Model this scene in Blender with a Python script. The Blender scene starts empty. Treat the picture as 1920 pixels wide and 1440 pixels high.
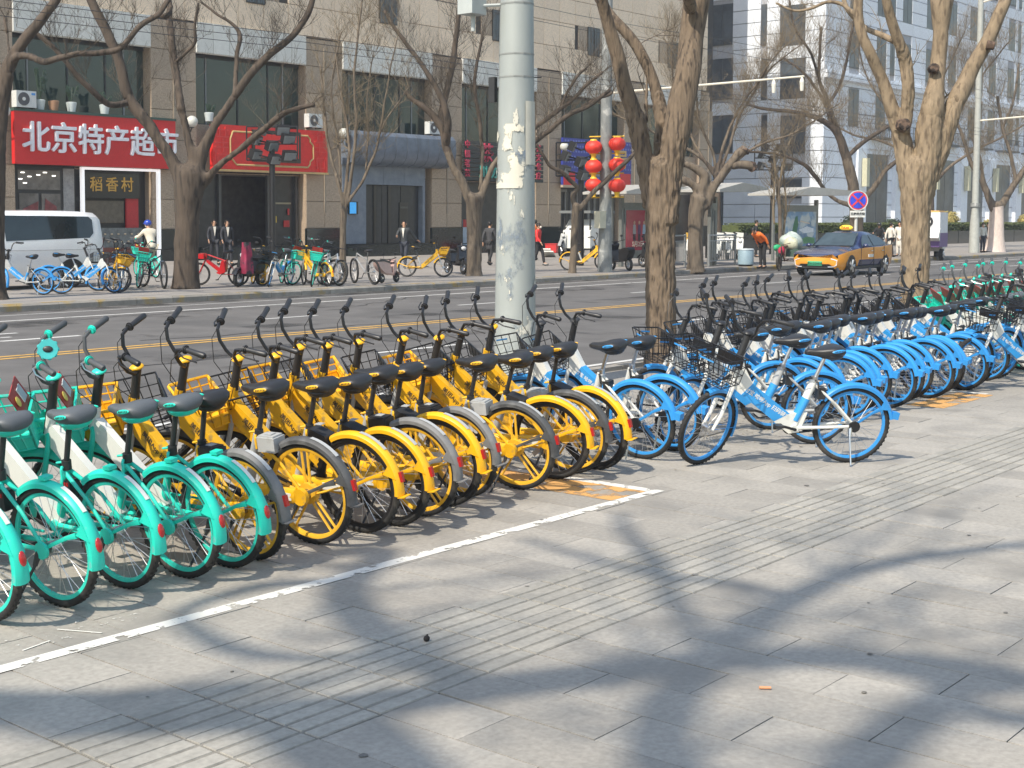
import bpy, bmesh, math, random
from mathutils import Vector, Matrix, noise
random.seed(7)
R_ = math.radians
scn = bpy.context.scene
COL = scn.collection
# ---------------------------------------------------------------- camera
H = 1.86
F_, CX, CY = 2580.0, 760.0, 590.0
ANG = math.atan((3093.0 - CX) / F_)
PIT = math.atan((CY - 413.0) / F_)
cam = bpy.data.cameras.new("camera")
cam.sensor_width = 36; cam.lens = 36 * F_ / 1920
cam.shift_x = (960 - CX) / 1920; cam.shift_y = (CY - 720) / 1920
cam.clip_start = 0.05; cam.clip_end = 900
camo = bpy.data.objects.new("camera", cam); COL.objects.link(camo)
camo.location = (0, 0, H)
camo.rotation_euler = (math.pi / 2 - PIT, 0, ANG - math.pi / 2)
scn.camera = camo
fh = Vector((math.cos(ANG), math.sin(ANG), 0)); rt = Vector((math.sin(ANG), -math.cos(ANG), 0)); zz = Vector((0, 0, 1))
fw = fh * math.cos(PIT) - zz * math.sin(PIT); upv = zz * math.cos(PIT) + fh * math.sin(PIT)
EYE = Vector((0, 0, H))
def _ray(x, y): return fw * F_ + rt * (x - CX) - upv * (y - CY)
def gp(x, y, z=0.0):                       # survey of the photo: point on a level plane
    r = _ray(x, y); return EYE + r * ((z - H) / r.z)
def onY(x, y, Y):
    r = _ray(x, y); return EYE + r * (Y / r.y)
def onX(x, y, X):
    r = _ray(x, y); return EYE + r * (X / r.x)
def atD(x, y, base, dd=0.0):               # point at the depth of a standing thing
    r = _ray(x, y); D = Vector((base[0], base[1], 0)).dot(fh) + dd
    return EYE + r * (D / r.dot(fh))
def pxm(base): return F_ / Vector((base[0], base[1], 0)).dot(fh)
# ---------------------------------------------------------------- light
SUN_EL, SKY, SUNS, EXPO = 48, 0.14, 4.1, 0.47
w = bpy.data.worlds.new("World"); scn.world = w; w.use_nodes = True
nt = w.node_tree; nt.nodes.clear()
sk = nt.nodes.new('ShaderNodeTexSky'); sk.sky_type = 'NISHITA'; sk.sun_disc = False
sk.sun_elevation = R_(SUN_EL); sk.sun_rotation = R_(-90); sk.air_density = 1.5; sk.dust_density = 1.2
bg = nt.nodes.new('ShaderNodeBackground'); bg.inputs[1].default_value = SKY
ou = nt.nodes.new('ShaderNodeOutputWorld'); nt.links.new(sk.outputs[0], bg.inputs[0]); nt.links.new(bg.outputs[0], ou.inputs[0])
sl = bpy.data.lights.new("sun", 'SUN'); sl.energy = SUNS; sl.angle = R_(0.55); sl.color = (1, .915, .78)
so = bpy.data.objects.new("sun", sl); COL.objects.link(so)
ldir = Vector((math.cos(R_(SUN_EL)), 0.035, -math.sin(R_(SUN_EL))))
so.rotation_euler = ldir.to_track_quat('-Z', 'Y').to_euler(); so.location = (-30, 10, 40)
scn.view_settings.view_transform = 'Standard'; scn.view_settings.look = 'None'
scn.view_settings.exposure = EXPO; scn.view_settings.gamma = 1; scn.view_settings.use_curve_mapping = False
scn.render.engine = 'CYCLES'
scn.cycles.max_bounces = 6; scn.cycles.transparent_max_bounces = 12; scn.cycles.diffuse_bounces = 3
# ---------------------------------------------------------------- materials
_M = {}
def mat(name, col, rough=.55, metal=0., var=.12, scale=6., bump=0., bscale=None, rnd=0., alpha=1., spec=.5, stretch=None, col2=None, thr=None, emit=0., coat=0., trans=0.):
    """procedural principled: noise-varied colour, optional second colour in patches, per-object tone, bump"""
    if name in _M: return _M[name]
    m = bpy.data.materials.new(name); m.use_nodes = True; t = m.node_tree; n = t.nodes; L = t.links
    b = n['Principled BSDF']; b.inputs['Roughness'].default_value = rough; b.inputs['Metallic'].default_value = metal
    b.inputs['Specular IOR Level'].default_value = spec; b.inputs['Coat Weight'].default_value = coat
    b.inputs['Coat Roughness'].default_value = .12
    if trans: b.inputs['Transmission Weight'].default_value = trans
    tc = n.new('ShaderNodeTexCoord'); mp = n.new('ShaderNodeMapping'); L.new(tc.outputs['Object'], mp.inputs[0])
    if stretch: mp.inputs['Scale'].default_value = stretch
    ns = n.new('ShaderNodeTexNoise'); ns.inputs['Scale'].default_value = scale; ns.inputs['Detail'].default_value = 6; ns.inputs['Roughness'].default_value = .6
    L.new(mp.outputs[0], ns.inputs['Vector'])
    hs = n.new('ShaderNodeHueSaturation'); hs.inputs['Color'].default_value = (*col, 1)
    mr = n.new('ShaderNodeMapRange'); mr.inputs[1].default_value = .25; mr.inputs[2].default_value = .75
    mr.inputs[3].default_value = 1 - var; mr.inputs[4].default_value = 1 + var; L.new(ns.outputs['Fac'], mr.inputs[0])
    val = mr.outputs[0]
    if rnd:
        oi = n.new('ShaderNodeObjectInfo'); m2 = n.new('ShaderNodeMapRange'); m2.inputs[3].default_value = 1 - rnd; m2.inputs[4].default_value = 1 + rnd
        L.new(oi.outputs['Random'], m2.inputs[0]); mu = n.new('ShaderNodeMath'); mu.operation = 'MULTIPLY'
        L.new(val, mu.inputs[0]); L.new(m2.outputs[0], mu.inputs[1]); val = mu.outputs[0]
    L.new(val, hs.inputs['Value']); cout = hs.outputs[0]
    if col2:
        n2 = n.new('ShaderNodeTexNoise'); n2.inputs['Scale'].default_value = thr[1]; n2.inputs['Detail'].default_value = 8
        L.new(mp.outputs[0], n2.inputs['Vector'])
        r2 = n.new('ShaderNodeMapRange'); r2.inputs[1].default_value = thr[0]; r2.inputs[2].default_value = thr[0] + thr[2]
        L.new(n2.outputs['Fac'], r2.inputs[0]); mx = n.new('ShaderNodeMix'); mx.data_type = 'RGBA'
        L.new(r2.outputs[0], mx.inputs[0]); L.new(cout, mx.inputs[6]); mx.inputs[7].default_value = (*col2, 1); cout = mx.outputs[2]
    L.new(cout, b.inputs['Base Color'])
    if bump:
        nb = n.new('ShaderNodeTexNoise'); nb.inputs['Scale'].default_value = bscale or scale * 4; nb.inputs['Detail'].default_value = 5
        L.new(mp.outputs[0], nb.inputs['Vector']); bp = n.new('ShaderNodeBump'); bp.inputs['Strength'].default_value = min(1, bump * 20); bp.inputs['Distance'].default_value = bump
        L.new(nb.outputs['Fac'], bp.inputs['Height']); L.new(bp.outputs[0], b.inputs['Normal'])
    if alpha < 1: b.inputs['Alpha'].default_value = alpha
    if emit: b.inputs['Emission Color'].default_value = (*col, 1); b.inputs['Emission Strength'].default_value = emit
    _M[name] = m; return m
def worn(name, col, thr, scale, soft=.03, stretch=None, rough=.7, var=.1):
    """paint worn away in patches (alpha from noise)"""
    m = mat(name, col, rough, var=var, scale=3); t = m.node_tree; n = t.nodes; L = t.links; b = n['Principled BSDF']
    tc = n.new('ShaderNodeTexCoord'); mp = n.new('ShaderNodeMapping'); L.new(tc.outputs['Object'], mp.inputs[0])
    if stretch: mp.inputs['Scale'].default_value = stretch
    ns = n.new('ShaderNodeTexNoise'); ns.inputs['Scale'].default_value = scale; ns.inputs['Detail'].default_value = 9; ns.inputs['Roughness'].default_value = .65
    L.new(mp.outputs[0], ns.inputs['Vector']); r = n.new('ShaderNodeMapRange'); r.inputs[1].default_value = thr; r.inputs[2].default_value = thr + soft
    L.new(ns.outputs['Fac'], r.inputs[0]); L.new(r.outputs[0], b.inputs['Alpha']); return m
# ---------------------------------------------------------------- geometry helpers
class MB:
    def __init__(s): s.v = []; s.f = []; s.m = []
    def add(s, vs, fs, mi=0):
        o = len(s.v); s.v += [tuple(v) for v in vs]; s.f += [tuple(i + o for i in f) for f in fs]; s.m += [mi] * len(fs); return s
    def box(s, c, d, mi=0, rot=None, bottom=True):
        x, y, z = [k / 2 for k in d]
        vs = [Vector(p) for p in ((-x,-y,-z),(x,-y,-z),(x,y,-z),(-x,y,-z),(-x,-y,z),(x,-y,z),(x,y,z),(-x,y,z))]
        if rot is not None: vs = [rot @ v for v in vs]
        c = Vector(c); fs = [(4,5,6,7),(0,1,5,4),(1,2,6,5),(2,3,7,6),(3,0,4,7)]
        if bottom: fs.append((3,2,1,0))
        return s.add([v + c for v in vs], fs, mi)
    def bx(s, x0, x1, y0, y1, z0, z1, mi=0):
        return s.box(((x0+x1)/2, (y0+y1)/2, (z0+z1)/2), (x1-x0, y1-y0, z1-z0), mi)
    def tube(s, pts, r, n=8, mi=0, cap=True, sq=None, jit=None):
        pts = [Vector(p) for p in pts]; k = len(pts)
        rs = r if isinstance(r, (list, tuple)) else [r] * k
        T = [(pts[min(i+1, k-1)] - pts[max(i-1, 0)]).normalized() for i in range(k)]
        a = Vector((0, 0, 1)) if abs(T[0].z) < .9 else Vector((1, 0, 0))
        u = T[0].cross(a).normalized(); vs = []
        for i in range(k):
            u = (u - T[i] * u.dot(T[i]))
            u = u.normalized() if u.length > 1e-6 else T[i].orthogonal().normalized()
            w_ = T[i].cross(u)
            for j in range(n):
                t = 2 * math.pi * j / n; rr = rs[i]
                if jit: rr *= jit(pts[i], t, i)
                a_, b_ = (1, 1) if sq is None else sq
                vs.append(pts[i] + u * (rr * a_ * math.cos(t)) + w_ * (rr * b_ * math.sin(t)))
        fs = [(i*n+j, i*n+(j+1) % n, (i+1)*n+(j+1) % n, (i+1)*n+j) for i in range(k-1) for j in range(n)]
        if cap: fs += [tuple(range(n))[::-1], tuple(range((k-1)*n, k*n))]
        return s.add(vs, fs, mi)
    def ell(s, c, r, nu=12, nv=8, mi=0, rot=None):
        vs = []; c = Vector(c)
        for i in range(nv + 1):
            p = math.pi * i / nv
            for j in range(nu):
                t = 2 * math.pi * j / nu
                v = Vector((r[0]*math.sin(p)*math.cos(t), r[1]*math.sin(p)*math.sin(t), r[2]*math.cos(p)))
                vs.append(c + (rot @ v if rot is not None else v))
        fs = [(i*nu+j, (i+1)*nu+j, (i+1)*nu+(j+1) % nu, i*nu+(j+1) % nu) for i in range(nv) for j in range(nu)]
        return s.add(vs, fs, mi)
    def ringx(s, c, R, prof, n=40, mi=0):      # revolve profile [(dx, dr)] round the X axis at c
        k = len(prof); vs = []
        for i in range(n):
            t = 2*math.pi*i/n
            for dx, dr in prof: vs.append((c[0]+dx, c[1]+(R+dr)*math.cos(t), c[2]+(R+dr)*math.sin(t)))
        fs = [(i*k+j, i*k+(j+1) % k, ((i+1) % n)*k+(j+1) % k, ((i+1) % n)*k+j) for i in range(n) for j in range(k)]
        return s.add(vs, fs, mi)
    def arcx(s, c, R, prof, a0, a1, n=20, mi=0):  # open sweep round X from a0 to a1 (deg, from +Y up); prof(t)->[(dx,dr)]
        vs = []; k = None
        for i in range(n+1):
            u = i/n; t = R_(a0+(a1-a0)*u); pr = prof(u); k = len(pr)
            for dx, dr in pr: vs.append((c[0]+dx, c[1]+(R+dr)*math.cos(t), c[2]+(R+dr)*math.sin(t)))
        fs = [(i*k+j, i*k+(j+1) % k, (i+1)*k+(j+1) % k, (i+1)*k+j) for i in range(n) for j in range(k)]
        fs += [tuple(range(k)), tuple(range(n*k, (n+1)*k))[::-1]]
        return s.add(vs, fs, mi)
    def prism(s, poly, axis, a, b, mi=0):      # poly of 2D points; axis 0: (y,z) along x, 1: (x,z) along y, 2: (x,y) along z
        def P(p, q): return (q, p[0], p[1]) if axis == 0 else ((p[0], q, p[1]) if axis == 1 else (p[0], p[1], q))
        k = len(poly); vs = [P(p, a) for p in poly] + [P(p, b) for p in poly]
        fs = [tuple(range(k)), tuple(range(k, 2*k))[::-1]] + [(i, (i+1) % k, k+(i+1) % k, k+i) for i in range(k)]
        return s.add(vs, fs, mi)
    def mesh(s, name, mats, smooth=False, fix=True):
        me = bpy.data.meshes.new(name); me.from_pydata(s.v, [], s.f)
        for m in (mats if isinstance(mats, (list, tuple)) else [mats]): me.materials.append(m)
        me.polygons.foreach_set('material_index', s.m)
        if fix and len(s.f) < 60000:
            bm = bmesh.new(); bm.from_mesh(me); bmesh.ops.recalc_face_normals(bm, faces=bm.faces); bm.to_mesh(me); bm.free()
        if smooth:
            me.polygons.foreach_set('use_smooth', [True]*len(me.polygons))
            if smooth != 'full':
                try: me.set_sharp_from_angle(angle=R_(40))
                except Exception: pass
        me.update(); return me
    def build(s, name, mats, parent=None, smooth=False, fix=True, **k):
        return link(name, s.mesh(name, mats, smooth, fix), parent, **k)
def link(name, me, parent=None, mtx=None, kind=None, label=None):
    o = bpy.data.objects.new(name, me); COL.objects.link(o)
    if parent is not None: o.parent = parent
    if mtx is not None: o.matrix_local = mtx
    if kind: o['kind'] = kind
    if label: o['label'] = label
    return o
def tag(o, label, cat, group=None):
    o['label'] = label; o['category'] = cat
    if group: o['group'] = group
    return o
def thing(name, label, cat, loc=(0,0,0), rotz=0., group=None):
    o = bpy.data.objects.new(name, None); o.empty_display_size = .1; COL.objects.link(o); o.location = loc; o.rotation_euler = (0, 0, rotz)
    return tag(o, label, cat, group)
def struct(name, mb, m, parent=None, smooth=False): return mb.build(name, m, parent, smooth, kind='structure')
def text_mesh(body, size=1., depth=0.01, m=None, bold=0., sx=1.):
    c = bpy.data.curves.new('lettering', 'FONT'); c.body = body; c.size = size; c.extrude = depth; c.offset = bold
    c.align_x = 'CENTER'; c.align_y = 'CENTER'; c.resolution_u = 2
    o = bpy.data.objects.new('lettering', c); COL.objects.link(o)
    me = bpy.data.meshes.new_from_object(o.evaluated_get(bpy.context.evaluated_depsgraph_get()))
    bpy.data.objects.remove(o); me.materials.clear(); me.materials.append(m)
    if sx != 1.:
        for v in me.vertices: v.co.x *= sx
    return me
FACE_MY = Matrix(((1,0,0,0),(0,0,-1,0),(0,1,0,0),(0,0,0,1)))     # text plane turned to look towards -Y
# ---------------------------------------------------------------- shared materials
slabm = mat('paving_stone', (.35,.325,.285), .8, var=.2, scale=34, bump=.0014, bscale=60, rnd=.12, col2=(.225,.212,.19), thr=(.48,1.9,.30))
# world-space staining so the pattern runs across slabs
def worldspace(m):
    for n in m.node_tree.nodes:
        if n.type == 'TEX_COORD':
            g = m.node_tree.nodes.new('ShaderNodeNewGeometry')
            for l in list(m.node_tree.links):
                if l.from_node == n: m.node_tree.links.new(g.outputs['Position'], l.to_socket)
worldspace(slabm)
tactm = mat('tactile_stone', (.345,.325,.285), .8, var=.2, scale=30, bump=.0012, bscale=70, rnd=.12, col2=(.24,.23,.205), thr=(.50,2.4,.28)); worldspace(tactm)
mortar = mat('mortar', (.10,.095,.085), .95, var=.3, scale=9, bump=.002)
asph = mat('asphalt', (.125,.118,.112), .88, var=.24, scale=1.2, bump=.003, bscale=90, col2=(.08,.077,.075), thr=(.55,.35,.2)); worldspace(asph)
farpave = mat('far_pavement_stone', (.29,.265,.24), .85, var=.15, scale=.8, bump=.002, bscale=8, col2=(.25,.235,.215), thr=(.55,.5,.2)); worldspace(farpave)
kerbm = mat('kerb_stone_face', (.27,.25,.22), .85, var=.25, scale=4, bump=.003, rnd=.12, col2=(.36,.25,.08), thr=(.56,2.2,.12)); worldspace(kerbm)
whitep = worn('worn_white_paint', (.72,.70,.64), .40, 9, .04)
roadp = worn('road_white_paint', (.62,.61,.58), .30, 4, .12)
yelp = worn('road_yellow_paint', (.62,.36,.08), .30, 5, .15)
orgp = worn('worn_orange_paint', (.66,.36,.12), .42, 3.5, .08)
rub = mat('tyre_rubber', (.02,.02,.02), .8, var=.3, scale=20, bump=.001, bscale=120, col2=(.07,.062,.052), thr=(.55,7,.15))
blk = mat('black_plastic', (.028,.028,.03), .42, var=.15)
blkm = mat('black_metal', (.02,.02,.022), .35, var=.1, metal=.2)
grip_g = mat('grey_grip', (.07,.075,.08), .6, bump=.0006, bscale=300)
chrome = mat('bright_steel', (.62,.62,.62), .28, metal=1.)
spk = mat('spoke_steel', (.6,.6,.6), .35, metal=.85)
teal = mat('teal_paint', (.02,.62,.48), .42, var=.12, scale=5, coat=.15, col2=(.12,.48,.42), thr=(.62,14,.1), rnd=.05)
teald = mat('teal_rim', (.03,.56,.45), .4, var=.15, scale=12)
yel = mat('yellow_paint', (.84,.45,.012), .42, var=.14, coat=.12, scale=4, col2=(.52,.31,.07), thr=(.60,11,.08), rnd=.07)
yelf = mat('yellow_frame_paint', (.78,.42,.012), .45, var=.18, scale=5, col2=(.40,.24,.06), thr=(.58,12,.08), rnd=.08)
yelr = mat('yellow_rim', (.78,.43,.03), .45, var=.2, scale=9, col2=(.42,.27,.09), thr=(.62,6,.1))
blu = mat('blue_paint', (.035,.30,.68), .36, var=.08, coat=.3)
blul = mat('light_blue_paint', (.035,.275,.66), .42, var=.14, scale=5, coat=.1, col2=(.13,.33,.55), thr=(.60,12,.1), rnd=.08)
whi = mat('white_paint', (.72,.72,.68), .4, var=.08, coat=.2, col2=(.45,.43,.38), thr=(.66,7,.08))
gryp = mat('grey_plastic', (.42,.43,.43), .5, var=.12, col2=(.25,.24,.22), thr=(.6,7,.1))
dgry = mat('faded_dark_fender', (.075,.077,.08), .6, var=.4, scale=7, col2=(.2,.2,.2), thr=(.55,6,.2))
fgry = mat('faded_grey_fender', (.19,.19,.19), .65, var=.3, scale=7)
redl = mat('red_lens', (.45,.02,.02), .25, coat=.5)
steelg = mat('grey_saddle_leather', (.10,.11,.12), .5, bump=.0006, bscale=160)
# ================================================================= ground
KY, FY = 24.85, 46.4                                       # far kerb line, facade line
def plane(name, x0, x1, y0, y1, z, m, parent=None, kind='structure'):
    return MB().add([(x0,y0,z),(x1,y0,z),(x1,y1,z),(x0,y1,z)], [(0,1,2,3)]).build(name, m, parent, kind=kind)
ground = plane('ground', -90, 340, -90, 135, -.16, mortar)
road = plane('road', -60, 335, 9.62, KY+.05, 0.0, asph)
pav = plane('pavement', -60, 335, -60, 9.45, -.012, mortar)
# paving slabs: 0.3265 m wide courses running away from the kerb, staggered by half a slab
SW, SL = .3265, .735
smesh = []
for k in range(6):
    b = MB(); j = lambda: random.uniform(-.0008, .0008)
    b.box((0, 0, -.02), (SW-.0035, SL-.0035, .04), bottom=False); b.v = [(x+j(), y+j(), z+j()*.9) for x, y, z in b.v]
    smesh.append(b.mesh('paving_slab', slabm, fix=False))
tmesh = []
tdirt = mat('tactile_groove_dirt', (.235,.22,.19), .95, var=.35, scale=15); worldspace(tdirt)
for k in range(3):
    b = MB(); b.box((0, 0, -.0220), (SW-.003, .347, .04), bottom=False, mi=1)
    for i in range(4):
        yy = -.131+i*.0905
        b.box((0, yy, -.0008), (SW-.015, .074, .0062), bottom=False); b.v[-4:] = [(x*.992, y+(yy-y)*.06, z) for x, y, z in b.v[-4:]]
    tmesh.append(b.mesh('tactile_tile', [tactm, tdirt], fix=False))
slabs = []; tiles = []
for i in range(-8, 190):
    x = 3.7 + (i-.5)*SW; 
    for jn in range(-14, 13):
        y0 = 2.363 + (jn + (0 if i % 2 else .5))*SL
        segs = [(y0, y0+SL)]
        for a, c in segs:
            if c > 9.45: c = 9.45
            parts_ = [(a, min(c, 3.47)), (max(a, 4.17), c)]
            for p, q in parts_:
                if q-p > .012: slabs.append((x, (p+q)/2, q-p))
    for yc in (3.47+.175, 3.47+.525): tiles.append((x, yc))
def seen(x, y, m=.5):
    v = Vector((x, y, 0)); D = v.dot(fh); L = v.dot(rt)
    return D > .6 and (-CX/F_)*D-m < L < ((1920-CX)/F_)*D+m and D > 3.9
slabs = [s for s in slabs if seen(s[0], s[1])]; tiles = [s for s in tiles if seen(*s)]
slabs.sort(key=lambda s: s[0]**2+s[1]**2); tiles.sort(key=lambda s: s[0]**2+s[1]**2)
rg = random.Random(3)
for x, y, L in slabs[:300]:
    o = link('paving_slab', rg.choice(smesh), pav); o.location = (x, y, rg.uniform(-.0012, .0008)); o.scale = (rg.choice((1, 1, 1, .985, .972)), (L-.0035)/(SL-.0035)*rg.choice((1, 1, .994)), 1)
    o.rotation_euler = (rg.uniform(-.0012, .0012), rg.uniform(-.002, .002), rg.uniform(-.0012, .0012))
b = MB()
for x, y, L in slabs[300:]:
    b.box((x, y, -.02+rg.uniform(-.001, .0008)), (SW-.0035, L-.0035, .04), bottom=False)
b.build('paving_slabs_beyond', slabm, pav, kind='stuff', fix=False)
for x, y in tiles[:290]:
    o = link('tactile_tile', rg.choice(tmesh), pav); o.location = (x, y, rg.uniform(-.0010, .0008)); o.rotation_euler = (0, rg.uniform(-.002, .002), rg.uniform(-.003, .003))
b = MB()
for x, y in tiles[290:]:
    b.box((x, y, -.022), (SW-.003, .347, .04), bottom=False, mi=1)
    for i in range(4): b.box((x, y-.131+i*.0905, .0), (SW-.0035, .077, .0055), bottom=False)
b.build('tactile_tiles_beyond', [tactm, tdirt], pav, kind='stuff', fix=False)
# bay marking: white outline with an orange patch at the corner
def sheet(name, x0, x1, y0, y1, z, m, parent):
    return plane(name, x0, x1, y0, y1, z, m, parent)
sheet('white_bay_line', -6, 8.14, 4.955, 5.04, .0032, whitep, pav)
sheet('white_bay_line', 8.04, 8.14, 5.045, 6.9, .0034, whitep, pav)
sheet('orange_bay_patch', 7.62, 8.04, 5.045, 7.6, .0030, orgp, pav)
sheet('white_bay_line', 15.0, 15.1, 5.2, 7.2, .0034, whitep, pav)
sheet('orange_bay_patch', 13.6, 15.0, 5.12, 5.5, .0030, orgp, pav)
sheet('orange_bay_patch', 9.3, 9.75, 6.3, 6.6, .0030, orgp, pav)
scr = worn('scratched_white_marks', (.62,.60,.55), .60, 22, .03)
sheet('scratched_white_marks', 2.7, 3.9, 5.13, 5.34, .0036, scr, pav)
for (x, y, l, a) in ((3.55,5.2,.22,-62),(3.30,5.16,.16,12)):
    q = Matrix.Rotation(R_(a), 3, 'Z'); MB().box((x, y, .004), (l, .009, .001), rot=q).build('scratched_white_marks', whitep, pav, kind='structure')
# stone kerb on the near side (behind the bicycles) and along the far side
b = MB(); b.box((0, 0, 0), (.985, .16, .12)); nk = b.mesh('kerb_stone', kerbm)
for i in range(52):
    o = link('kerb_stone', nk, pav); o.location = (2+i*1.0, 9.53, -.005+rg.uniform(-.004, .004))
b = MB(); b.prism([(-.14, -.2), (.15, -.2), (.15, .15), (-.10, .15), (-.14, .11)], 0, -.494, .494); fk = b.mesh('kerb_stone', kerbm)
fpav = plane('far_pavement', -60, 335, KY+.14, 120, .146, farpave)
for i in range(75):
    o = link('kerb_stone', fk, fpav); o.location = (12+i*1.0, KY, rg.uniform(-.004, .004)); o.rotation_euler = (rg.uniform(-.01,.01), 0, rg.uniform(-.004, .004))
sheet_k = MB().add([(10,KY-.095,.1515),(90,KY-.095,.1515),(90,KY+.03,.1515),(10,KY+.03,.1515)], [(0,1,2,3)]).build('worn_yellow_kerb_paint', worn('worn_kerb_yellow', (.50,.33,.10), .47, 1.6, .10), fpav, kind='structure')
MB().bx(87, 335, KY-.14, KY+.14, -.2, .15).build('far_kerb_beyond', kerbm, fpav, kind='structure')
# far pavement joints seen near the trees are drawn by slab-sized relief
# road markings
def rline(x0, x1, y, w_, m, name='road_line'): return sheet(name, x0, x1, y-w_/2, y+w_/2, .004, m, road)
rline(-20, 330, 16.33, .11, yelp, 'yellow_centre_line'); rline(-20, 330, 16.60, .11, yelp, 'yellow_centre_line')
rline(-20, 330, 22.45, .13, roadp); rline(-20, 330, 23.75, .07, roadp); rline(-20, 330, 10.0, .11, roadp)
for x in (-2, 4, 10.4, 17.2, 23.1, 30, 37, 44, 51, 58, 65, 72, 80): rline(x, x+(2.2 if x > 20 else 1.6), 19.33, .11, roadp)
rline(-4, 12.5, 19.95, .12, roadp); rline(-4, 12.0, 20.55, .12, roadp); rline(-4, 12.9, 18.75, .14, roadp)
for x in (14, 22, 30, 38, 46, 54, 62): rline(x, x+2, 13.2, .11, roadp)
stain = worn('road_stain', (.060,.057,.055), .50, .7, .25, (1, .35, 1), .7)
for y0_, y1_ in ((11.0, 11.7), (12.6, 13.4), (14.2, 15.2), (17.6, 18.3), (20.9, 22.1)): sheet('tyre_darkened_track', -10, 120, y0_, y1_, .003, stain, road)
gut = worn('gutter_grime', (.05,.047,.042), .42, 1.1, .25, (1, 1, 1), .8); sheet('gutter_grime', -10, 120, KY-.75, KY-.16, .0035, gut, road)
crk = mat('crack_sealant', (.035,.034,.034), .5)
for i, (xa, ya, dx, dy) in enumerate(((9, 13.8, 6, 1.2), (13, 17.2, 9, -.6), (20, 20.2, 5, 2.1), (26, 14, 7, .8), (33, 18, 8, 1.5), (12, 21.6, 7, .5))):
    b = MB(); pts = [(xa+dx*k/14, ya+dy*k/14+.12*math.sin(k*1.9+i)) for k in range(15)]
    for (x1_, y1_), (x2_, y2_) in zip(pts, pts[1:]): b.add([(x1_, y1_-.02, .0045), (x2_, y2_-.02, .0045), (x2_, y2_+.02, .0045), (x1_, y1_+.02, .0045)], [(0,1,2,3)])
    b.build('sealed_crack', crk, road, kind='structure')
for x_, y_ in ((18.5, 14.6), (31.0, 21.2), (46.0, 13.6)):
    b = MB(); b.tube([(x_, y_, -.02), (x_, y_, .006)], .34, 24); b.tube([(x_, y_, .006), (x_, y_, .009)], .29, 20); tag(b.build('manhole_cover', mat('cast_iron', (.06,.057,.055), .6, bump=.004, bscale=40)), 'round cast iron manhole cover set in the road %s' % {18.5: 'behind the yellow bicycles', 31.0: 'near the far kerb', 46.0: 'beyond the blue row'}[x_], 'manhole cover', 'manhole covers in the road')
# soil and litter square round the near tree
soil = mat('dry_soil', (.12,.10,.08), .95, var=.4, scale=20, bump=.01, bscale=60)
b = MB()
for i in range(9):
    for k in range(5): b.box((9.35+i*.17+rg.uniform(-.02,.02), 6.05+k*.17+rg.uniform(-.02,.02), .004), (.15, .15, .012), bottom=False, rot=Matrix.Rotation(rg.uniform(-.05,.05), 3, 'X'))
gb = b.build('broken_paving_bricks', mat('broken_brick', (.20,.19,.175), .9, var=.35, scale=12, bump=.004), pav, kind='stuff')
b = MB()
for i in range(900):
    u = rg.random(); x = 9.4+rg.gauss(.9, .9); y = 5.9+rg.gauss(.5, .5)
    if y < 5.2 or y > 9: continue
    a = rg.uniform(0, 6.3); s = rg.uniform(.004, .014); b.add([(x+s*math.cos(a+t), y+s*math.sin(a+t)*.7, .006+s*.3*(k % 2)) for k, t in enumerate((0, 1.7, 3.1, 4.6))], [(0,1,2,3)])
tag(b.build('leaf_litter', mat('litter', (.30,.26,.19), .9, var=.4, scale=40), kind='stuff'), 'dry leaf crumbs scattered on the paving beside the blue bicycles', 'litter')
b = MB()
for i in range(45):
    x = rg.uniform(2.2, 14); y = rg.uniform(.8, 5.6)
    if not seen(x, y): continue
    s = rg.choice((.004, .006, .009, .014, .02)); n = 7; b.add([(x+s*rg.uniform(.6, 1.1)*math.cos(6.283*k/n), y+s*rg.uniform(.6, 1.1)*math.sin(6.283*k/n), .0042) for k in range(n)], [tuple(range(n))])
b.build('trodden_spots', mat('trodden_gum', (.17,.16,.145), .9, var=.4, scale=4), pav, kind='stuff')
p = gp(800, 1203); b = MB(); b.ell((0, 0, .014), (.016, .014, .014), 10, 8); b.tube([(0,0,.02),(.006,0,.032)], .004, 5)
o = tag(b.build('seed_pod', mat('dark_pod', (.02,.016,.014), .8)), 'small dark round pod lying on the ribbed tactile paving', 'seed pod'); o.location = (p.x, p.y, 0)
p = gp(1434, 1293); b = MB(); b.tube([(-.022, 0, .007), (.01, 0, .007)], .006, 8); b.tube([(.01, 0, .007), (.024, 0, .007)], .0055, 8)
o = tag(b.build('cigarette_butt', mat('butt', (.62,.28,.14), .7)), 'orange cigarette butt lying alone on the sunlit slabs', 'cigarette butt'); o.location = (p.x, p.y, .001); o.rotation_euler = (0, 0, R_(-52))
for x, y, s, lab in ((1620, 1300, .014, 'dark speck of grit right of the cigarette butt'), (435, 1260, .009, 'small dark speck of grit left of the ribbed paving')):
    p = gp(x, y); b = MB(); b.ell((0, 0, s*.3), (s, s*.7, s*.3), 8, 5)
    o = tag(b.build('grit', mat('grit_grey', (.16,.15,.13), .9)), lab, 'grit', 'specks of grit on the slabs'); o.location = p
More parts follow.
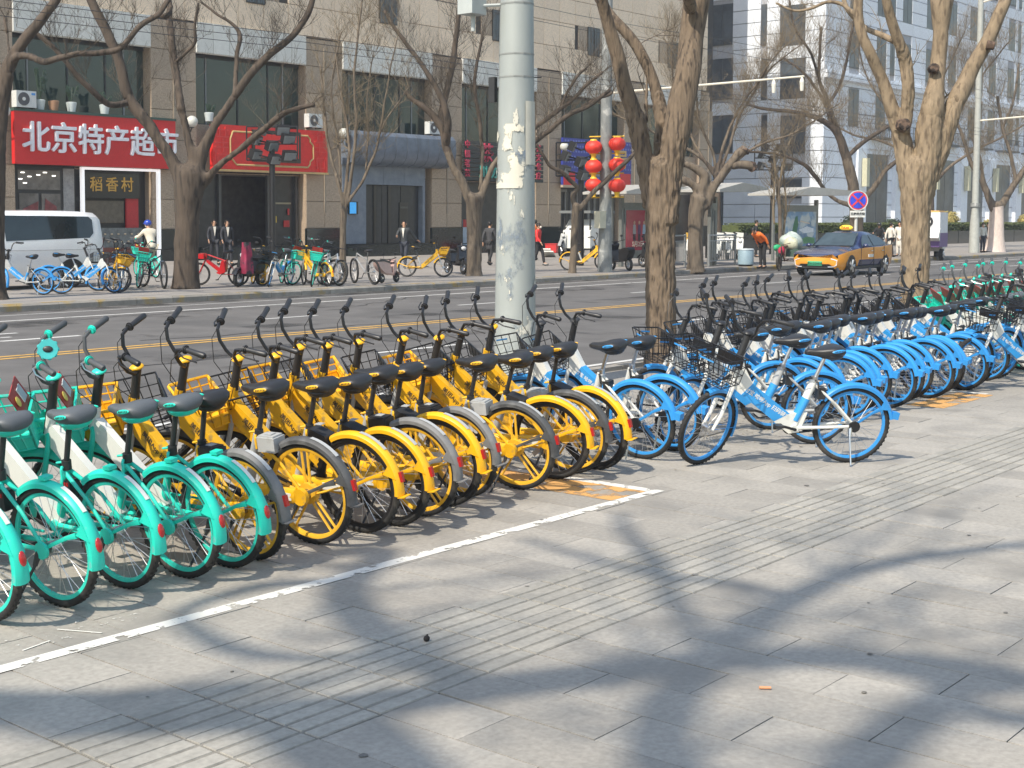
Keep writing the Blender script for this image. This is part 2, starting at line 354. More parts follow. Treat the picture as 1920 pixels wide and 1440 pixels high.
# ================================================================= brown granite building across the road
gran = mat('brown_granite', (.42,.325,.235), .42, var=.22, scale=14, bump=.001, bscale=50, rnd=.10, col2=(.29,.22,.16), thr=(.50,30,.1))
granl = mat('pale_stone_band', (.66,.66,.62), .6, var=.1, scale=3, rnd=.06)
blkg = mat('black_granite', (.022,.028,.028), .12, var=.3, scale=18, coat=.3)
core = mat('recess_dark', (.05,.045,.04), .8)
glas = mat('dark_green_glass', (.025,.05,.045), .06, var=.3, scale=1.5, alpha=.82, spec=.8)
fram = mat('dark_window_frame', (.025,.028,.03), .4)
inte = mat('shop_interior', (.07,.06,.055), .8, var=.5, scale=3)
BCOL = [36.8 + 8.87*k for k in range(-2, 6)]
bld = thing('granite_building', 'long brown granite shop building with pale stone band and dark green upper windows', 'building', (55, FY, 0))
iv = Matrix.Translation((-55, -FY, 0))
def bpart(name, mb, m, parent=None, smooth=False, **k):
    mb.v = [(x-55, y-FY, z) for x, y, z in mb.v]; return mb.build(name, m, parent or bld, smooth, **k)
X0, X1 = 17.8, 81.7
# structural shell
b = MB(); b.bx(X0, X1, FY+2.9, FY+14, 0, 31); b.bx(X0, X1, FY+.12, FY+3, 9.0, 31)
bpart('wall', b, core)
for c in BCOL:
    b = MB(); b.bx(c-1.2, min(c+1.2, X1), FY+.06, FY+3, 0, 9.05); bpart('column', b, gran)
    b = MB(); b.bx(c-1.22, min(c+1.22, X1), FY-.05, FY+.1, .15, 1.48); bpart('plinth', b, blkg)
# granite facing, one object per panel
def panelmesh(name, w_, h_, m, t=.05, ch=.012):
    b = MB(); b.add([(-w_/2,0,-h_/2),(w_/2,0,-h_/2),(w_/2,0,h_/2),(-w_/2,0,h_/2),(-w_/2+ch,-t,-h_/2+ch),(w_/2-ch,-t,-h_/2+ch),(w_/2-ch,-t,h_/2-ch),(-w_/2+ch,-t,h_/2-ch)],
        [(4,5,6,7),(0,1,5,4),(1,2,6,5),(2,3,7,6),(3,0,4,7)]); return b.mesh(name, m, fix=False)
PH = 1.25
pcol = panelmesh('granite_panel', 1.19, PH-.012, gran); pup = panelmesh('granite_panel', 1.485, 1.36, mat('tan_granite', (.82,.66,.49), .5, var=.16, scale=9, bump=.001, rnd=.07, col2=(.68,.54,.41), thr=(.52,20,.1)))
for c in BCOL[1:]:
    for s in (-.6, .6):
        if c+s > X1: continue
        for i in range(7):
            o = link('granite_panel', pcol, bld); o.location = (c+s-55, .06, 1.49+PH*(i+.5)); o.rotation_euler = (rg.uniform(-.001,.001), 0, 0)
    b = MB(); b.bx(c-.04, c+.04, FY-.03, FY+.02, 2.2, 9.9); bpart('groove_bar', b, mat('groove', (.30,.25,.19), .6))
wins_up = [(40.9,42.0), (49.5,50.75), (58.3,59.5), (67.2,68.4), (76,77.2)]
nx = int((X1-26)/1.5); n_up = 0
for i in range(nx+1):
    xc = 26.2+i*1.5
    for k in range(5):
        zc = 10.32+1.37*(k+.5); top = 10.0+ (xc-26)*.105
        if zc-.7 > top+1.1 or xc > X1-.5: continue
        if any(a-.75 < xc < d+.75 for a, d in wins_up) and 11.3 < zc < 13.2: continue
        o = link('granite_panel', pup, bld); o.location = (xc-55, .12, zc); n_up += 1
for a, d in wins_up:
    b = MB(); b.bx(a-.9, a, FY+.08, FY+.14, 11.4, 13.1); b.bx(d, d+.9, FY+.08, FY+.14, 11.4, 13.1); bpart('wall', b, gran)
    b = MB(); b.bx(a, d, FY+.02, FY+.06, 11.45, 13.1); wf = bpart('window', b, fram)
    b = MB(); b.bx(a+.06, (a+d)/2-.03, FY+.0, FY+.03, 11.5, 13.05); b.bx((a+d)/2+.03, d-.06, FY+.0, FY+.03, 11.5, 13.05); bpart('pane', b, mat('barred_glass', (.12,.15,.17), .2), wf)
    b = MB()
    for q in range(7): b.bx(a+.1+q*.16, a+.12+q*.16, FY-.05, FY-.03, 11.5, 13.05)
    bpart('bars', b, fram, wf)
# pale band over each bay in panels
bays = [(BCOL[k]+1.2, BCOL[k+1]-1.2) for k in range(0, 7)]
for a, d in bays:
    n = 7; w_ = (d-a)/n; pm = panelmesh('band_panel', w_-.012, 1.29, granl)
    for i in range(n):
        o = link('band_panel', pm, bld); o.location = (a+w_*(i+.5)-55, .0, 9.66)
    b = MB(); b.bx(a, d, FY+.0, FY+.13, 8.99, 10.31); bpart('band_back', b, granl)
# upper glazing
for k, (a, d) in enumerate(bays):
    b = MB(); b.bx(a, d, FY+.6, FY+.66, 5.95, 9.0); wf = bpart('window', b, mat('window_depth', (.02,.027,.025), .3))
    b = MB(); b.bx(a, d, FY+.48, FY+.60, 8.86, 8.99); b.bx(a, d, FY+.48, FY+.60, 5.95, 6.05); bpart('frame', b, fram, wf)
    cuts = [0, .14, .42, .70, .84, 1]
    for i in range(5):
        xa, xb = a+(d-a)*cuts[i], a+(d-a)*cuts[i+1]
        b = MB(); b.bx(xa+.03, xb-.03, FY+.50, FY+.53, 6.05, 8.86); bpart('pane', b, glas, wf)
        b = MB(); b.bx(xa-.03, xa+.03, FY+.46, FY+.57, 6.0, 8.9); bpart('mullion', b, mat('pale_mullion', (.22,.23,.23), .5) if i in (1, 4) else fram, wf)
    b = MB(); b.bx(a, d, FY+.4, FY+2.9, 3.9, 6.0); bpart('lintel', b, gran)
# shop bays at ground level
def recess(a, d, z1=4.0):
    b = MB(); b.bx(a, d, FY+2.3, FY+2.35, .15, z1); b.bx(a, d, FY+.4, FY+2.3, z1-.06, z1-.01); return bpart('shop_back', b, inte)
for a, d in bays: recess(a, d)
def steps(a, d, n=4, y1=FY+.1, run=.38, top=.7):
    for i in range(n):
        z = .15+(top-.15)*(n-i)/n
        b = MB(); b.bx(a, d, y1-run*(i+1), y1-run*i, .14, z); bpart('step', b, blkg)
# bay 1 (x 29.1..35.6): supermarket
a, d = bays[1]
b = MB(); b.bx(a, 32.0, FY+.3, FY+.5, .15, 4.0); sf = bpart('shopfront', b, mat('shop_dark', (.03,.03,.033), .3))
for (x0, x1, z0, z1, m) in ((29.4,31.3,3.05,3.8,'glassy'), (29.45,30.3,.5,2.9,'glassy'), (30.45,31.3,.5,2.9,'glassy')):
    b = MB(); b.bx(x0, x1, FY+.26, FY+.30, z0, z1); bpart('pane', b, mat('lit_glass', (.16,.15,.14), .15, var=.5, scale=2.2), sf)
b = MB(); b.bx(31.45, 31.95, FY+.26, FY+.30, .5, 3.9); bpart('pane', b, mat('pale_panel', (.30,.30,.30), .4, var=.3), sf)
b = MB()
for (x, z) in ((29.6,3.7),(29.9,3.55),(29.5,3.45),(30.3,3.62),(30.6,3.72),(31.0,3.6),(29.7,3.3)): b.box((x, FY+.24, z), (.16, .02, .03))
bpart('ceiling_lights', b, mat('spot_light', (1,.97,.9), .5, emit=2.5), sf)
wps = mat('faded_poster', (.20,.05,.05), .5, var=.5, scale=4); b = MB(); b.prism([(29.5,1.2),(30.2,1.3),(30.28,2.6),(29.6,2.3)], 1, FY+.235, FY+.255); b.prism([(30.5,1.3),(31.2,1.2),(31.1,2.4),(30.6,2.7)], 1, FY+.235, FY+.255); bpart('window_poster', b, wps, sf)
# bay 1 right: pastry counter framed in white light strip
b = MB(); b.bx(32.05, 35.75, FY+.5, FY+.55, .15, 3.9); cf = bpart('counter_bay', b, mat('shop_dark', (.03,.03,.033), .3))
b = MB(); b.bx(31.97, 32.09, FY-.25, FY-.1, .15, 3.97); b.bx(35.72, 35.84, FY-.25, FY-.1, .15, 3.97); b.bx(32.09, 35.72, FY-.25, FY-.1, 3.87, 3.97)
bpart('lit_frame', b, mat('white_light_strip', (1,1,1), .4, emit=.35), cf)
b = MB(); b.bx(32.4, 35.1, FY+.2, FY+.3, 2.75, 3.75); sg = bpart('plaque', b, mat('black_lacquer', (.012,.012,.012), .3, coat=.4), cf)
for i, ch in enumerate('稻香村'):
    me = text_mesh(ch, .62, .012, mat('gold_leaf', (.55,.33,.08), .35, metal=.4), .008)
    o = link('sign_character', me, cf); o.matrix_local = Matrix.Translation((32.95+i*.76-55, .18, 3.27)) @ FACE_MY
b = MB(); b.bx(32.3, 34.4, FY+.35, FY+.45, 1.75, 2.65); bpart('menu_panel', b, mat('menu_brown', (.12,.10,.07), .5, var=.4, scale=5), cf)
b = MB(); b.bx(34.5, 35.1, FY+.3, FY+.4, 1.5, 3.1); bpart('red_panel', b, mat('red_board', (.45,.02,.025), .4), cf)
b = MB(); b.bx(32.2, 35.1, FY+.0, FY+.5, .15, .75); bpart('counter_base', b, mat('mahogany', (.16,.04,.025), .4), cf)
b = MB(); b.bx(32.2, 35.1, FY+.05, FY+.45, .75, 1.55); bpart('counter_glass', b, mat('display_glass', (.20,.22,.22), .1, var=.5, scale=4, alpha=.8), cf)
b = MB()
for i in range(16): b.ell((32.4+i*.165, FY+.02, 1.0+.3*(i % 2)), (.06, .03, .04), 8, 5)
bpart('pastries', b, mat('pastry', (.5,.4,.28), .7, var=.3), cf)
# red shop sign 1
redb = mat('sign_red', (.62,.02,.02), .45, var=.05); whs = mat('sign_white', (.80,.80,.84), .4)
s1 = thing('shop_sign', 'long red shop sign with large white raised characters above the white van', 'sign', (32.7, FY-.3, 5))
MB().box((0, 0, 0), (7.65, .22, 2.0)).build('sign_board', redb, s1)
MB().box((0, .05, 1.04), (7.7, .4, .1)).build('sign_top', mat('sign_green_edge', (.05,.09,.07), .6), s1)
for i, ch in enumerate('北京特产超市'):
    me = text_mesh(ch, 1.24, .05, whs, 0)      # heavier strokes: the same outline struck several times, a few centimetres apart
    bm = bmesh.new(); vs0 = [v.co.copy() for v in me.vertices]; fs0 = [tuple(q.vertices) for q in me.polygons]; tb_ = MB()
    for dx, dy, dz in ((0, 0, 0), (.022, .006, .002), (-.022, -.006, .004), (.006, .02, .006), (-.006, -.02, .008)): tb_.add([v+Vector((dx, dy, dz)) for v in vs0], fs0)
    me = tb_.mesh('sign_character', whs, fix=False); bm.free()
    o = link('sign_character', me, s1); o.matrix_local = Matrix.Translation((-2.93+i*1.25, -.17, -.04)) @ FACE_MY
# red and gold sign 2
s2 = thing('shop_sign', 'red shop sign with carved meander relief and a gold border, right of the first tree', 'sign', (42.0, FY-.3, 5))
MB().box((0, 0, 0), (6.9, .22, 1.98)).build('sign_board', mat('sign_red2', (.72,.025,.02), .4), s2)
gold = mat('sign_gold', (.55,.38,.16), .45)
b = MB(); b.bx(-3.48, 3.48, -.16, -.1, -1.02, -.93)
L = [(-2.35,.72),(2.15,.72),(2.3,.57),(2.3,.45),(2.5,.3),(2.5,-.3),(2.3,-.45),(2.3,-.57),(2.15,-.72),(-2.15,-.72),(-2.3,-.57),(-2.5,-.4),(-2.5,.4),(-2.35,.72)]
b.tube([(x, -.13, z) for x, z in L], .045, 5); b.build('gold_border', gold, s2)
b = MB()
for s in (-1, 1):
    for (x0, x1, z0, z1) in ((2.6,3.3,.75,.79),(2.6,3.3,.45,.49),(2.9,2.94,-.2,.4),(3.1,3.14,.5,.9),(3.3,3.34,.5,.9),(2.75,2.79,.5,.9),(2.6,3.35,.2,.24),(2.6,3.35,.0,.04),(2.7,3.2,-.3,-.26),(2.7,2.74,-.75,-.3),(3.2,3.24,-.75,-.3),(2.7,3.2,-.75,-.71),(3.3,3.34,-.9,-.2),(2.9,2.94,-.9,-.5)):
        b.bx(min(s*x0, s*x1), max(s*x0, s*x1), -.15, -.11, z0, z1)
b.build('meander_relief', mat('sign_red_light', (.72,.06,.05), .4), s2)
MB().bx(-1.25, 1.65, -.2, -.11, -.55, .85).build('black_frame', mat('black_lacquer', (.012,.012,.012), .3), s2); MB().bx(-1.1, 1.5, -.22, -.2, -.35, .68).build('sign_field', mat('sign_red2', (.6,.02,.02), .4), s2)
# bay 2 entrance
a, d = bays[2]
b = MB(); b.bx(a, a+1.6, FY+.6, FY+.66, .7, 4.0); bpart('glazed_screen', b, mat('entrance_dark', (.035,.033,.033), .3, var=.5, scale=3)); b = MB(); b.bx(d-1.9, d, FY+.6, FY+.66, .7, 4.0); eb = bpart('entrance', b, mat('entrance_dark', (.035,.033,.033), .3, var=.5, scale=3))
for x in (a+.15, a+1.65, d-1.95, d-.2):
    b = MB(); b.bx(x-.07, x+.07, FY+.45, FY+.6, .7, 4.0); bpart('door_post', b, mat('bronze_post', (.10,.10,.10), .35, metal=.5), eb)
b = MB(); b.bx(d-1.75, d-1.4, FY+.52, FY+.55, 1.75, 2.05); bpart('notice', b, mat('yellow_notice', (.6,.42,.05), .5), eb)
b = MB(); b.bx(d-.95, d-.6, FY+.52, FY+.55, 1.55, 1.85); b.bx(d-.7, d-.6, FY+.52, FY+.55, 2.1, 2.4); bpart('notice', b, mat('red_board', (.45,.02,.025), .4), eb)
b = MB(); b.bx(d-1.8, d-.5, FY+.52, FY+.55, 2.6, 2.68); b.bx(a+.4, a+.5, FY+.5, FY+.56, 1.7, 2.6); bpart('handle', b, mat('dull_brass', (.3,.27,.2), .4, metal=.6), eb)
steps(a, d)
# bay 3: grey metal entrance with rounded canopy
a, d = bays[3]
greym = mat('blue_grey_stone', (.17,.20,.245), .5, var=.22, scale=3.5, col2=(.23,.26,.30), thr=(.55,1.8,.2))
b = MB(); b.bx(a-.05, 48.45, FY-.02, FY+.5, .72, 4.5); bpart('entrance_cladding', b, greym); b = MB(); b.bx(52.6, d-.55, FY-.02, FY+.5, .72, 4.5); bpart('entrance_cladding', b, greym); b = MB(); b.bx(48.45, 52.6, FY-.02, FY+.5, 3.6, 4.5)
for x in (49.7, 51.2): b.bx(x, x+.02, FY-.03, FY, 3.6, 4.5)
ent = bpart('entrance', b, greym)
b = MB(); prof = [(FY+.3, 6.1), (FY-.75, 6.1), (FY-.95, 5.9), (FY-1.0, 5.3), (FY-.92, 4.9), (FY-.7, 4.62), (FY-.3, 4.5), (FY+.3, 4.5)]
b.prism([(p[0], p[1]) for p in prof], 0, a-.1, d+.75, 0)
can = bpart('canopy', b, mat('canopy_zinc', (.15,.18,.23), .4, var=.3, scale=2, metal=.2), ent, smooth=True)
for i in range(9):
    x = a+.3+i*.8; b = MB(); b.tube([(x, p[0]-.005, p[1]) for p in prof[1:7]], .014, 4); bpart('seam', b, mat('seam_dark', (.08,.09,.11), .5), can) if False else bpart('seam', b, mat('seam_dark', (.08,.09,.11), .5), ent)
for i in range(3):
    b = MB(); b.bx(48.5+i*1.37, 48.5+i*1.37+1.33, FY+.25, FY+.3, .72, 3.58); bpart('door_leaf', b, mat('door_black', (.035,.037,.04), .25, var=.3), ent)
for x in (49.3, 50.35): 
    b = MB(); b.bx(x-.09, x+.09, FY+.2, FY+.26, .72, 3.58); bpart('door_post', b, mat('black_lacquer', (.012,.012,.012), .3), ent)
b = MB(); b.bx(51.1, 51.75, FY+.2, FY+.26, 1.3, 2.75); bpart('door_panel', b, mat('black_lacquer', (.012,.012,.012), .3), ent)
b = MB(); b.bx(51.15, 51.7, FY+.18, FY+.2, 2.45, 2.55); bpart('handle', b, mat('bronze_post', (.1,.1,.1), .35), ent)
steps(a, d, 4)
b = MB(); b.bx(47.15, 47.75, FY-.16, FY-.04, 2.15, 2.75); bpart('screen_box', b, blkg, ent)
b = MB(); b.bx(47.17, 47.6, FY-.18, FY-.16, 2.18, 2.72); bpart('screen', b, mat('blue_screen', (.05,.35,.75), .3, emit=.4, var=.3, scale=5), ent)
# bay 4: tea shop sign
a, d = bays[4]
s3 = thing('shop_sign', 'dark slatted shop sign with pink red characters half behind the grey pole', 'sign', ((a+d)/2, FY-.25, 5.0))
for i in range(9): MB().box((0, 0, -.95+i*.235), (d-a+.5, .12, .19)).build('slat', mat('dark_slat', (.035,.04,.037), .5), s3)
pk = mat('sign_pink', (.55,.05,.10), .45); gn_ = mat('sign_teal', (.04,.30,.26), .45)
o = link('sign_character', text_mesh('茶', 1.05, .03, pk, .02), s3); o.matrix_local = Matrix.Translation((-1.6, -.12, .35)) @ FACE_MY
o = link('sign_character', text_mesh('川', .7, .03, gn_, .02), s3); o.matrix_local = Matrix.Translation((-1.9, -.12, -.62)) @ FACE_MY
o = link('sign_character', text_mesh('办', .7, .03, gn_, .02), s3); o.matrix_local = Matrix.Translation((-.9, -.12, -.62)) @ FACE_MY
for k, (xx, col_) in enumerate(((-3.2, '中国茗茶'), (3.0, '茶文化庄'))):
    for i, ch in enumerate(col_):
        o = link('sign_character', text_mesh(ch, .42, .02, pk, .012), s3); o.matrix_local = Matrix.Translation((xx, -.1, .8-i*.5)) @ FACE_MY
b = MB(); b.bx(a+.2, d-.2, FY+.6, FY+.66, .3, 3.9); bpart('shopfront', b, mat('entrance_dark', (.035,.033,.033), .3))
b = MB(); b.bx(56.2, 56.9, FY+.3, FY+.36, .4, 1.9); bpart('notice', b, mat('pale_notice', (.40,.48,.55), .5))
b = MB(); b.bx(56.2, 56.9, FY+.28, FY+.3, 1.5, 1.9); bpart('notice', b, mat('red_board', (.45,.02,.025), .4))
steps(a, d, 3, top=.55)
# bay 5: blue patterned sign
a, d = bays[5]
s4 = thing('shop_sign', 'blue patterned shop sign with red ends hanging behind the red lanterns', 'sign', ((a+d)/2, FY-.25, 5.2))
MB().box((0, 0, 0), (d-a+.6, .14, 2.7)).build('sign_board', mat('sign_blue', (.035,.05,.30), .45), s4)
MB().box((2.9, -.04, -.95), (1.1, .1, .8)).build('red_end', mat('sign_red', (.50,.018,.022), .45), s4); MB().box((-2.9, -.04, -.95), (1.1, .1, .8)).build('red_end', mat('sign_red', (.50,.018,.022), .45), s4)
b = MB()
for i in range(26):
    for k in range(9): b.box((-3.3+i*.265+(k % 2)*.13, -.075, -1.2+k*.3), (.11, .02, .10))
b.build('tile_dots', mat('dot_blue', (.16,.2,.5), .4), s4, kind='stuff')
MB().box((0, -.02, -1.4), (d-a+.7, .2, .14)).build('sign_edge', mat('edge_beige', (.45,.36,.26), .5), s4)
o = link('sign_character', text_mesh('号', 1.2, .03, gold, .02), s4); o.matrix_local = Matrix.Translation((2.5, -.11, .2)) @ FACE_MY
b = MB(); b.bx(a+.1, d-.1, FY+.6, FY+.66, .3, 3.9); sf5 = bpart('shopfront', b, mat('entrance_dark', (.035,.033,.033), .3))
b = MB()
for i in range(10): b.bx(a+.5+i*.6, a+.58+i*.6, FY+.5, FY+.6, .3, 3.6)
b.bx(a+.6, a+1.2, FY+.45, FY+.5, 3.5, 3.65); bpart('lattice', b, mat('grey_lattice', (.25,.25,.24), .5), sf5)
steps(a, d, 3, top=.55)
a, d = bays[6]
b = MB(); b.bx(a+.1, d-.1, FY+.6, FY+.66, .3, 3.9); bpart('shopfront', b, mat('entrance_dark', (.035,.033,.033), .3)); b = MB(); b.bx(a, d, FY+.3, FY+.5, 4.0, 5.9); bpart('fascia', b, gran)
# air conditioners, globe lamps, pots on the ledge
def aircon(x, z, lab, y=FY-.35):
    t = thing('air_conditioner', lab, 'air conditioner', (x, y, z))
    MB().box((0, 0, .32), (.86, .34, .62)).build('casing', mat('ac_white', (.62,.63,.61), .5, var=.08), t)
    b = MB(); b.tube([(-.12, -.17, .32), (-.12, -.19, .32)], [.25, .25], 20); b.build('fan_grille', mat('ac_dark', (.08,.08,.085), .5), t)
    b = MB(); b.tube([(-.12, -.19, .32), (-.12, -.205, .32)], .07, 12); b.build('fan_hub', mat('ac_white', (.62,.63,.61), .5), t)
    b = MB(); b.box((-.3, 0, -.02), (.05, .4, .05)); b.box((.3, 0, -.02), (.05, .4, .05)); b.build('bracket', fram, t); return t
t = aircon(29.35, 6.12, 'white air conditioner with a small blue badge, above the big red sign'); MB().box((.3, -.175, .52), (.16, .01, .08)).build('badge', mat('badge_blue', (.05,.25,.6), .5), t)
aircon(44.6, 6.12, 'white air conditioner on the ledge over the right end of the carved red sign')
aircon(53.0, 6.2, 'white air conditioner at the right end of the rounded grey canopy')
for i, (px_, py_, lab) in enumerate(((7, 208, 'white globe wall lamp at the left edge above the van'), (360, 228, 'white globe wall lamp between the two red signs'), (645, 250, 'white globe wall lamp at the left end of the grey canopy'), (1058, 275, 'white globe wall lamp left of the blue sign'))):
    p = onY(px_, py_, FY-.55); t = thing('wall_lamp', lab, 'lamp', p, 0, 'globe lamps on the granite columns')
    MB().ell((0, 0, 0), (.25, .25, .25), 16, 10).build('globe', mat('opal_globe', (.6,.6,.55), .3), t, smooth='full')
    b = MB(); b.tube([(0, 0, -.24), (0, .1, -.4), (0, .5, -.45)], .03, 6); b.tube([(0, 0, -.26), (0, 0, -.2)], .1, 10); b.build('arm', fram, t, smooth=True)
for i, (px_, lab, hh) in enumerate(((75, 'white flower pot with a tall leafless plant, leftmost on the ledge over the red sign', .9), (101, 'terracotta coloured vase between two white pots on the ledge', .0), (134, 'smaller white pot in the middle of the ledge over the red sign', .5), (196, 'white flower pot on the ledge near the right end of the red sign', .4), (392, 'pale blue pot behind the glass over the carved red sign', .3))):
    p = onY(px_, 208 if px_ < 300 else 232, FY-.2); t = thing('flower_pot', lab, 'flower pot', (p.x, FY-.2, 6.1), 0, 'pots on the shop ledge')
    m = mat('pot_white', (.55,.60,.60), .5) if i != 1 else mat('terracotta', (.35,.2,.12), .7)
    MB().tube([(0, 0, 0), (0, 0, .36), (0, 0, .38)], [.15, .21, .18], 14).build('pot', m, t, smooth=True)
    if hh:
        b = MB(); rr = random.Random(i)
        for q in range(9):
            a_ = rr.uniform(0, 6.28); e = Vector((math.cos(a_)*.25, math.sin(a_)*.15, .38+hh*rr.uniform(.7, 1.3))); b.tube([(0, 0, .34), e*.5+Vector((0, 0, .2)), e], .012, 4)
            for u in range(7):
                c_ = e*rr.uniform(.6, 1.05); b.add([c_, c_+Vector((.07, .02, .05)), c_+Vector((.12, 0, -.02)), c_+Vector((.05, -.02, -.04))], [(0,1,2,3)])
        b.build('plant', mat('pot_leaf', (.04,.07,.04), .6), t)
# ================================================================= pale building further on
pale = mat('pale_grey_stone', (.78,.82,.88), .6, var=.05, scale=.6, rnd=.04, col2=(.68,.71,.77), thr=(.58,.5,.2))
wdk = mat('far_window_glass', (.085,.10,.115), .25, var=.6, scale=.5, spec=.3)
XW = 98.0
pb_ = thing('pale_stone_building', 'tall pale bluish stone building with dark windows beyond the side street at the right', 'building', (XW, FY, 0))
def ppart(name, mb, m, parent=None, **k):
    mb.v = [(x-XW, y-FY, z) for x, y, z in mb.v]; return mb.build(name, m, parent or pb_, **k)
b = MB(); b.bx(XW+.1, 240, FY+.1, FY+40, 0, 42); ppart('wall', b, mat('joint_grey', (.42,.43,.46), .8))  # plain grey core, showing as the joint colour between the blocks
def winrect(c0, c1, r0, r1):
    p, q = onX(c0, (r0+r1)/2, XW), onX(c1, (r0+r1)/2, XW); u, v_ = onX((c0+c1)/2, r0, XW), onX((c0+c1)/2, r1, XW); return (q.y, p.y, v_.z, u.z)
side = []
for c0, c1 in ((1335,1374), (1427,1438), (1463,1510)):
    for r0, r1 in ((-90,-20), (8,85), (110,187), (216,288)): side.append(winrect(c0, c1, r0, r1))
side += [winrect(1455, 1503, 336, 372), winrect(1337, 1356, 308, 445)]
front = []
for fl, (z0, z1) in enumerate(((9.2, 12.0), (13.6, 16.4), (18.0, 20.8), (22.4, 25.2), (26.8, 29.6), (31.2, 34), (35.6, 38.4))):
    for i in range(14):
        x = 102.2+i*5.0; front.append((x, x+1.9, z0, z1)); front.append((x+2.6, x+3.6, z0, z1)) if i % 2 else None
for i in range(12):
    x = 105.5+i*7.2; front.append((x, x+4.4, .3, 7.2))
def free(u0, u1, z0, z1, L): return all(u1 <= a+.01 or u0 >= b_-.01 or z1 <= c+.01 or z0 >= d-.01 for a, b_, c, d in L)
def course_fill(u0, u1, z0, z1, du, dz, L):
    """cut a wall field into courses of blocks that stop at the openings"""
    out = []; z = z0
    zs = []
    while z < z1-.05: zs.append((z, min(z+dz, z1))); z += dz
    for k, (za, zb) in enumerate(zs):
        cuts = {u0, u1}
        for a, b_, c, d in L:
            if za < d-.15 and zb > c+.15: cuts |= {a, b_}
        cuts = sorted(c for c in cuts if u0 <= c <= u1)
        for a, b_ in zip(cuts, cuts[1:]):
            m_ = (a+b_)/2
            if any(p < m_ < q and za < d-.15 and zb > c+.15 for p, q, c, d in L): continue
            n = max(1, round((b_-a)/du))
            for i in range(n): out.append((a+(b_-a)*i/n, a+(b_-a)*(i+1)/n, za, zb))
    return out
sblocks = course_fill(FY, FY+16, .1, 22.1, 3.2, 1.0, side); nb = 0
for a, c, z0, z1 in sblocks:
    b = MB(); b.bx(XW-.02, XW+.1, a+.025, c-.025, z0+.03, z1-.03); ppart('stone_block', b, pale); nb += 1
fb = course_fill(XW, XW+62, .1, 42, 3.2, 1.0, front)
fb.sort(key=lambda q: q[0]+q[2]*.9); rest = MB()
for i, (a, c, z0, z1) in enumerate(fb):
    if nb < 290: b = MB(); b.bx(a+.025, c-.025, FY-.02, FY+.1, z0+.03, z1-.03); ppart('stone_block', b, pale); nb += 1
    else: rest.bx(a+.025, c-.025, FY-.02, FY+.1, z0+.03, z1-.03)
ppart('stone_blocks_beyond', rest, pale, kind='stuff')
for a, c, z0, z1 in side:
    b = MB(); b.bx(XW+.02, XW+.08, a, c, z0, z1); wf = ppart('window', b, mat('far_window_frame', (.08,.09,.10), .4))
    b = MB(); n = max(1, round((c-a)/1.1))
    for i in range(n): b.bx(XW+.0, XW+.05, a+(c-a)*i/n+.05, a+(c-a)*(i+1)/n-.05, z0+.06, z1-.06)
    ppart('pane', b, wdk, wf)
for a, c, z0, z1 in front:
    if a > 160: continue
    b = MB(); b.bx(a, c, FY+.02, FY+.09, z0, z1); wf = ppart('window', b, mat('far_window_frame', (.08,.09,.10), .4))
    b = MB(); b.bx(a+.06, (a+c)/2-.04, FY-.0, FY+.05, z0+.06, z1-.06); b.bx((a+c)/2+.04, c-.06, FY-.0, FY+.05, z0+.06, z1-.06); ppart('pane', b, wdk, wf)
# cornice, pilasters, wall lanterns and balconies of the street front
b = MB(); b.bx(XW-.35, 230, FY-.45, FY, 12.5, 12.9); b.bx(XW-.2, 230, FY-.3, FY, 12.9, 13.1); ppart('cornice', b, pale)
b = MB(); b.bx(XW+3, 230, FY-.2, FY, 7.5, 8.3); ppart('string_course', b, pale)
for i in range(10):
    x = 103.6+i*7.2; b = MB(); b.bx(x-.1, x+1.5, FY-.35, FY-.02, .15, 7.5); ppart('pilaster', b, pale)
    t = MB(); t.bx(x+.5, x+1.0, FY-.8, FY-.4, 4.5, 6.7); ppart('wall_lantern', t, mat('lantern_cream', (.55,.53,.38), .5)); 
    b = MB(); b.bx(x+2, x+6.2, FY-.9, FY, 8.3, 8.45)
    for q in range(12): b.bx(x+2+q*.35, x+2.05+q*.35, FY-.88, FY-.84, 8.45, 9.4)
    b.bx(x+2, x+6.2, FY-.9, FY-.84, 9.4, 9.48); ppart('balcony', b, mat('balcony_dark', (.06,.065,.07), .5))
# tan block between the two
tb = thing('tan_building', 'narrow tan brick building face just left of the pale stone building', 'building', (84, FY+6, 0))
MB().bx(-2.2, 6, 0, 14, 0, 30).build('wall', mat('tan_brick', (.60,.53,.43), .75, var=.12, scale=3), tb)
for k in range(6): MB().bx(-1.2, -.2, -.06, -.01, 3.4+k*4.1, 6.0+k*4.1).build('window', wdk, tb)
for k in range(60): MB().bx(.6, 5.9, -.04, -.0, 1+k*.45, 1.4+k*.45).build('brick_course', mat('tan_brick', (.42,.36,.28), .75), tb)
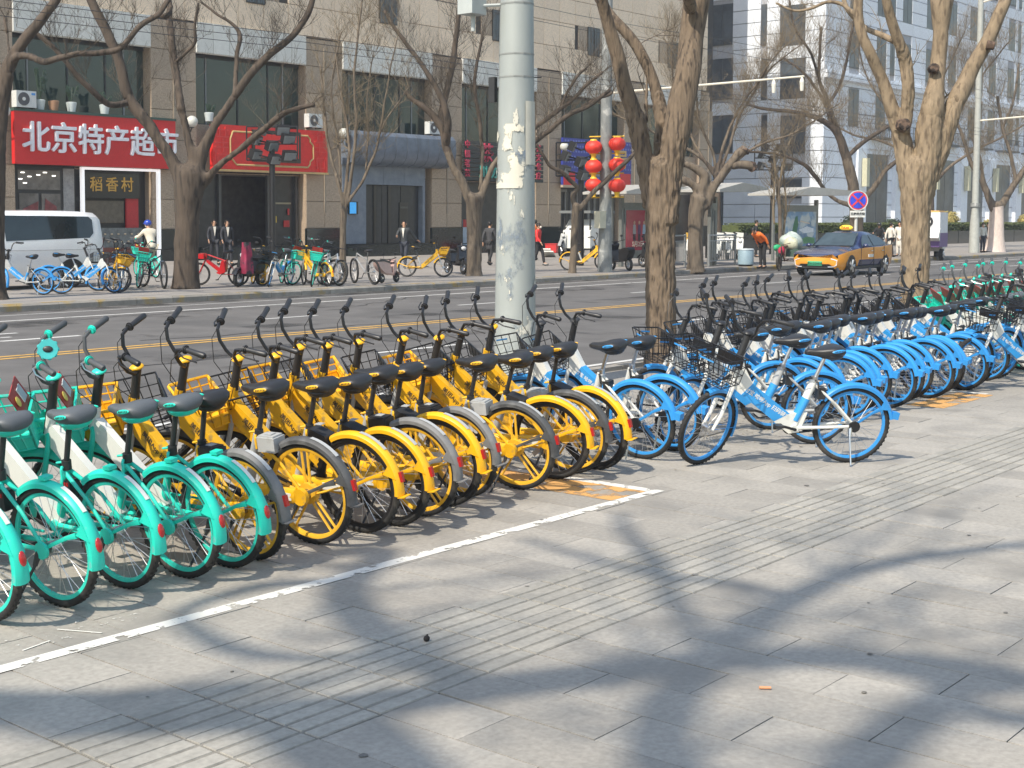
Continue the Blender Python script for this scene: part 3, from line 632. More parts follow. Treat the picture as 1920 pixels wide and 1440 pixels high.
# planter wall, hedge, clipped bushes in front of the pale building
foot = {}
p0, p1 = 70, 130
pl = thing('planter', 'long dark stone planter with a clipped hedge in front of the pale building', 'planter', (p0, 38, .15))
for i in range(20):
    MB().bx(i*3.0, i*3.0+2.9, 0, 1.2, 0, .95).build('planter_block', blkg, pl)
def leafball(mb, c, r, n, s, rr, flat=1.0, shell=.75):
    for i in range(n):
        v = Vector((rr.gauss(0,1), rr.gauss(0,1), rr.gauss(0,1))).normalized(); k = rr.uniform(shell, 1.0)*(1+.06*math.sin(v.x*9)+.06*math.sin(v.z*11))
        p = Vector(c)+Vector((v.x*r[0], v.y*r[1], v.z*r[2]))*k; a = v.orthogonal().normalized(); b_ = v.cross(a); t = rr.uniform(0, 6.28)
        u = (a*math.cos(t)+b_*math.sin(t)+v*rr.uniform(-.5, .5))*s; w_ = (b_*math.cos(t)-a*math.sin(t))*s*.6
        mb.add([p-u*.5, p+w_*.5, p+u*.5, p-w_*.5], [(0,1,2,3)])
rr = random.Random(5); hd = MB()
for i in range(9000):
    x = rr.uniform(0, 60); y = rr.uniform(.05, 1.1); z = rr.uniform(.95, 1.5); f_ = rr.choice((0, 1))
    p = Vector((x, y if f_ else 0, 1.5 if f_ else z)); s = rr.uniform(.06, .13); a = Vector((rr.uniform(-1,1), rr.uniform(-1,1), rr.uniform(-1,1))).normalized(); c_ = a.orthogonal().normalized()
    hd.add([p-a*s, p+c_*s*.6, p+a*s, p-c_*s*.6], [(0,1,2,3)])
hd.bx(0, 60, .06, 1.1, .9, 1.44)
hd.build('hedge', mat('hedge_leaf', (.07,.09,.025), .7, var=.5, scale=8), pl)
bm_g = mat('golden_leaf', (.36,.29,.09), .7, var=.5, scale=6); bm_d = mat('dark_leaf', (.035,.055,.022), .7, var=.5, scale=6)
for i, (px_, py_, rpx, g_, lab) in enumerate(((1780, 414, 20, 1, 'round golden green bush right of the second near tree trunk'), (1857, 425, 16, 1, 'round golden bush partly behind the far white based tree'), (1922, 415, 14, 1, 'golden bush cut by the right edge'), (1597, 425, 23, 0, 'round dark green bush behind the road sign post'), (1673, 428, 20, 0, 'round dark green bush just left of the second near tree trunk'), (1743, 425, 16, 0, 'dark green bush just right of the second near tree trunk'))):
    c = onY(px_, py_, 39.6); r = rpx/pxm(c); t = thing('clipped_bush', lab, 'bush', (c.x, c.y, .15), 0, 'clipped round bushes before the pale building')
    mb = MB(); mb.ell((0, 0, c.z-.15), (r*.72,)*3, 14, 10); leafball(mb, (0, 0, c.z-.15), (r, r, r), 900, .16, random.Random(i)); mb.build('foliage', bm_g if g_ else bm_d, t)
    b = MB(); b.tube([(0, 0, 0), (.03, 0, c.z-.15)], [.09, .06], 8); b.build('trunk', mat('bush_wood', (.12,.09,.07), .8), t)
# ================================================================= trees
def barkmat(name, c1, c2, sc=9, bump=.02, st=(1, 1, .16)):
    m = mat(name, c1, .9, var=.3, scale=sc, bump=bump, bscale=sc*1.6, col2=c2, thr=(.52, sc*1.1, .12), stretch=st, rnd=.05); return m
bark_n = barkmat('bark_near', (.165,.122,.083), (.065,.048,.035), 24, .03)
bark_s = barkmat('bark_smooth', (.245,.185,.12), (.13,.095,.062), 14, .02, (1, 1, .3))
bark_f = barkmat('bark_far', (.088,.066,.049), (.04,.031,.024), 9, .03)
bark_l = barkmat('bark_light', (.15,.118,.086), (.075,.058,.044), 9, .02)
white_b = mat('limewashed_bark', (.62,.52,.46), .9, var=.2, scale=10, bump=.01, stretch=(1,1,.3))
twig_m = mat('twig_wood', (.10,.078,.055), .85, var=.35, scale=3)
twig_t = mat('twig_tan', (.20,.155,.10), .85, var=.3, scale=3)
cutw = mat('cut_wood', (.13,.085,.06), .9, var=.6, scale=12, bump=.02, col2=(.03,.022,.018), thr=(.46,9,.1))
def smooth(pts, rs, k=5, wob=0., seed=0):
    P = [Vector(p) for p in pts]; out = []; ro = []; n = len(P)
    for i in range(n-1):
        a, b_, c, d = P[max(i-1, 0)], P[i], P[i+1], P[min(i+2, n-1)]
        for j in range(k):
            t = j/k; q = .5*((2*b_)+(c-a)*t+(2*a-5*b_+4*c-d)*t*t+(3*b_-3*c+d-a)*t**3)
            if wob: q = q+Vector((noise.noise(q*2+Vector((seed, 0, 0))), noise.noise(q*2+Vector((0, seed, 0))), noise.noise(q*2+Vector((0, 0, seed)))))*wob
            out.append(q); ro.append(rs[i]*(1-t)+rs[i+1]*t)
    out.append(P[-1]); ro.append(rs[-1]); return out, ro
def ridge(amp, fr, seed):
    def f(p, t, i):
        q = Vector((math.cos(t)*fr, math.sin(t)*fr, p.z*1.3+seed)); v = noise.noise(q)+.5*noise.noise(q*2.3)+.35*noise.noise(Vector((math.cos(t)*fr*2.6, math.sin(t)*fr*2.6, p.z*5+seed)))
        return 1+amp*v
    return f
def grow(mb, p, d, L, r, depth, rr, up=.25, kids=(2, 4), thin=.62, spread=.75):
    n = 3 if depth else 2; pts = [p]; q = p
    for i in range(n):
        d = (d+Vector((rr.uniform(-.28, .28), rr.uniform(-.28, .28), rr.uniform(-.18, .28)+up*.12))).normalized(); q = q+d*(L/n); pts.append(q)
    mb.tube(pts, [r*(1-.6*i/n) for i in range(n+1)], 3 if r < .02 else 4, cap=False)
    if depth <= 0: return
    for _ in range(rr.randint(*kids)):
        k = rr.randint(1, n); nd = (d*spread+Vector((rr.uniform(-1, 1), rr.uniform(-1, 1), rr.uniform(-.5, 1)+up))*.75).normalized()
        grow(mb, pts[k], nd, L*rr.uniform(.5, .85), max(.003, r*thin), depth-1, rr, up, kids, thin, spread)
def fused(shapes, voxel, m, parent, amp, seed, fr=7.0):
    """trunk and the roots of its limbs grown into one skin, then furrowed"""
    mb = MB()
    for P, Rr, n in shapes: mb.tube(P, Rr, n)
    me = bpy.data.meshes.new('trunk'); me.from_pydata(mb.v, [], mb.f); bm = bmesh.new(); bm.from_mesh(me); bmesh.ops.recalc_face_normals(bm, faces=bm.faces); bm.to_mesh(me); bm.free()
    o = bpy.data.objects.new('trunk', me); COL.objects.link(o)
    rm = o.modifiers.new('r', 'REMESH'); rm.mode = 'VOXEL'; rm.voxel_size = voxel; sm = o.modifiers.new('s', 'SMOOTH'); sm.factor = .5; sm.iterations = 6
    bpy.context.view_layer.update(); m2 = bpy.data.meshes.new_from_object(o.evaluated_get(bpy.context.evaluated_depsgraph_get())); bpy.data.objects.remove(o)
    N = [v.normal.copy() for v in m2.vertices]
    for v, nn in zip(m2.vertices, N):
        c = v.co; q = Vector((c.x*fr, c.y*fr, c.z*fr*.16+seed)); a = noise.noise(q+Vector((noise.noise(q*1.7), noise.noise(q*1.3+Vector((5, 0, 0))), 0))*.6)
        rdg = 1-abs(a)*2.6; f2 = noise.noise(Vector((c.x*fr*2.6, c.y*fr*2.6, c.z*fr*.6)))
        v.co = c+nn*(amp*(max(-1, rdg)*.5-.25)+amp*.45*f2+amp*.9*noise.noise(c*1.4+Vector((seed, 0, 0))))
    m2.materials.clear(); m2.materials.append(m); m2.polygons.foreach_set('use_smooth', [True]*len(m2.polygons)); return link('trunk', m2, parent)
def tree(name, label, base, trunk, limbs, m, m_l=None, twigs=(), seed=1, ns=20, amp=.10, tw=None, group='street trees', paint=None, twr=.009, twL=1.3, cuts=()):
    """trunk / limbs: [(px, py, width px, depth offset m)] measured in the photo at the tree's own distance"""
    base = Vector(base); s = pxm(base); t = thing(name, label, 'tree', base, 0, group); rr = random.Random(seed)
    def conv(L): return [atD(q[0], q[1], base, q[3] if len(q) > 3 else 0)-base for q in L], [q[2]/s/2*(.90 if ns >= 30 else .93) for q in L]
    P, Rr = conv(trunk); P, Rr = smooth(P, Rr, 7 if ns > 24 else 4, .01, seed); TP, TR = list(P), list(Rr)
    d = (P[-1]-P[-2]).normalized(); r = Rr[-1]; P = P+[P[-1]+d*r*.35, P[-1]+d*r*.6]; Rr = Rr+[r*.8, r*.35]
    near = ns >= 30; shapes = [(P, Rr, ns)]; ends = []; joint = TP[-1]; reach = TR[-1]*(5.5 if near else 6.5)
    for li, L in enumerate(limbs):
        Q, Rq = conv(L); Q, Rq = smooth(Q, Rq, 6, .03 if not near else .02, seed+li); k = 0
        if (Q[0]-joint).length < TR[-1]*4.5:
            while k < len(Q)-3 and (Q[k]-Q[0]).length < reach: k += 1
            shapes.append((Q[:k+3], Rq[:k]+[Rq[k]*.97, Rq[k+1]*.88, Rq[k+2]*.70], 14)); k = max(0, k-2)
        rl = [x*1.0 for x in Rq[k:]]; rl[0] *= .8; rl[1] *= .93
        mb = MB(); mb.tube(Q[k:], rl, max(8, ns-6 if not near else 22), jit=ridge(amp*.55, 2.0, seed+li*3))
        link('limb', mb.mesh('limb', m_l or m, 'full'), t); ends.append((Q, Rq))
    fused(shapes, max(.016, TR[-1]*(.075 if near else .16)), m, t, TR[len(TR)//2]*(amp*(1.35 if near else 1.0)), seed, (3.0 if near else 2.2)/TR[len(TR)//2])
    if paint:
        k = [i for i, p in enumerate(TP) if p.z < paint]; b = MB(); b.tube([TP[i] for i in k], [TR[i]*1.05 for i in k], ns, cap=False, jit=ridge(.04, 2.4, seed)); b.build('limewash', white_b, t, smooth='full')
    if twigs:
        mb = MB(); dens, depth, Lm = twigs
        for P, Rr in ends:
            ln = sum((P[i+1]-P[i]).length for i in range(len(P)-1)); n = max(1, int(ln*dens))
            for _ in range(n):
                i = rr.randint(int(len(P)*.3), len(P)-1); d = (P[min(i+1, len(P)-1)]-P[max(i-1, 0)]).normalized()
                nd = (d*.5+Vector((rr.uniform(-1, 1), rr.uniform(-1, 1), rr.uniform(-.1, 1)))).normalized()
                grow(mb, P[i], nd, Lm*rr.uniform(.5, 1.1), twr, depth, rr)
        mb.build('twigs', tw or twig_m, t, kind='stuff', fix=False)
    for (x, y, w_, dd, ax) in cuts:
        c = atD(x, y, base, dd)-base; b = MB(); ax = Vector(ax).normalized(); b.tube([c-ax*.12, c, c+ax*.012], [w_/s/2*1.15, w_/s/2, w_/s/2*.75], 16, jit=ridge(.12, 3, 3)); b.build('pruning_scar', cutw, t)
    return t, ends
G_ = 'street trees'
T1 = gp(1240, 697)
tree('street_tree', 'thick rough barked bare tree just right of the grey pole', T1,
    [(1240,722,78),(1239,690,68),(1239,600,62),(1238,500,60),(1239,420,61),(1239,370,64),(1240,335,68),(1242,310,66)],
    [[(1226,385,44,.05),(1216,330,42,.05),(1208,290,38,.05),(1200,255,36,.05),(1186,205,32,.05),(1170,150,31,.0),(1155,95,29,-.05),(1140,45,26,-.1),(1128,0,24,-.2),(1110,-60,22,-.4),(1080,-140,18,-.7)],
     [(1240,330,34,.15),(1240,270,30,.32),(1243,225,28,.4),(1226,158,24,.5),(1203,103,24,.55),(1175,62,23,.6),(1146,30,22,.7),(1122,-5,20,.9),(1085,-60,15,1.2)],
     [(1250,420,50,-.05),(1256,340,54,-.05),(1264,270,56,-.05),(1276,205,55,0),(1290,140,52,0),(1297,70,50,.1),(1306,0,54,.1),(1318,-70,46,.2),(1335,-160,36,.4)],
     [(1296,20,26,-.1),(1288,-20,24,-.3),(1270,-80,18,-.6)],
     [(1210,230,5,.3),(1213,180,5,.4),(1211,120,5,.4),(1206,95,4,.4)]],
    bark_n, None, (.5, 1, .7), 11, 40, .13, twig_m, G_)
T2 = gp(1715, 619)
tree('street_tree', 'tall smooth limbed bare tree with pruning scars near the right frame edge', T2,
    [(1715,640,66),(1715,600,58),(1716,540,55),(1716,470,56),(1716,400,60),(1719,355,64),(1722,330,68),(1724,312,64)],
    [[(1708,370,36,.0),(1700,315,38,.05),(1692,265,36,.1),(1684,232,34,.1),(1672,200,28,.1),(1655,150,24,.1),(1632,102,22,.0),(1616,62,20,.0),(1609,20,19,.0),(1610,-20,18,.0),(1600,-90,15,.1)],
     [(1690,250,34,.0),(1699,215,28,.0),(1703,165,26,-.1),(1698,118,25,-.1),(1686,82,22,-.2),(1673,42,20,-.3),(1662,0,18,-.4),(1650,-60,15,-.5)],
     [(1730,370,44,.0),(1738,305,50,-.05),(1742,250,54,-.05),(1748,200,46,-.05),(1756,150,32,0),(1760,110,31,.1),(1764,60,30,.1),(1766,0,46,.1),(1772,-60,34,.2)],
     [(1740,335,42,.0),(1766,260,44,.0),(1786,205,42,.0),(1812,150,33,.1),(1838,102,29,.1),(1860,62,27,.1),(1878,20,25,.1),(1890,-20,23,.2),(1910,-90,19,.3)],
     [(1694,84,14,-.2),(1676,76,14,0),(1655,66,13,.3),(1622,52,11,.6),(1590,20,10,.8),(1580,-10,9,.9)],
     [(1604,28,10,.5),(1580,8,8,.7),(1550,4,7,.8),(1520,16,6,.9),(1490,20,5,1.0),(1455,6,4,1.1)],
     [(1765,190,4,.3),(1790,168,4,.3),(1815,150,3,.3)]],
    bark_s, bark_s, (.35, 1, .6), 23, 36, .08, twig_t, G_,
    cuts=((1697,233,22,-.22,(-.67,-.72,.1)),(1753,127,17,-.20,(-.8,-.6,.1)),(1864,86,15,-.12,(.3,-.9,-.2))))
FA = gp(352, 541, .15)
tree('street_tree', 'dark bare tree forking low over the far kerb beside the two red signs', FA,
    [(347,545,66),(348,530,56),(349,470,49),(352,400,50),(356,350,60),(358,325,64)],
    [[(345,345,34),(318,292,27),(285,243,25),(262,212,25),(243,186,24),(232,150,21),(222,108,20),(206,70,20),(186,30,19),(170,0,18),(150,-60,15)],
     [(242,192,14),(205,196,12,-.5),(175,172,12,-.8),(150,148,11,-1),(122,113,10,-1.2),(95,84,9,-1.3),(62,58,8,-1.4)],
     [(368,330,26),(360,295,20),(350,248,18),(338,195,17),(330,140,16,.3),(324,90,15,.5),(318,40,13,.7),(315,-10,11,.9)],
     [(332,115,7,.3),(350,98,7,.2),(366,80,7,.1),(366,50,6),(372,5,5)],
     [(368,345,30),(378,290,26),(404,232,20),(434,190,18),(465,145,17),(505,102,15),(545,72,13),(565,45,13),(582,10,12),(600,-40,9)],
     [(440,185,10),(443,150,10,.3),(444,110,9,.5),(450,65,9,.6),(430,40,6,.7),(400,22,5,.8),(378,4,4,.9)],
     [(382,345,20),(410,312,17,-.3),(450,280,15,-.6),(490,248,14,-.9),(520,220,12,-1.1),(550,205,10,-1.2),(590,196,8,-1.3)]],
    bark_f, bark_f, (4.5, 3, .8), 31, 22, .10, twig_m, G_)
FL = gp(-14, 561, .15)
tree('street_tree', 'dark bare tree at the left edge whose limb crosses in front of the upper windows', FL,
    [(-18,566,96),(-16,548,60),(-14,500,46),(-12,420,44),(-10,340,44),(-6,260,38),(2,190,34),(12,140,30)],
    [[(6,150,30),(24,108,24),(48,72,23),(72,44,21),(90,20,19),(105,0,18),(130,-50,14)],
     [(14,120,14),(36,104,13,-.2),(60,108,13,-.4),(85,115,13,-.5),(120,108,12,-.6),(150,100,11,-.6),(190,98,12,-.5),(222,92,12,-.5),(245,70,11,-.4),(272,42,11,-.3),(300,24,10,-.2),(316,0,10,-.1)],
     [(0,200,20),(-10,150,18),(-25,90,16),(-40,20,14)], [(20,120,7),(14,70,6,.4),(8,30,5,.6)], [(300,28,9),(312,28,13,.0),(322,10,6,.1)]],
    bark_f, bark_f, (3.0, 3, .8), 37, 20, .10, twig_m, G_)
FS = Vector((onY(645, 500, 27.0).x, 27.0, .15))
tree('sapling', 'slender pale many stemmed young tree in front of the grey canopy', FS,
    [(643,529,15),(643,480,14),(643,430,13),(645,392,14)],
    [[(645,392,8),(636,345,7),(622,300,6,.3),(612,250,5,.4),(608,190,4,.5),(600,120,3,.6)], [(645,392,8),(649,340,7),(655,290,6),(650,230,5,.2),(640,170,4,.3),(628,90,3,.4)],
     [(646,395,8),(656,350,7),(664,290,6,-.2),(668,220,6,-.2),(664,150,5,-.3),(672,60,4,-.3),(680,-10,3,-.3)],
     [(650,384,7),(672,352,6),(690,318,6),(708,270,5),(718,210,4),(730,140,3),(745,70,3)], [(708,262,4),(726,222,4),(748,190,3),(770,160,2)],
     [(640,350,4),(632,260,4,.5),(622,170,3,.6),(640,60,3,.6)], [(686,320,4),(690,250,3,.4),(688,180,3,.5),(700,100,2,.6)]],
    bark_l, bark_l, (4.5, 3, .7), 41, 12, .05, twig_t, G_, twr=.009)
FB = gp(890, 517, .15)
tree('street_tree', 'bare grey brown tree just left of the grey pole on the far pavement', FB,
    [(888,522,42),(889,508,32),(889,460,30),(889,400,31),(891,372,36)],
    [[(884,385,20),(868,345,18),(850,312,17),(838,280,16),(832,250,16),(815,222,15),(797,202,12),(776,188,10),(758,172,8)],
     [(832,255,14),(828,215,14,.3),(838,170,13,.4),(850,110,12,.5),(858,50,10,.6),(866,-20,8,.7)], [(836,275,16),(840,230,15,-.4),(826,180,12,-.5),(790,120,9,-.6),(752,70,8,-.7),(720,20,6,-.8)],
     [(897,385,18),(910,348,15),(925,310,13),(950,285,12),(985,275,11),(1003,264,11),(1035,240,10),(1062,218,10),(1100,200,9),(1125,182,8),(1146,168,7)],
     [(940,300,11,.4),(975,262,10,.4),(1010,235,9,.5),(1048,206,9,.6),(1072,188,8,.6),(1100,160,7,.6),(1130,135,6,.6)],
     [(1050,205,7,.6),(1065,170,6,.7),(1085,140,6,.8),(1100,128,5,.8)], [(1090,200,7),(1112,188,6,.2),(1138,180,6,.3),(1148,172,5,.3)],
     [(900,360,10,.6),(905,300,9,.8),(900,230,8,.9),(890,150,7,.9),(905,60,5,1)]],
    bark_l, bark_f, (6, 3, .9), 43, 18, .09, twig_m, G_, twr=.010)
FC = gp(1077, 512, .15)
tree('street_tree', 'thin bare tree with a low right fork in front of the lantern pole', FC,
    [(1072,520,22),(1074,500,15),(1077,450,15),(1079,400,16),(1081,385,18)],
    [[(1079,395,10),(1074,368,10),(1082,352,9),(1070,338,9,-.2),(1052,322,9,-.4),(1030,310,7,-.5),(1018,290,6,-.6),(1006,270,5,-.7)],
     [(1086,392,12),(1108,365,10),(1135,340,10),(1160,316,9),(1185,292,8),(1205,268,6)]],
    bark_l, bark_f, (1.0, 1, .6), 47, 14, .08, twig_m, G_)
FD = gp(1308, 505, .15)
tree('street_tree', 'heavily lopped stumpy tree with sawn limbs behind the bus shelter roof', FD,
    [(1305,512,46),(1304,495,34),(1304,440,30),(1306,400,32),(1312,372,38)],
    [[(1322,390,20),(1340,350,17),(1358,322,17),(1374,302,17),(1385,288,18),(1397,280,20)], [(1372,312,16),(1388,308,17),(1412,312,18)],
     [(1312,380,22),(1318,350,20),(1321,330,20),(1308,318,18),(1290,310,16),(1276,305,14)], [(1312,365,17),(1300,348,16),(1282,338,16),(1270,332,14)]],
    bark_l, bark_l, (1.2, 2, .8), 53, 18, .10, twig_t, G_, cuts=((1413,312,18,0,(.9,-.3,.1)), (1398,279,18,0,(.4,-.3,.8))))
FE = gp(1606, 477, .15)
tree('street_tree', 'bare tree standing behind the round no stopping sign with low spreading limbs', FE,
    [(1606,484,34),(1606,460,28),(1606,400,27),(1604,370,28)],
    [[(1604,385,26),(1598,340,21),(1588,300,20),(1576,262,17),(1562,240,13),(1540,225,11),(1515,216,9),(1480,208,8),(1445,206,6),(1400,196,5)],
     [(1600,386,12),(1575,378,9),(1552,362,9),(1534,338,9),(1515,315,8),(1495,302,7),(1460,290,5),(1405,284,4)],
     [(1612,380,14),(1640,350,11),(1658,322,10),(1680,302,8)], [(1592,292,9),(1612,272,9),(1640,252,8),(1666,236,7)],
     [(1577,262,13),(1562,220,10),(1548,180,8),(1536,150,7),(1536,110,6),(1540,50,5)], [(1560,238,8),(1545,190,7,1),(1510,140,5,1.5),(1470,110,4,2)],
     [(1548,200,7),(1575,160,6,1),(1590,100,5,1),(1600,40,4,1)], [(1536,150,6),(1520,100,5,-1),(1490,50,4,-1),(1480,0,4,-1)]],
    bark_l, bark_f, (5.5, 3, 1.5), 59, 16, .08, twig_t, G_, twr=.012)
FF = gp(1866, 472, .15)
tree('street_tree', 'far tree with limewashed white foot on the kerb at the right', FF,
    [(1864,474,46),(1866,462,36),(1867,440,30),(1869,400,24),(1868,385,27)],
    [[(1862,390,17),(1850,360,14),(1842,338,13),(1835,300,11),(1828,250,8),(1840,190,6)], [(1874,392,17),(1888,368,14),(1902,345,13),(1918,322,12),(1940,290,10)],
     [(1838,330,9),(1822,310,8),(1810,270,7),(1795,230,5)], [(1905,340,8),(1895,290,7),(1880,240,6),(1870,180,5)], [(1880,240,5),(1900,190,5),(1910,120,4)]],
    bark_l, bark_l, (4.5, 3, 1.8), 61, 16, .08, twig_t, G_, paint=2.5, twr=.013)
FG = gp(1463, 498, .15)
tree('sapling', 'thin pruned tree with bundled dry shoots beside the far bus shelter', FG,
    [(1462,500,9),(1463,440,8),(1462,390,8),(1458,350,8)],
    [[(1460,360,6),(1455,320,5),(1452,290,4)], [(1459,360,6),(1466,320,5),(1470,296,4)], [(1468,440,4,.2),(1474,380,4,.2),(1468,320,3,.2)], [(1452,420,5,-.2),(1450,380,4,-.2),(1453,340,4,-.2)]],
    bark_l, twig_t, (9, 2, .7), 67, 10, .05, twig_t, G_, twr=.012)
# haze of fine branches high over the pavement: crowns of the same trees row further back
for i, (px_, lab) in enumerate(((1345, 'bare tree behind the lopped one whose fine crown veils the pale windows'), (1745, 'bare tree behind the second near tree with only its fine crown showing'))):
    Y = 33. if px_ > 1000 else 30.; B = onY(px_, 440, Y); B.z = .15; s = pxm(B)
    y0 = 413+1.71*s; r2 = random.Random(90+i); L = []
    tr_top = (px_, 330); limbs = []
    for k in range(6):
        a = R_(-140+k*19+r2.uniform(-9, 9)); x, y = px_, 325+12*(k % 3); seg = [(x, y, 8)]
        for q in range(5):
            x += math.cos(a)*52; y += math.sin(a)*56 - 6; a += r2.uniform(-.35, .35); seg.append((x, y, 6-q, r2.uniform(-1, 1)*q*.5))
        limbs.append(seg)
    tree('street_tree', lab, B, [(px_, y0, 20), (px_, 400, 14), (px_, 325, 13)], limbs, bark_f, bark_l, (8, 3, 1.1), 71+i, 10, .05, twig_t, 'trees of the back row', twr=.011)
# ---- the tree at the camera's left that throws the big soft shadows over the foreground
SF = Vector((1/math.tan(R_(SUN_EL)), 0.035/math.sin(R_(SUN_EL)), 0))
def over(px_, py_, h):                                       # limb point whose shadow lands on this paving spot
    h += 5.5; g_ = gp(px_, py_); return Vector((g_.x, g_.y, 0))-SF*h+Vector((0, 0, h))
tb0 = Vector((-10.5, 6.8, 0)); t = thing('street_tree', 'large bare tree standing out of frame at the left whose limbs shade the foreground paving', 'tree', tb0, 0, G_)
def shade(pts, rs, name='limb', sd=1):
    P, Rr = smooth([Vector(p)-tb0 for p in pts], rs, 6, .02, sd); mb = MB(); mb.tube(P, Rr, 14, jit=ridge(.08, 2, sd)); mb.build(name, bark_s, t, smooth='full')
fork = Vector((-10.3, 6.5, 5.5))
shade([tb0, tb0+Vector((.05, 0, 1.5)), fork, fork+Vector((0, 0, .3))], [.40, .33, .32, .24], 'trunk')
A = [over(x, y, h) for x, y, h in ((-60,1345,5.6),(150,1352,5.7),(420,1345,5.8),(700,1322,5.9),(960,1285,6.0),(1250,1248,6.2),(1500,1232,6.4),(1750,1245,6.6),(2000,1290,6.8))]
shade([fork, (fork+A[0])/2+Vector((0, 0, .4))]+A, [.20, .16, .15, .145, .14, .14, .135, .13, .12, .11, .09])
B_ = [over(x, y, h) for x, y, h in ((1230,1500,6.4),(1235,1400,6.5),(1265,1300,6.6),(1330,1235,6.7),(1430,1160,6.8),(1560,1085,7.0),(1700,1048,7.2),(1920,1020,7.4))]
shade([fork, Vector((-9.5, 3.8, 9.0)), B_[0]-Vector((1.0, -.3, .5))]+B_, [.20, .17, .14, .13, .125, .12, .12, .11, .095, .08, .06], sd=4)
shade([over(x, y, h) for x, y, h in ((-80,1318,5.6),(120,1320,5.7),(330,1305,5.8),(480,1285,5.8))], [.12, .13, .11, .06], sd=14)
shade([over(x, y, h) for x, y, h in ((560,1370,5.8),(640,1410,5.9),(700,1470,6.0))], [.10, .17, .15], sd=15)
shade([over(x, y, h) for x, y, h in ((1920,1285,6.6),(1780,1262,6.6),(1650,1250,6.5))], [.13, .12, .08], sd=16)
C_ = [over(x, y, h) for x, y, h in ((600,1040,5.0),(640,1110,5.1),(700,1180,5.3),(790,1240,5.6),(900,1290,5.9))]
shade([fork, (fork+C_[0])/2]+C_, [.15, .12, .10, .11, .11, .10, .09], sd=6)
D_ = [over(x, y, h) for x, y, h in ((500,1300,5.8),(560,1345,5.9),(640,1390,6.0),(730,1450,6.2),(800,1520,6.3))]
shade([A[2], A[2].lerp(D_[1], .6)]+D_[1:], [.13, .15, .20, .22, .20, .16], sd=7)
E_ = [over(x, y, h) for x, y, h in ((1700,1238,6.6),(1790,1290,6.7),(1700,1360,6.8),(1600,1440,6.9),(1540,1500,7))]
shade(E_, [.09, .12, .12, .14, .12], sd=8)
E_ = [over(x, y, h) for x, y, h in ((1760,1260,6.6),(1830,1330,6.8),(1960,1355,6.9),(2100,1370,7))]
shade(E_, [.07, .07, .08, .08], sd=9)
E_ = [over(x, y, h) for x, y, h in ((620,1090,5.1),(480,1100,5.2),(340,1150,5.2),(420,1210,5.4),(560,1235,5.5),(700,1230,5.6))]
shade(E_, [.06, .07, .05, .07, .05, .04], sd=10)
E_ = [over(x, y, h) for x, y, h in ((1490,1135,6.9),(1400,1100,6.9),(1250,1080,6.9),(1100,1045,7.0),(980,1010,7.0))]
shade(E_, [.06, .05, .045, .04, .03], sd=12)
E_ = [over(x, y, h) for x, y, h in ((1330,1230,6.7),(1260,1110,6.7),(1230,1060,6.8),(1180,1000,7.0),(1160,960,7.0))]
shade(E_, [.05, .05, .06, .05, .03], sd=13)
mb = MB(); rr = random.Random(77)
for i in range(60):
    s_ = rr.choice(A+B_+C_); grow(mb, s_-tb0, Vector((rr.uniform(-1,1), rr.uniform(-1,1), rr.uniform(0,1))).normalized(), rr.uniform(.6, 1.3), .022, 2, rr)
mb.build('twigs', twig_m, t, kind='stuff', fix=False)
# ================================================================= big grey pole beside the bicycles
PB = gp(965, 735)
pole = thing('utility_pole', 'thick grey metal pole with peeling cream and blue paint among the yellow bicycles', 'pole', PB)
galv = mat('galvanised_paint', (.36,.385,.37), .5, var=.10, scale=2.2, metal=.15, stretch=(1,1,.35), col2=(.30,.325,.32), thr=(.5,2,.2))
b = MB(); P = []; Rr = []
for z in [i*.25 for i in range(26)]: P.append((0, 0, z)); Rr.append(.232-.0125*z if z > .0 else .232)
b.tube(P, Rr, 12); b.build('shaft', galv, pole, smooth=True)
s = pxm(PB)
def patch(name, z0, z1, a0, a1, m, off=.003):
    b = MB(); n = 14; k = 16; vs = []
    for i in range(k+1):
        z = z0+(z1-z0)*i/k; r = .232-.0125*z+off
        for j in range(n+1):
            t_ = R_(a0+(a1-a0)*j/n); vs.append((r*math.cos(t_), r*math.sin(t_), z))
    fs = [(i*(n+1)+j, i*(n+1)+j+1, (i+1)*(n+1)+j+1, (i+1)*(n+1)+j) for i in range(k) for j in range(n)]
    b.add(vs, fs); return b.build(name, m, pole, smooth='full')
va = math.degrees(math.atan2(-PB.y, -PB.x))                  # side seen from the pavement
patch('peeling_paint', .3, 3.05, va-95, va+95, worn('cream_flaking_paint', (.60,.58,.50), .60, 5.5, .02, (1, 1, .5)), .004)
patch('peeling_paint', 2.2, 2.88, va-95, va+24, worn('cream_flaking_paint_dense', (.64,.61,.51), .49, 3.4, .02), .006)
patch('peeling_paint', 2.45, 3.12, va+30, va+86, mat('cream_sheet', (.56,.54,.46), .8, var=.12, scale=5), .0055)
patch('paint_smudge', .4, 2.6, va-80, va+60, worn('blue_grey_smudge', (.20,.25,.31), .53, 2.2, .12, (1, 1, .6)), .0035)
for zz_ in (3.38, 3.62, 4.15):
    b = MB(); r = .232-.0125*zz_+.004; b.tube([(0, 0, zz_-.008), (0, 0, zz_+.008)], r, 12, cap=False); b.build('seam_band', mat('seam_grey', (.24,.25,.24), .5), pole)
b = MB(); b.tube([(0, 0, .0), (0, 0, .03)], .30, 16); b.build('base_plate', mat('base_grey', (.2,.2,.2), .6), pole)
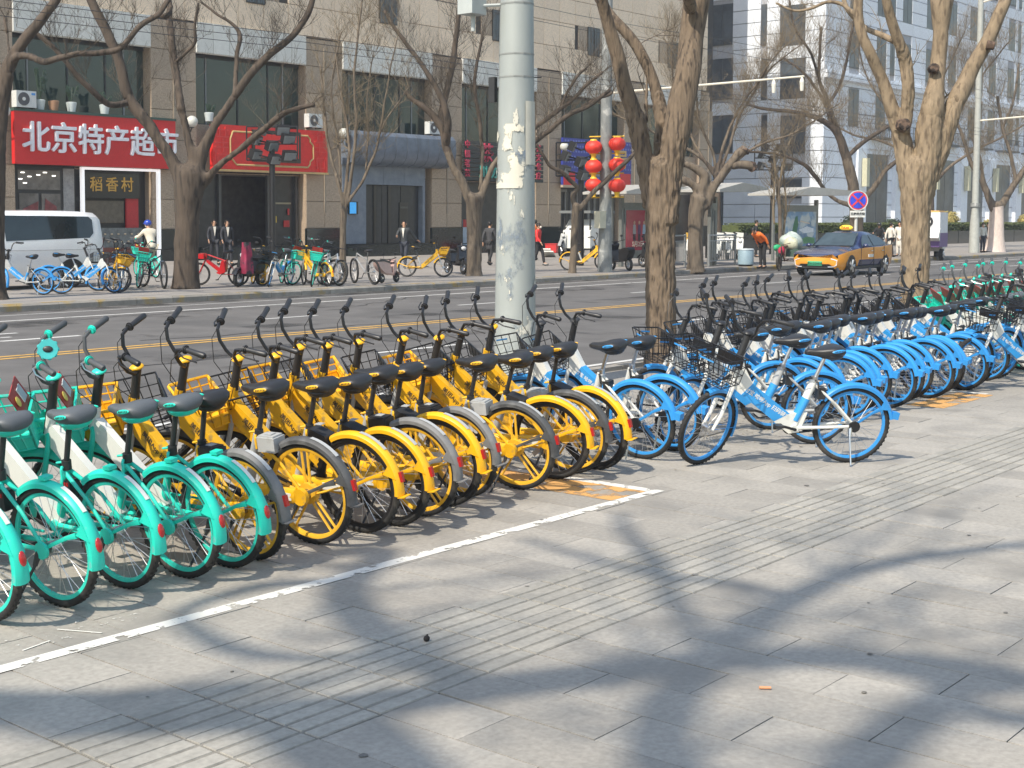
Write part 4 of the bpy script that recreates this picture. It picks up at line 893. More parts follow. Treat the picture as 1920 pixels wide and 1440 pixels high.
c = atD(885, 8, PB)-PB; b = MB(); b.box(c, (.24, .2, .22)); b.tube([c+Vector((.02, 0, -.11)), c+Vector((.02, 0, -.28))], .022, 10); b.tube([c+Vector((0, 0, -.02)), Vector((0, 0, c.z))], .018, 6); b.build('equipment_box', mat('box_grey', (.42,.45,.44), .5), pole, smooth=False)
c = atD(926, 166, PB)-PB; MB().box(c+fh*.15, (.05, .08, .27)).build('equipment_box', blk, pole)
c = atD(1012, 145, PB)-PB; b = MB(); b.tube([c+Vector((-.1, .1, 0)), c+rt*.02], .007, 6); b.build('bolt', blk, pole)
# ================================================================= lantern pole across the road
LP = gp(1134, 510, .15)
lpo = thing('street_lamp_post', 'tall grey lamp post with six red lanterns and a cream box', 'lamp post', LP)
gp_ = mat('grey_post', (.23,.24,.235), .55, var=.3, scale=3, col2=(.42,.42,.4), thr=(.6,3,.05))
b = MB(); b.tube([(0, 0, z) for z in (0, .6, 2, 4, 6, 9, 12)], [.25, .235, .2, .19, .18, .17, .16], 16); b.build('shaft', gp_, lpo, smooth=True)
c = atD(1126, 412, LP, -.25)-LP; MB().box(c, (.40, .22, .56)).build('box', mat('cream_box', (.62,.58,.44), .5), lpo)
red = mat('lantern_red', (.80,.05,.03), .5, var=.06); yl = mat('lantern_yellow', (.80,.50,.04), .5)
for k, (px_, py_) in enumerate(((1113,276),(1157,270),(1113,312),(1157,309),(1113,347),(1157,348))):
    c = atD(px_, py_, LP, -.2)
    nm = ['top', 'top', 'middle', 'middle', 'lowest', 'lowest'][k]; sd = 'left' if k % 2 == 0 else 'right'
    t = thing('lantern', 'red palace lantern with yellow caps, %s one on the %s side of the lamp post' % (nm, sd), 'lantern', c, 0, 'red lanterns on the lamp post')
    b = MB(); n = 20; prof = [(0, .22), (.12, .21), (.22, .15), (.275, .06), (.285, 0), (.275, -.06), (.22, -.15), (.12, -.21), (0, -.22)]
    vs = [(r*(1+.03*math.cos(8*2*math.pi*j/n*1.25))*math.cos(2*math.pi*j/n), r*(1+.03*math.cos(8*2*math.pi*j/n*1.25))*math.sin(2*math.pi*j/n), z) for r, z in prof for j in range(n)]
    b.add(vs, [(i*n+j, i*n+(j+1) % n, (i+1)*n+(j+1) % n, (i+1)*n+j) for i in range(len(prof)-1) for j in range(n)]); b.build('lantern_body', red, t, smooth='full')
    b = MB(); b.tube([(0, 0, .19), (0, 0, .26)], [.13, .10], 12); b.build('cap', yl, t, smooth=True); b = MB(); b.tube([(0, 0, -.19), (0, 0, -.25), (0, 0, -.36), (0, 0, -.38)], [.12, .09, .07, .09], 12); b.build('tassel', yl, t, smooth=True)
b = MB()
for z in (gp_ and [atD(1134, y, LP).z for y in (264, 296, 333, 378)]):
    b.tube([Vector((0, 0, z-.0))+rt*-.55+Vector((0,0,-.02)), Vector((0, 0, z))+rt*.6], .025, 6)
b.build('lantern_bracket', yl, lpo)
b = MB(); z = atD(1134, 175, LP).z; e = onX(1508, 143, LP.x); q = Vector((0, (e.y-LP.y), e.z-LP.z)); b.tube([(0, 0, z-.15), q*.5+Vector((0, 0, (z-.15)*.5)), q], [.045, .038, .03], 8); b.build('boom', mat('cream_steel', (.66,.62,.52), .5), lpo, smooth=True)
for f_ in (.86, .99):
    p = q*f_+Vector((0, 0, (z-.15)*(1-f_))); b = MB(); b.tube([p, p-Vector((0, 0, .15)), p-Vector((0, 0, .42))], [.02, .07, .05], 8); b.build('insulator', mat('porcelain', (.7,.68,.6), .3), lpo)
RP = gp(1826, 474, .15)
rpo = thing('street_lamp_post', 'slim pale grey lamp post on the yellow kerb at the right', 'lamp post', RP)
b = MB(); b.tube([(0, 0, z) for z in (0, 1.5, 2.3, 5, 9, 13, 16)], [.26, .24, .17, .16, .15, .14, .13], 14); b.build('shaft', mat('pale_post', (.40,.41,.38), .5, var=.15), rpo, smooth=True)
b = MB(); z = 6.9; b.tube([(0, 0, z), (0, -14, z+.6)], .05, 8); b.tube([(0, 0, 13), (1, -5, 14.3)], .05, 6); b.build('boom', mat('cream_steel', (.66,.62,.52), .5), rpo)
b = MB(); b.tube([(0, 0, 2.4), (.02, 0, 2.6)], .24, 12); b.box((.28, 0, 4.1), (.12, .2, .5)); b.build('clamp', gp_, rpo)
def floodpost(px_, py_, label, ptop, Yb=None):
    B = gp(px_, py_, .15) if Yb is None else Vector((onY(px_, 413, Yb).x, Yb, .15)); t = thing('floodlight_post', label, 'light post', B)
    zt = atD(px_, ptop, B).z-.15
    b = MB(); b.tube([(0, 0, 0), (0, 0, zt)], [.13, .11], 10); b.build('post', blkm, t)
    for k, (u, z, a) in enumerate(((-.75, .95, 20), (.75, 1.0, -15), (-.8, .35, 10), (.8, .3, -20), (0, .7, 0), (-.45, 1.35, 30), (.5, 1.35, -30), (.1, .15, 0))):
        c = Vector((0, 0, zt-.6+z*.9))+rt*u*.8
        q = Matrix.Rotation(R_(a), 3, 'Z') @ Matrix.Rotation(R_(25), 3, 'X')
        b = MB(); b.box(c, (.52, .22, .36), 0, q); b.box(c+q @ Vector((0, -.13, 0)), (.46, .02, .30), 1, q); b.tube([c, Vector((0, 0, c.z-.15))], .03, 5); b.build('floodlight', [blkm, mat('flood_glass', (.18,.2,.21), .15)], t)
    b = MB()
    for z in (zt-.5, zt+.1, zt+.75): b.tube([Vector((0, 0, z))-rt*.95, Vector((0, 0, z))+rt*.95], .03, 5)
    b.tube([Vector((0, 0, zt-.5))-rt*.95, Vector((0, 0, zt+.75))-rt*.95], .03, 5); b.tube([Vector((0, 0, zt-.5))+rt*.95, Vector((0, 0, zt+.75))+rt*.95], .03, 5); b.build('rack', blkm, t)
    return t
floodpost(511, 480, 'black post carrying a rack of floodlights in front of the carved red sign', 275, 38.5)
floodpost(1089, 507, 'black post carrying floodlights beside the red lanterns', 305, 30.0)
floodpost(1448, 492, 'rack of floodlights on a post behind the far bus shelter', 300, 33.0)
# overhead wires along the street
for i, (px_, py_) in enumerate(((0, 8), (0, 24), (1380, 82), (1380, 104), (1380, 180))):
    p = onY(px_, py_, 25.2); w_ = MB(); w_.tube([(x, 25.2, p.z+.06*math.sin(x*.3)) for x in range(-20, 200, 4)], .0075, 4)
    tag(w_.build('overhead_wire', blk), 'thin black overhead wire along the street, number %s from the lowest crossing' % 'first second third fourth fifth'.split()[i], 'wire', 'overhead wires over the far lane')
# ================================================================= bicycles
WR, WL = .305, 1.15
RH = (0, 0, WR); FH = (0, WL, WR)
AX_P = Vector((0, .96, .70)); AX_D = Vector((0, -.326, .945)).normalized()
def steerM(deg): return Matrix.Translation(AX_P) @ Matrix.Rotation(R_(deg), 4, AX_D) @ Matrix.Translation(-AX_P)
def wheel_parts(key, c, rimm, mag=False, fat=1.0, R=WR):
    """-> ('wheel', hub mesh, subs)"""
    rt_ = .0215 * fat; a = R - rt_
    tm = MB(); tm.ringx(c, a, [(rt_*math.cos(t), rt_*.95*math.sin(t)) for t in [2*math.pi*i/10 for i in range(10)]], 52)
    for i in range(52):                                   # tread blocks
        for sx in (-1, 1):
            t = 2*math.pi*(i+.25*sx)/52; q = Matrix.Rotation(t, 3, 'X')
            p = Vector(c) + q @ Vector((sx*rt_*.55, a + rt_*.80, 0)); tm.box(p, (.010, .004, .016), rot=q, bottom=False)
    rb = .0115 if not mag else .014; rr = a - rt_*.9
    rm = MB(); rm.ringx(c, rr, [(-rb, .010), (rb, .010), (rb, -.002), (rb*.6, -.016), (-rb*.6, -.016), (-rb, -.002)], 52)
    sp = MB()
    if mag:
        for i in range(5):
            t = 2*math.pi*(i/5)+.3
            for s in (-1, 1):
                q = Matrix.Rotation(t, 3, 'X'); p0 = Vector(c)+q @ Vector((0, .035, s*.017)); p1 = Vector(c)+q @ Vector((0, rr-.008, s*.021))
                sp.tube([p0, p1], [.010, .0085], 6, sq=(1, .8))
        sp.ringx(c, .05, [(-.02, .012), (.02, .012), (.02, -.02), (-.02, -.02)], 20)
    else:
        for i in range(28):
            t = 2*math.pi*i/28; s = 1 if i % 2 else -1; of = .42 if (i//2) % 2 else -.42
            p0 = Vector(c)+Vector((s*.024, .026*math.cos(t+of*3), .026*math.sin(t+of*3))); p1 = Vector(c)+Vector((0, (rr-.01)*math.cos(t), (rr-.01)*math.sin(t)))
            sp.tube([p0, p1], .0017, 3, cap=False)
        sp.prism([(c[1]+.13, c[2]-.14), (c[1]+.15, c[2]-.11), (c[1]+.09, c[2]-.06), (c[1]+.07, c[2]-.085)], 0, -.016, -.010)
    hb = MB(); hb.tube([(c[0]-.05, c[1], c[2]), (c[0]+.05, c[1], c[2])], .006, 8); hb.tube([(c[0]-.03, c[1], c[2]), (c[0]+.03, c[1], c[2])], [.028, .028], 14)
    hb.tube([(c[0]-.012, c[1], c[2]), (c[0]+.012, c[1], c[2])], .016, 10)
    return ('wheel', hb.mesh(key+'_hub', chrome, True), [
        ('tyre', tm.mesh(key+'_tyre', rub, True)), ('rim', rm.mesh(key+'_rim', rimm, True)), ('spokes', sp.mesh(key+'_spokes', rimm if mag else spk, mag))])
def fender_prof(wd, tail=None, th=.003, edge=.022):
    def f(u):
        w_ = wd if tail is None else wd + tail*max(0, (u-.72)/.28)**1.5
        e = edge
        out = [(-w_, -e), (-w_, 0), (-w_*.55, .013), (0, .017), (w_*.55, .013), (w_, 0), (w_, -e)]
        inn = [(w_-.004, -e), (w_-.004, -.002), (w_*.5, .009), (0, .012), (-w_*.5, .009), (-w_+.004, -.002), (-w_+.004, -e)]
        return out + inn
    return f
def pol(c, R, deg): return Vector((c[0], c[1]+R*math.cos(R_(deg)), c[2]+R*math.sin(R_(deg))))
def fork_mesh(key, m):
    b = MB()
    for s in (-1, 1):
        b.tube([(s*.022, .957, .715), (s*.047, .985, .63), (s*.050, 1.075, .40), (s*.050, FH[1]-.008, FH[2]-.004)], [.013, .017, .014, .010], 8, sq=(1, 1.1))
    b.tube([(-.03, .966, .70), (.03, .966, .70)], .018, 8); b.tube([(0, .968, .69), (0, .96, .74)], .02, 10)
    return ('fork', b.mesh(key+'_fork', m, True), [])
def saddle_part(key, c, topm, lowm, badgem, rise=.0):
    """c = (y,z) centre of the saddle's top"""
    st = [(-.150, .052, -.012, .030), (-.135, .088, .004, .052), (-.09, .108, .012, .062), (-.03, .098, .008, .060), (.03, .064, -.004, .050),
          (.08, .038, -.008, .040), (.125, .028, -.006, .034), (.148, .016, -.012, .022)]
    n = 16; v = []; f = []
    for y, hw, tz, th in st:
        for j in range(n):
            t = 2*math.pi*j/n; cx, sz = math.cos(t), math.sin(t)
            x = hw*(abs(cx)**.75)*(1 if cx > 0 else -1); z = tz + (th*.45*abs(sz)**.8 if sz > 0 else -th*.95*abs(sz)**.9)
            v.append((x, c[0]+y+rise*0, c[1]-.022+z+.06*max(0, -y-.05)*1.0))
    k = len(st); f = [(i*n+j, i*n+(j+1) % n, (i+1)*n+(j+1) % n, (i+1)*n+j) for i in range(k-1) for j in range(n)] + [tuple(range(n)), tuple(range((k-1)*n, k*n))]
    b = MB(); b.add(v, f)
    me = b.mesh(key+'_saddle', topm, 'full')
    lo = MB(); lo.ell((0, c[0]-.065, c[1]-.058), (.088, .085, .040), 14, 8)
    lo.tube([(-.022, c[0]-.10, c[1]-.075), (-.02, c[0], c[1]-.082), (-.016, c[0]+.11, c[1]-.05)], .004, 6); lo.tube([(.022, c[0]-.10, c[1]-.075), (.02, c[0], c[1]-.082), (.016, c[0]+.11, c[1]-.05)], .004, 6)
    bd = MB()
    for s in (-1, 1):
        q = Matrix.Rotation(R_(s*4), 3, 'Z') @ Matrix.Rotation(R_(-s*10), 3, 'Y') @ Matrix.Rotation(R_(-9), 3, 'X')
        bd.ell((s*.1035, c[0]-.075, c[1]-.012), (.006, .052, .0125), 12, 6, 0, q)
        for i in range(6): bd.box((s*.109, c[0]-.108+i*.012, c[1]-.0105+i*-.0016+.004), (.0015, .007, .009), 1, q)
    return ('saddle', me, [('saddle_shell', lo.mesh(key+'_sshell', lowm, True)), ('saddle_badge', bd.mesh(key+'_sbadge', [badgem, blk if badgem is not blk else whi], True))])
def bars(key, barm, gripm, z0=1.00, capm=None, wide=.33, high=.20, collarm=None, ringm=None):
    """handlebar unit, before steering: returns list of parts"""
    out = []; y0 = AX_P.y + (z0-AX_P.z)*(-.345)
    b = MB()
    for s in (-1, 1):
        b.tube([(s*.012, y0, z0), (s*.055, y0+.012, z0+.005), (s*.092, y0+.035, z0+.045), (s*.118, y0+.055, z0+high*.62), (s*.150, y0+.045, z0+high*.92), (s*.20, y0+.01, z0+high), (s*(wide-.12), y0-.005, z0+high), (s*(wide-.01), y0-.075, z0+high-.004)], .0115, 8)
    out.append(('handlebar', b.mesh(key+'_bar', barm, True), []))
    for s in (-1, 1):
        g = MB(); a = Vector((s*(wide-.115), y0-.008, z0+high)); e = Vector((s*(wide+.005), y0-.084, z0+high-.004)); d = (e-a)
        g.tube([a, a+d*.05, a+d*.5, a+d*.93, e], [.017, .0165, .0175, .0185, .012], 12)
        rg = MB(); rg.tube([a-d*.20, a-d*.02], [.021, .021], 12); rg.tube([a-d*.12, a-d*.08], [.027, .027], 12)
        g0 = ('grip', g.mesh(key+'_grip%d' % s, gripm, True), [('bell_ring', rg.mesh(key+'_gring%d' % s, ringm or blk, True))])
        lv = MB(); q = a-d*.22
        lv.tube([q, q+Vector((s*.01, .035, -.012)), q+d*.55+Vector((0, .06, -.02)), q+d*1.15+Vector((0, .048, -.03))], [.009, .007, .0045, .005], 6)
        out += [g0, ('brake_lever', lv.mesh(key+'_lev%d' % s, blkm if ringm is None else chrome, True), [])]
    cb = MB(); s = -1
    for s in (-1, 1):
        q = Vector((s*(wide-.15), y0+.03, z0+high-.015))
        cb.tube([q, q+Vector((-s*.02, .06, -.05)), Vector((s*.12, y0+.12, z0-.02)), Vector((s*.045, y0+.075, z0-.14)), Vector((s*.03, .985, .72))], .0028, 5)
    out.append(('brake_cable', cb.mesh(key+'_cab', blk, True), []))
    cl = MB(); T = lambda z: (0, AX_P.y-(z-AX_P.z)*.345, z)
    cl.tube([T(.83), T(.86), T(z0-.03), T(z0+.005)], [.030, .027, .026, .029], 12)
    sub = []
    if capm:
        cp = MB(); cp.ell((0, y0-.004, z0+.018), (.036, .045, .018), 12, 8); sub.append(('stem_cap', cp.mesh(key+'_cap', capm, True)))
    out.append(('stem', cl.mesh(key+'_stem', collarm or blk, True), sub))
    return out
def basket(key, style, m, y=1.02, z0=.69):
    """open basket in front of the head tube"""
    b = MB(); W0, W1, D0, D1, h = .125, .175, .20, .26, .22 if style == 'wire' else .19
    yb = y; zt = z0+h
    def P(u, v, k): # u -1..1 across, v 0..1 depth, k 0..1 height
        return Vector(((W0+(W1-W0)*k)*u, yb+(D0+(D1-D0)*k)*v, z0+h*k+(.03*v*k if style != 'wire' else .02*v*k)))
    r = .0035 if style == 'wire' else .006
    loops = [0, .36, .68, 1] if style == 'wire' else [0, .45, .72, 1]
    for i, k in enumerate(loops):
        rr = r*1.9 if k == 1 else r
        b.tube([P(-1, 0, k), P(-1, .95, k), P(-.9, 1, k), P(.9, 1, k), P(1, .95, k), P(1, 0, k), P(-1, 0, k)], rr, 5, cap=False)
    nx, ny = (6, 4) if style == 'wire' else (5, 4)
    for i in range(nx+1):
        u = -1+2*i/nx
        for v in (0, 1): b.tube([P(u, v, 0), P(u, v, 1)], r, 4, cap=False)
        b.tube([P(u, 0, 0), P(u, 1, 0)], r, 4, cap=False)
    for i in range(ny+1):
        v = i/ny
        for u in (-1, 1): b.tube([P(u, v, 0), P(u, v, 1)], r, 4, cap=False)
        b.tube([P(-1, v, 0), P(1, v, 0)], r, 4, cap=False)
    if style == 'wire':
        b.box((0, yb-.006, z0+.16), (.24, .012, .09))
    else:                                                  # moulded lower tub
        def quad(a, c, d, e, t=.004):
            n_ = (c-a).cross(e-a).normalized()*t; b.add([a, c, d, e, a+n_, c+n_, d+n_, e+n_], [(0,1,2,3),(7,6,5,4),(0,4,5,1),(1,5,6,2),(2,6,7,3),(3,7,4,0)])
        k = .5
        quad(P(-1,0,0), P(-1,1,0), P(-1,1,k), P(-1,0,k)); quad(P(1,0,0), P(1,1,0), P(1,1,k), P(1,0,k)); quad(P(-1,1,0), P(1,1,0), P(1,1,k), P(-1,1,k))
        quad(P(-1,0,0), P(1,0,0), P(1,0,.95), P(-1,0,.95)); quad(P(-1,0,0), P(1,0,0), P(1,1,0), P(-1,1,0))
    b.tube([(0, .965, z0+.02), (0, yb+.03, z0-.004)], .012, 6)
    return ('basket', b.mesh(key+'_basket', m, style != 'wire'), [])
def bike_kit(key, kind):
    """list of (name, mesh, subs, steered)"""
    K = []; s_ = lambda L: [K.append((n, me, sub, True)) for n, me, sub in L]; f_ = lambda L: [K.append((n, me, sub, False)) for n, me, sub in L]
    green, blue = kind == 'green', kind in ('blue', 'bluedark')
    ymag = kind in ('ymag', 'ymag2'); ysp = kind in ('yspoke', 'yspoke2'); yb = ymag or ysp
    rimm = teald if green else (blul if blue else (yelr if ymag else blkm))
    mainm = teal if green else (blul if blue else yel)
    f_([wheel_parts(key+'_rw', RH, rimm, ymag)]); s_([wheel_parts(key+'_fw', FH, rimm, ymag)])
    # ---- rear fender and stay
    fm = teal if green else (blul if blue else (dgry if kind == 'ymag' else (fgry if kind == 'ymag2' else yel)))
    a0, a1 = (52, 192) if green else ((40, 172) if blue else (60, 186))
    b = MB(); b.arcx(RH, WR+.012, fender_prof(.031, .010 if green else .006), a0, a1, 26)
    if blue:
        p = pol(RH, WR+.03, 168); b.box(p+Vector((0, -.012, .0)), (.062, .055, .055), rot=Matrix.Rotation(R_(12), 3, 'X'))
    if yb:
        p = pol(RH, WR+.012, 186); b.box(p+Vector((0, -.022, -.002)), (.072, .05, .005), rot=Matrix.Rotation(R_(-8), 3, 'X'))
    for s in (-1, 1):
        aa = 158 if not blue else 150
        q0, q1, q2 = pol(RH, WR+.014, aa+9), pol(RH, WR+.010, aa-9), pol(RH, WR-.065, aa-1)
        off = Vector((s*.033, 0, 0))
        b.prism([(p.y, p.z) for p in (q0, q1, q2)], 0, s*.031, s*.036)
        b.tube([q2+off, pol(RH, .17, aa-4)+Vector((s*.042, 0, 0)), Vector((s*.055, 0, WR+.005))], [.014, .009, .009], 6, sq=(.55, 1.2))
    sub = []
    if green:
        t = MB(); t.ell(pol(RH, WR+.033, 171), (.020, .010, .036), 12, 8, 0, Matrix.Rotation(R_(-9), 3, 'X')); t.ringx((0, 0, 0), 0.001, [(0, 0), (.001, 0), (0, .001)], 3)
        sub.append(('tail_light', t.mesh(key+'_tail', redl, True)))
        t = MB(); t.box(pol(RH, WR+.040, 92), (.05, .05, .018)); sub.append(('code_plate', t.mesh(key+'_plate', mainm)))
        t = MB(); t.arcx(RH, WR+.0305, lambda u: [(-.012, 0), (.012, 0), (.012, .0012), (-.012, .0012)], 112, 142, 6); sub.append(('reflective_strip', t.mesh(key+'_strip', whi)))
    elif blue:
        t = MB(); t.box(pol(RH, WR+.052, 168), (.05, .006, .04), rot=Matrix.Rotation(R_(12), 3, 'X')); sub.append(('tail_light', t.mesh(key+'_tail', redl)))
    else:
        t = MB(); t.box(pol(RH, WR+.036, 166), (.022, .022, .060), rot=Matrix.Rotation(R_(-8), 3, 'X')); sub.append(('tail_light', t.mesh(key+'_tail', redl)))
        t = MB(); t.arcx(RH, WR+.0305, lambda u: [(-.013, 0), (.013, 0), (.013, .0012), (-.013, .0012)], 100, 134, 6); sub.append(('reflective_strip', t.mesh(key+'_strip', gryp)))
    f_([('rear_fender', b.mesh(key+'_rf', fm, True), sub)])
    b = MB(); b.arcx(FH, WR+.012, fender_prof(.029), 78, 205 if not yb else 160, 20)
    for s in (-1, 1): b.tube([pol(FH, WR+.006, 190 if not yb else 150)+Vector((s*.028, 0, 0)), Vector((s*.05, FH[1], FH[2]))], .0028, 5)
    s_([('front_fender', b.mesh(key+'_ff', teal if green else (blul if blue else (dgry if not ysp else yel)), True), [])])
    # ---- frame
    BB = Vector((0, .46, .285)); ht, hb_ = Vector((0, .915, .83)), Vector((0, .958, .705))
    st = Vector((0, .33, .62)) if not blue else Vector((0, .315, .66))
    b = MB()
    beam = [(.965, .645), (.955, .72), (.90, .755), (.44, .365), (BB.y-.045, BB.z+.02), (BB.y+.01, BB.z-.03), (.505, .268)]
    A = 1
    if green:
        b.prism(beam, 0, -.024, .024, 0); b.tube([hb_-Vector((0, -.002, .01)), ht], [.033, .030], 14, 0)
    elif blue:
        w3 = [(hb_.y+.03, hb_.z-.065), (ht.y+.02, ht.z-.02), (ht.y-.03, ht.z-.03), (.80, .64), (.885, .555)]
        b.prism(w3, 0, -.029, .029, 0)
        bl = [(.887, .557), (.802, .642), (.50, .405), (.62, .345)]
        b.prism(bl, 0, -.031, .031, 1)
        wl = [(.622, .343), (.498, .407), (.36, .41), (.40, .30), (.42, .255), (.50, .245)]
        b.prism(wl, 0, -.030, .030, 0)
    else:
        b.prism(beam, 0, -.030, .030, 1); b.tube([hb_-Vector((0, -.01, .03)), ht+Vector((0, .0, .02))], [.04, .034], 14, 1)
        b.prism([(.90, .64), (.985, .64), (.98, .79), (.91, .79), (.88, .74)], 0, -.026, .026, 1)
    sm = 0 if (blue or yb) else 1
    b.tube([BB, st], [.030 if not green else .024]*2, 12, sm, sq=(1, 1.25) if not green else None)
    if blue: b.tube([BB+Vector((0, -.01, .06)), BB.lerp(st, .62)], .0335, 12, 1, sq=(1, 1.25))
    for s in (-1, 1):
        b.tube([BB+Vector((s*.03, -.02, .005)), Vector((s*.052, .12, .30)), Vector((s*.058, 0, WR))], [.014, .012, .011], 8, 0 if blue else 1)
        b.tube([st+Vector((s*.018, 0, -.03)), Vector((s*.048, .14, .47)), Vector((s*.058, .0, WR+.01))], [.012, .010, .010], 8, 0 if blue else 1)
    b.tube([BB-Vector((.045, 0, 0)), BB+Vector((.045, 0, 0))], .03, 12, 0 if blue else 1)
    mats = [whi, teal] if green else ([whi, blu] if blue else [gryp, yelf])
    if kind == 'bluedark': mats = [gryp, blu]
    sub = []
    bt = 'App' ; 
    body, colr = {'green': (None, None)}.get(kind, ('支付宝 哈啰App 扫码骑车', whi) if blue else ('美团App 扫码骑车', blk))
    if body:
        tm = text_mesh(body, .042 if blue else .046, .0006, colr, .0006)
        d = Vector((0, .50-.84, .375-.60)).normalized() if blue else Vector((0, .47-.90, .36-.74)).normalized()
        cen = Vector((0, .70, .497)) if blue else Vector((0, .70, .525)); me2 = None
        for s in (-1, 1):                                  # lettering on both flanks of the beam
            ex = Vector((0, d.y, d.z)) if s < 0 else -Vector((0, d.y, d.z)); ez = Vector((0, -ex.z, ex.y)) if s > 0 else Vector((0, ex.z, -ex.y))
            if ez.z < 0: ez = -ez
            if (ex.cross(ez)).x * s < 0: ex = -ex
            vs = []; fs = []; o_ = 0; off = Vector((s*(.0318 if blue else .0308), 0, 0))
            vs += [cen+off+ex*v.co.x+ez*v.co.y+Vector((s*v.co.z, 0, 0)) for v in tm.vertices]; fs += [[i+o_ for i in p.vertices] for p in tm.polygons]
            t = MB(); t.add(vs, fs); sub.append(('frame_lettering', t.mesh(key+'_letters', colr, False, fix=False)))
    f_([('frame', b.mesh(key+'_frame', mats, True), sub)])
    # ---- saddle, post
    sc_ = (.25, .915) if blue else (.265, .93)
    f_([saddle_part(key, sc_, steelg if green else blk, teal if green else blk, teal if green else (blu if blue else yel))])
    pb = MB(); top = Vector((0, sc_[0]-.01, sc_[1]-.07)); pb.tube([st.lerp(BB, .1), top], .0155, 10); pb.tube([st-Vector((0, 0, .02)), st+Vector((0, -.004, .03))], .026, 12)
    lv = MB(); lv.tube([st+Vector((-.03, 0, .0)), st+Vector((-.05, -.015, -.01)), st+Vector((-.055, -.02, -.07))], [.009, .008, .006], 6)
    lv.tube([st+Vector((0, .0, .02)), st+Vector((-.02, .05, .015)), st+Vector((.02, .06, .01)), st+Vector((.02, .01, .01))], .007, 6)
    f_([('seat_post', pb.mesh(key+'_post', chrome if blue else blk, True), [('quick_release', lv.mesh(key+'_qr', mainm if not blue else blk, True))])])
    # ---- drivetrain
    ck = MB()
    ck.tube([BB-Vector((.065, 0, 0)), BB+Vector((.065, 0, 0))], .011, 8)
    ck.tube([BB+Vector((-.065, 0, 0)), BB+Vector((-.075, .15, .045))], [.013, .010], 6, sq=(.6, 1)); ck.tube([BB+Vector((.065, 0, 0)), BB+Vector((.075, -.15, -.045))], [.013, .010], 6, sq=(.6, 1))
    pd = [];
    for s, q in ((-1, Vector((-.11, .15, .045))), (1, Vector((.11, -.15, -.045)))):
        p = MB(); p.box(BB+q, (.075, .06, .02)); p.tube([BB+q-Vector((s*.05, 0, 0)), BB+q], .006, 6); p.box(BB+q+Vector((0, .032, 0)), (.05, .004, .014)); pd.append(('pedal', p.mesh(key+'_ped%d' % s, blk)))
    f_([('crank', ck.mesh(key+'_crank', blkm, True), pd)])
    cc = MB()
    if yb:
        cc.tube([BB+Vector((-.045, 0, 0)), Vector((-.062, .20, .30)), Vector((-.068, .03, WR-.005))], [.045, .040, .052], 14, 0, sq=(.5, 1)); cc.box((-.088, .13, .30), (.006, .14, .042), 1)
        cc.tube([(-.06, 0, WR), (-.09, 0, WR)], .05, 14, 0)
        f_([('chain_case', cc.mesh(key+'_case', [yel, whi], True), [])])
    else:
        cc.ringx((.05, BB.y, BB.z), .055, [(-.006, .012), (.006, .012), (.006, -.012), (-.006, -.012)], 20)
        cc.tube([(.05, .12, .345), (.05, BB.y, BB.z+.06)], .007, 6); cc.tube([(.05, .12, .26), (.05, BB.y, BB.z-.06)], .007, 6)
        cc.tube([(-.06, 0, WR), (-.078, 0, WR)], .043, 14)
        f_([('chain_case', cc.mesh(key+'_case', teal if green else blkm, True), [])])
    ks = MB(); foot = Vector((-.20, .10, .045)) if not blue else Vector((-.17, .05, .03))
    ks.tube([(-.062, .03, WR-.01), (-.09, .04, .23)], [.018, .012], 8); ks.tube([(-.09, .04, .23), foot, foot+Vector((-.02, .005, -.012))], [.008, .007, .011], 8)
    f_([('kickstand', ks.mesh(key+'_ks', blk if not blue else chrome, True), [])])
    if yb or blue:
        lk = MB()
        if ymag: lk.box((0, st.y-.085, .575), (.10, .13, .085)); lk.box((0, st.y-.085, .622), (.085, .11, .012))
        elif ysp: lk.prism([(st.y-.03, .64), (st.y-.15, .60), (st.y-.17, .55), (st.y-.12, .52), (st.y-.02, .55)], 0, -.05, .05)
        else: lk.box((0, st.y-.055, .56), (.075, .055, .09))
        f_([('lock_box', lk.mesh(key+'_lock', gryp if kind == 'ymag' else blk, False), [('code_plate', MB().box((0, st.y-.085, .632 if ymag else .66), (.045, .05, .003)).mesh(key+'_lkp', gryp))] if yb else [])])
    else:
        lk = MB(); lk.ringx((0, .0, 0), .001, [(0, 0), (.001, 0), (0, .001)], 3); lk = MB(); lk.box((0, st.y-.02, st.z-.12), (.07, .05, .10)); lk.box((-.037, st.y-.02, st.z-.09), (.003, .03, .02), 1); f_([('lock_box', lk.mesh(key+'_lock', [blk, redl]), [])])
    # ---- steering
    s_([fork_mesh(key, gryp if yb else (whi if blue else teal))])
    s_(bars(key, grip_g if green else blkm, grip_g if green else blk, z0=1.015, capm=teal if green else (yel if yb else blk), high=.19, ringm=teal if green else None))
    if green:
        s_([basket(key, 'tub', teal)])
        ad = MB(); q = Matrix.Rotation(R_(-18), 3, 'X'); ad.box((.0, 1.06, .95), (.27, .006, .16), 0, q); ad.box((.05, 1.054, .955), (.085, .006, .085), 1, q); ad.ell((-.07, 1.054, .962), (.035, .004, .03), 12, 6, 2, q)
        tx = text_mesh('10', .035, .001, redl)
        s_([('advert_plate', ad.mesh(key+'_ad', [mat('red_print', (.42, .04, .03), .45), mat('pale_print', (.5, .58, .6), .45), mat('yellow_print', (.75, .6, .12), .45)]), [])])
    else:
        s_([basket(key, 'wire' if (blue or kind in ('ymag', 'yspoke2')) else 'tub', blkm if (blue or kind in ('ymag', 'yspoke2')) else yelf)])
        if blue:
            sb = MB()
            for u in (-1, 1): sb.box((u*.165, 1.15, .885), (.003, .09, .012), rot=Matrix.Rotation(R_(6), 3, 'X'))
            sb.box((0, 1.288, .90), (.14, .003, .012)); s_([('blue_strip', sb.mesh(key+'_bst', blul), [])])
    return K
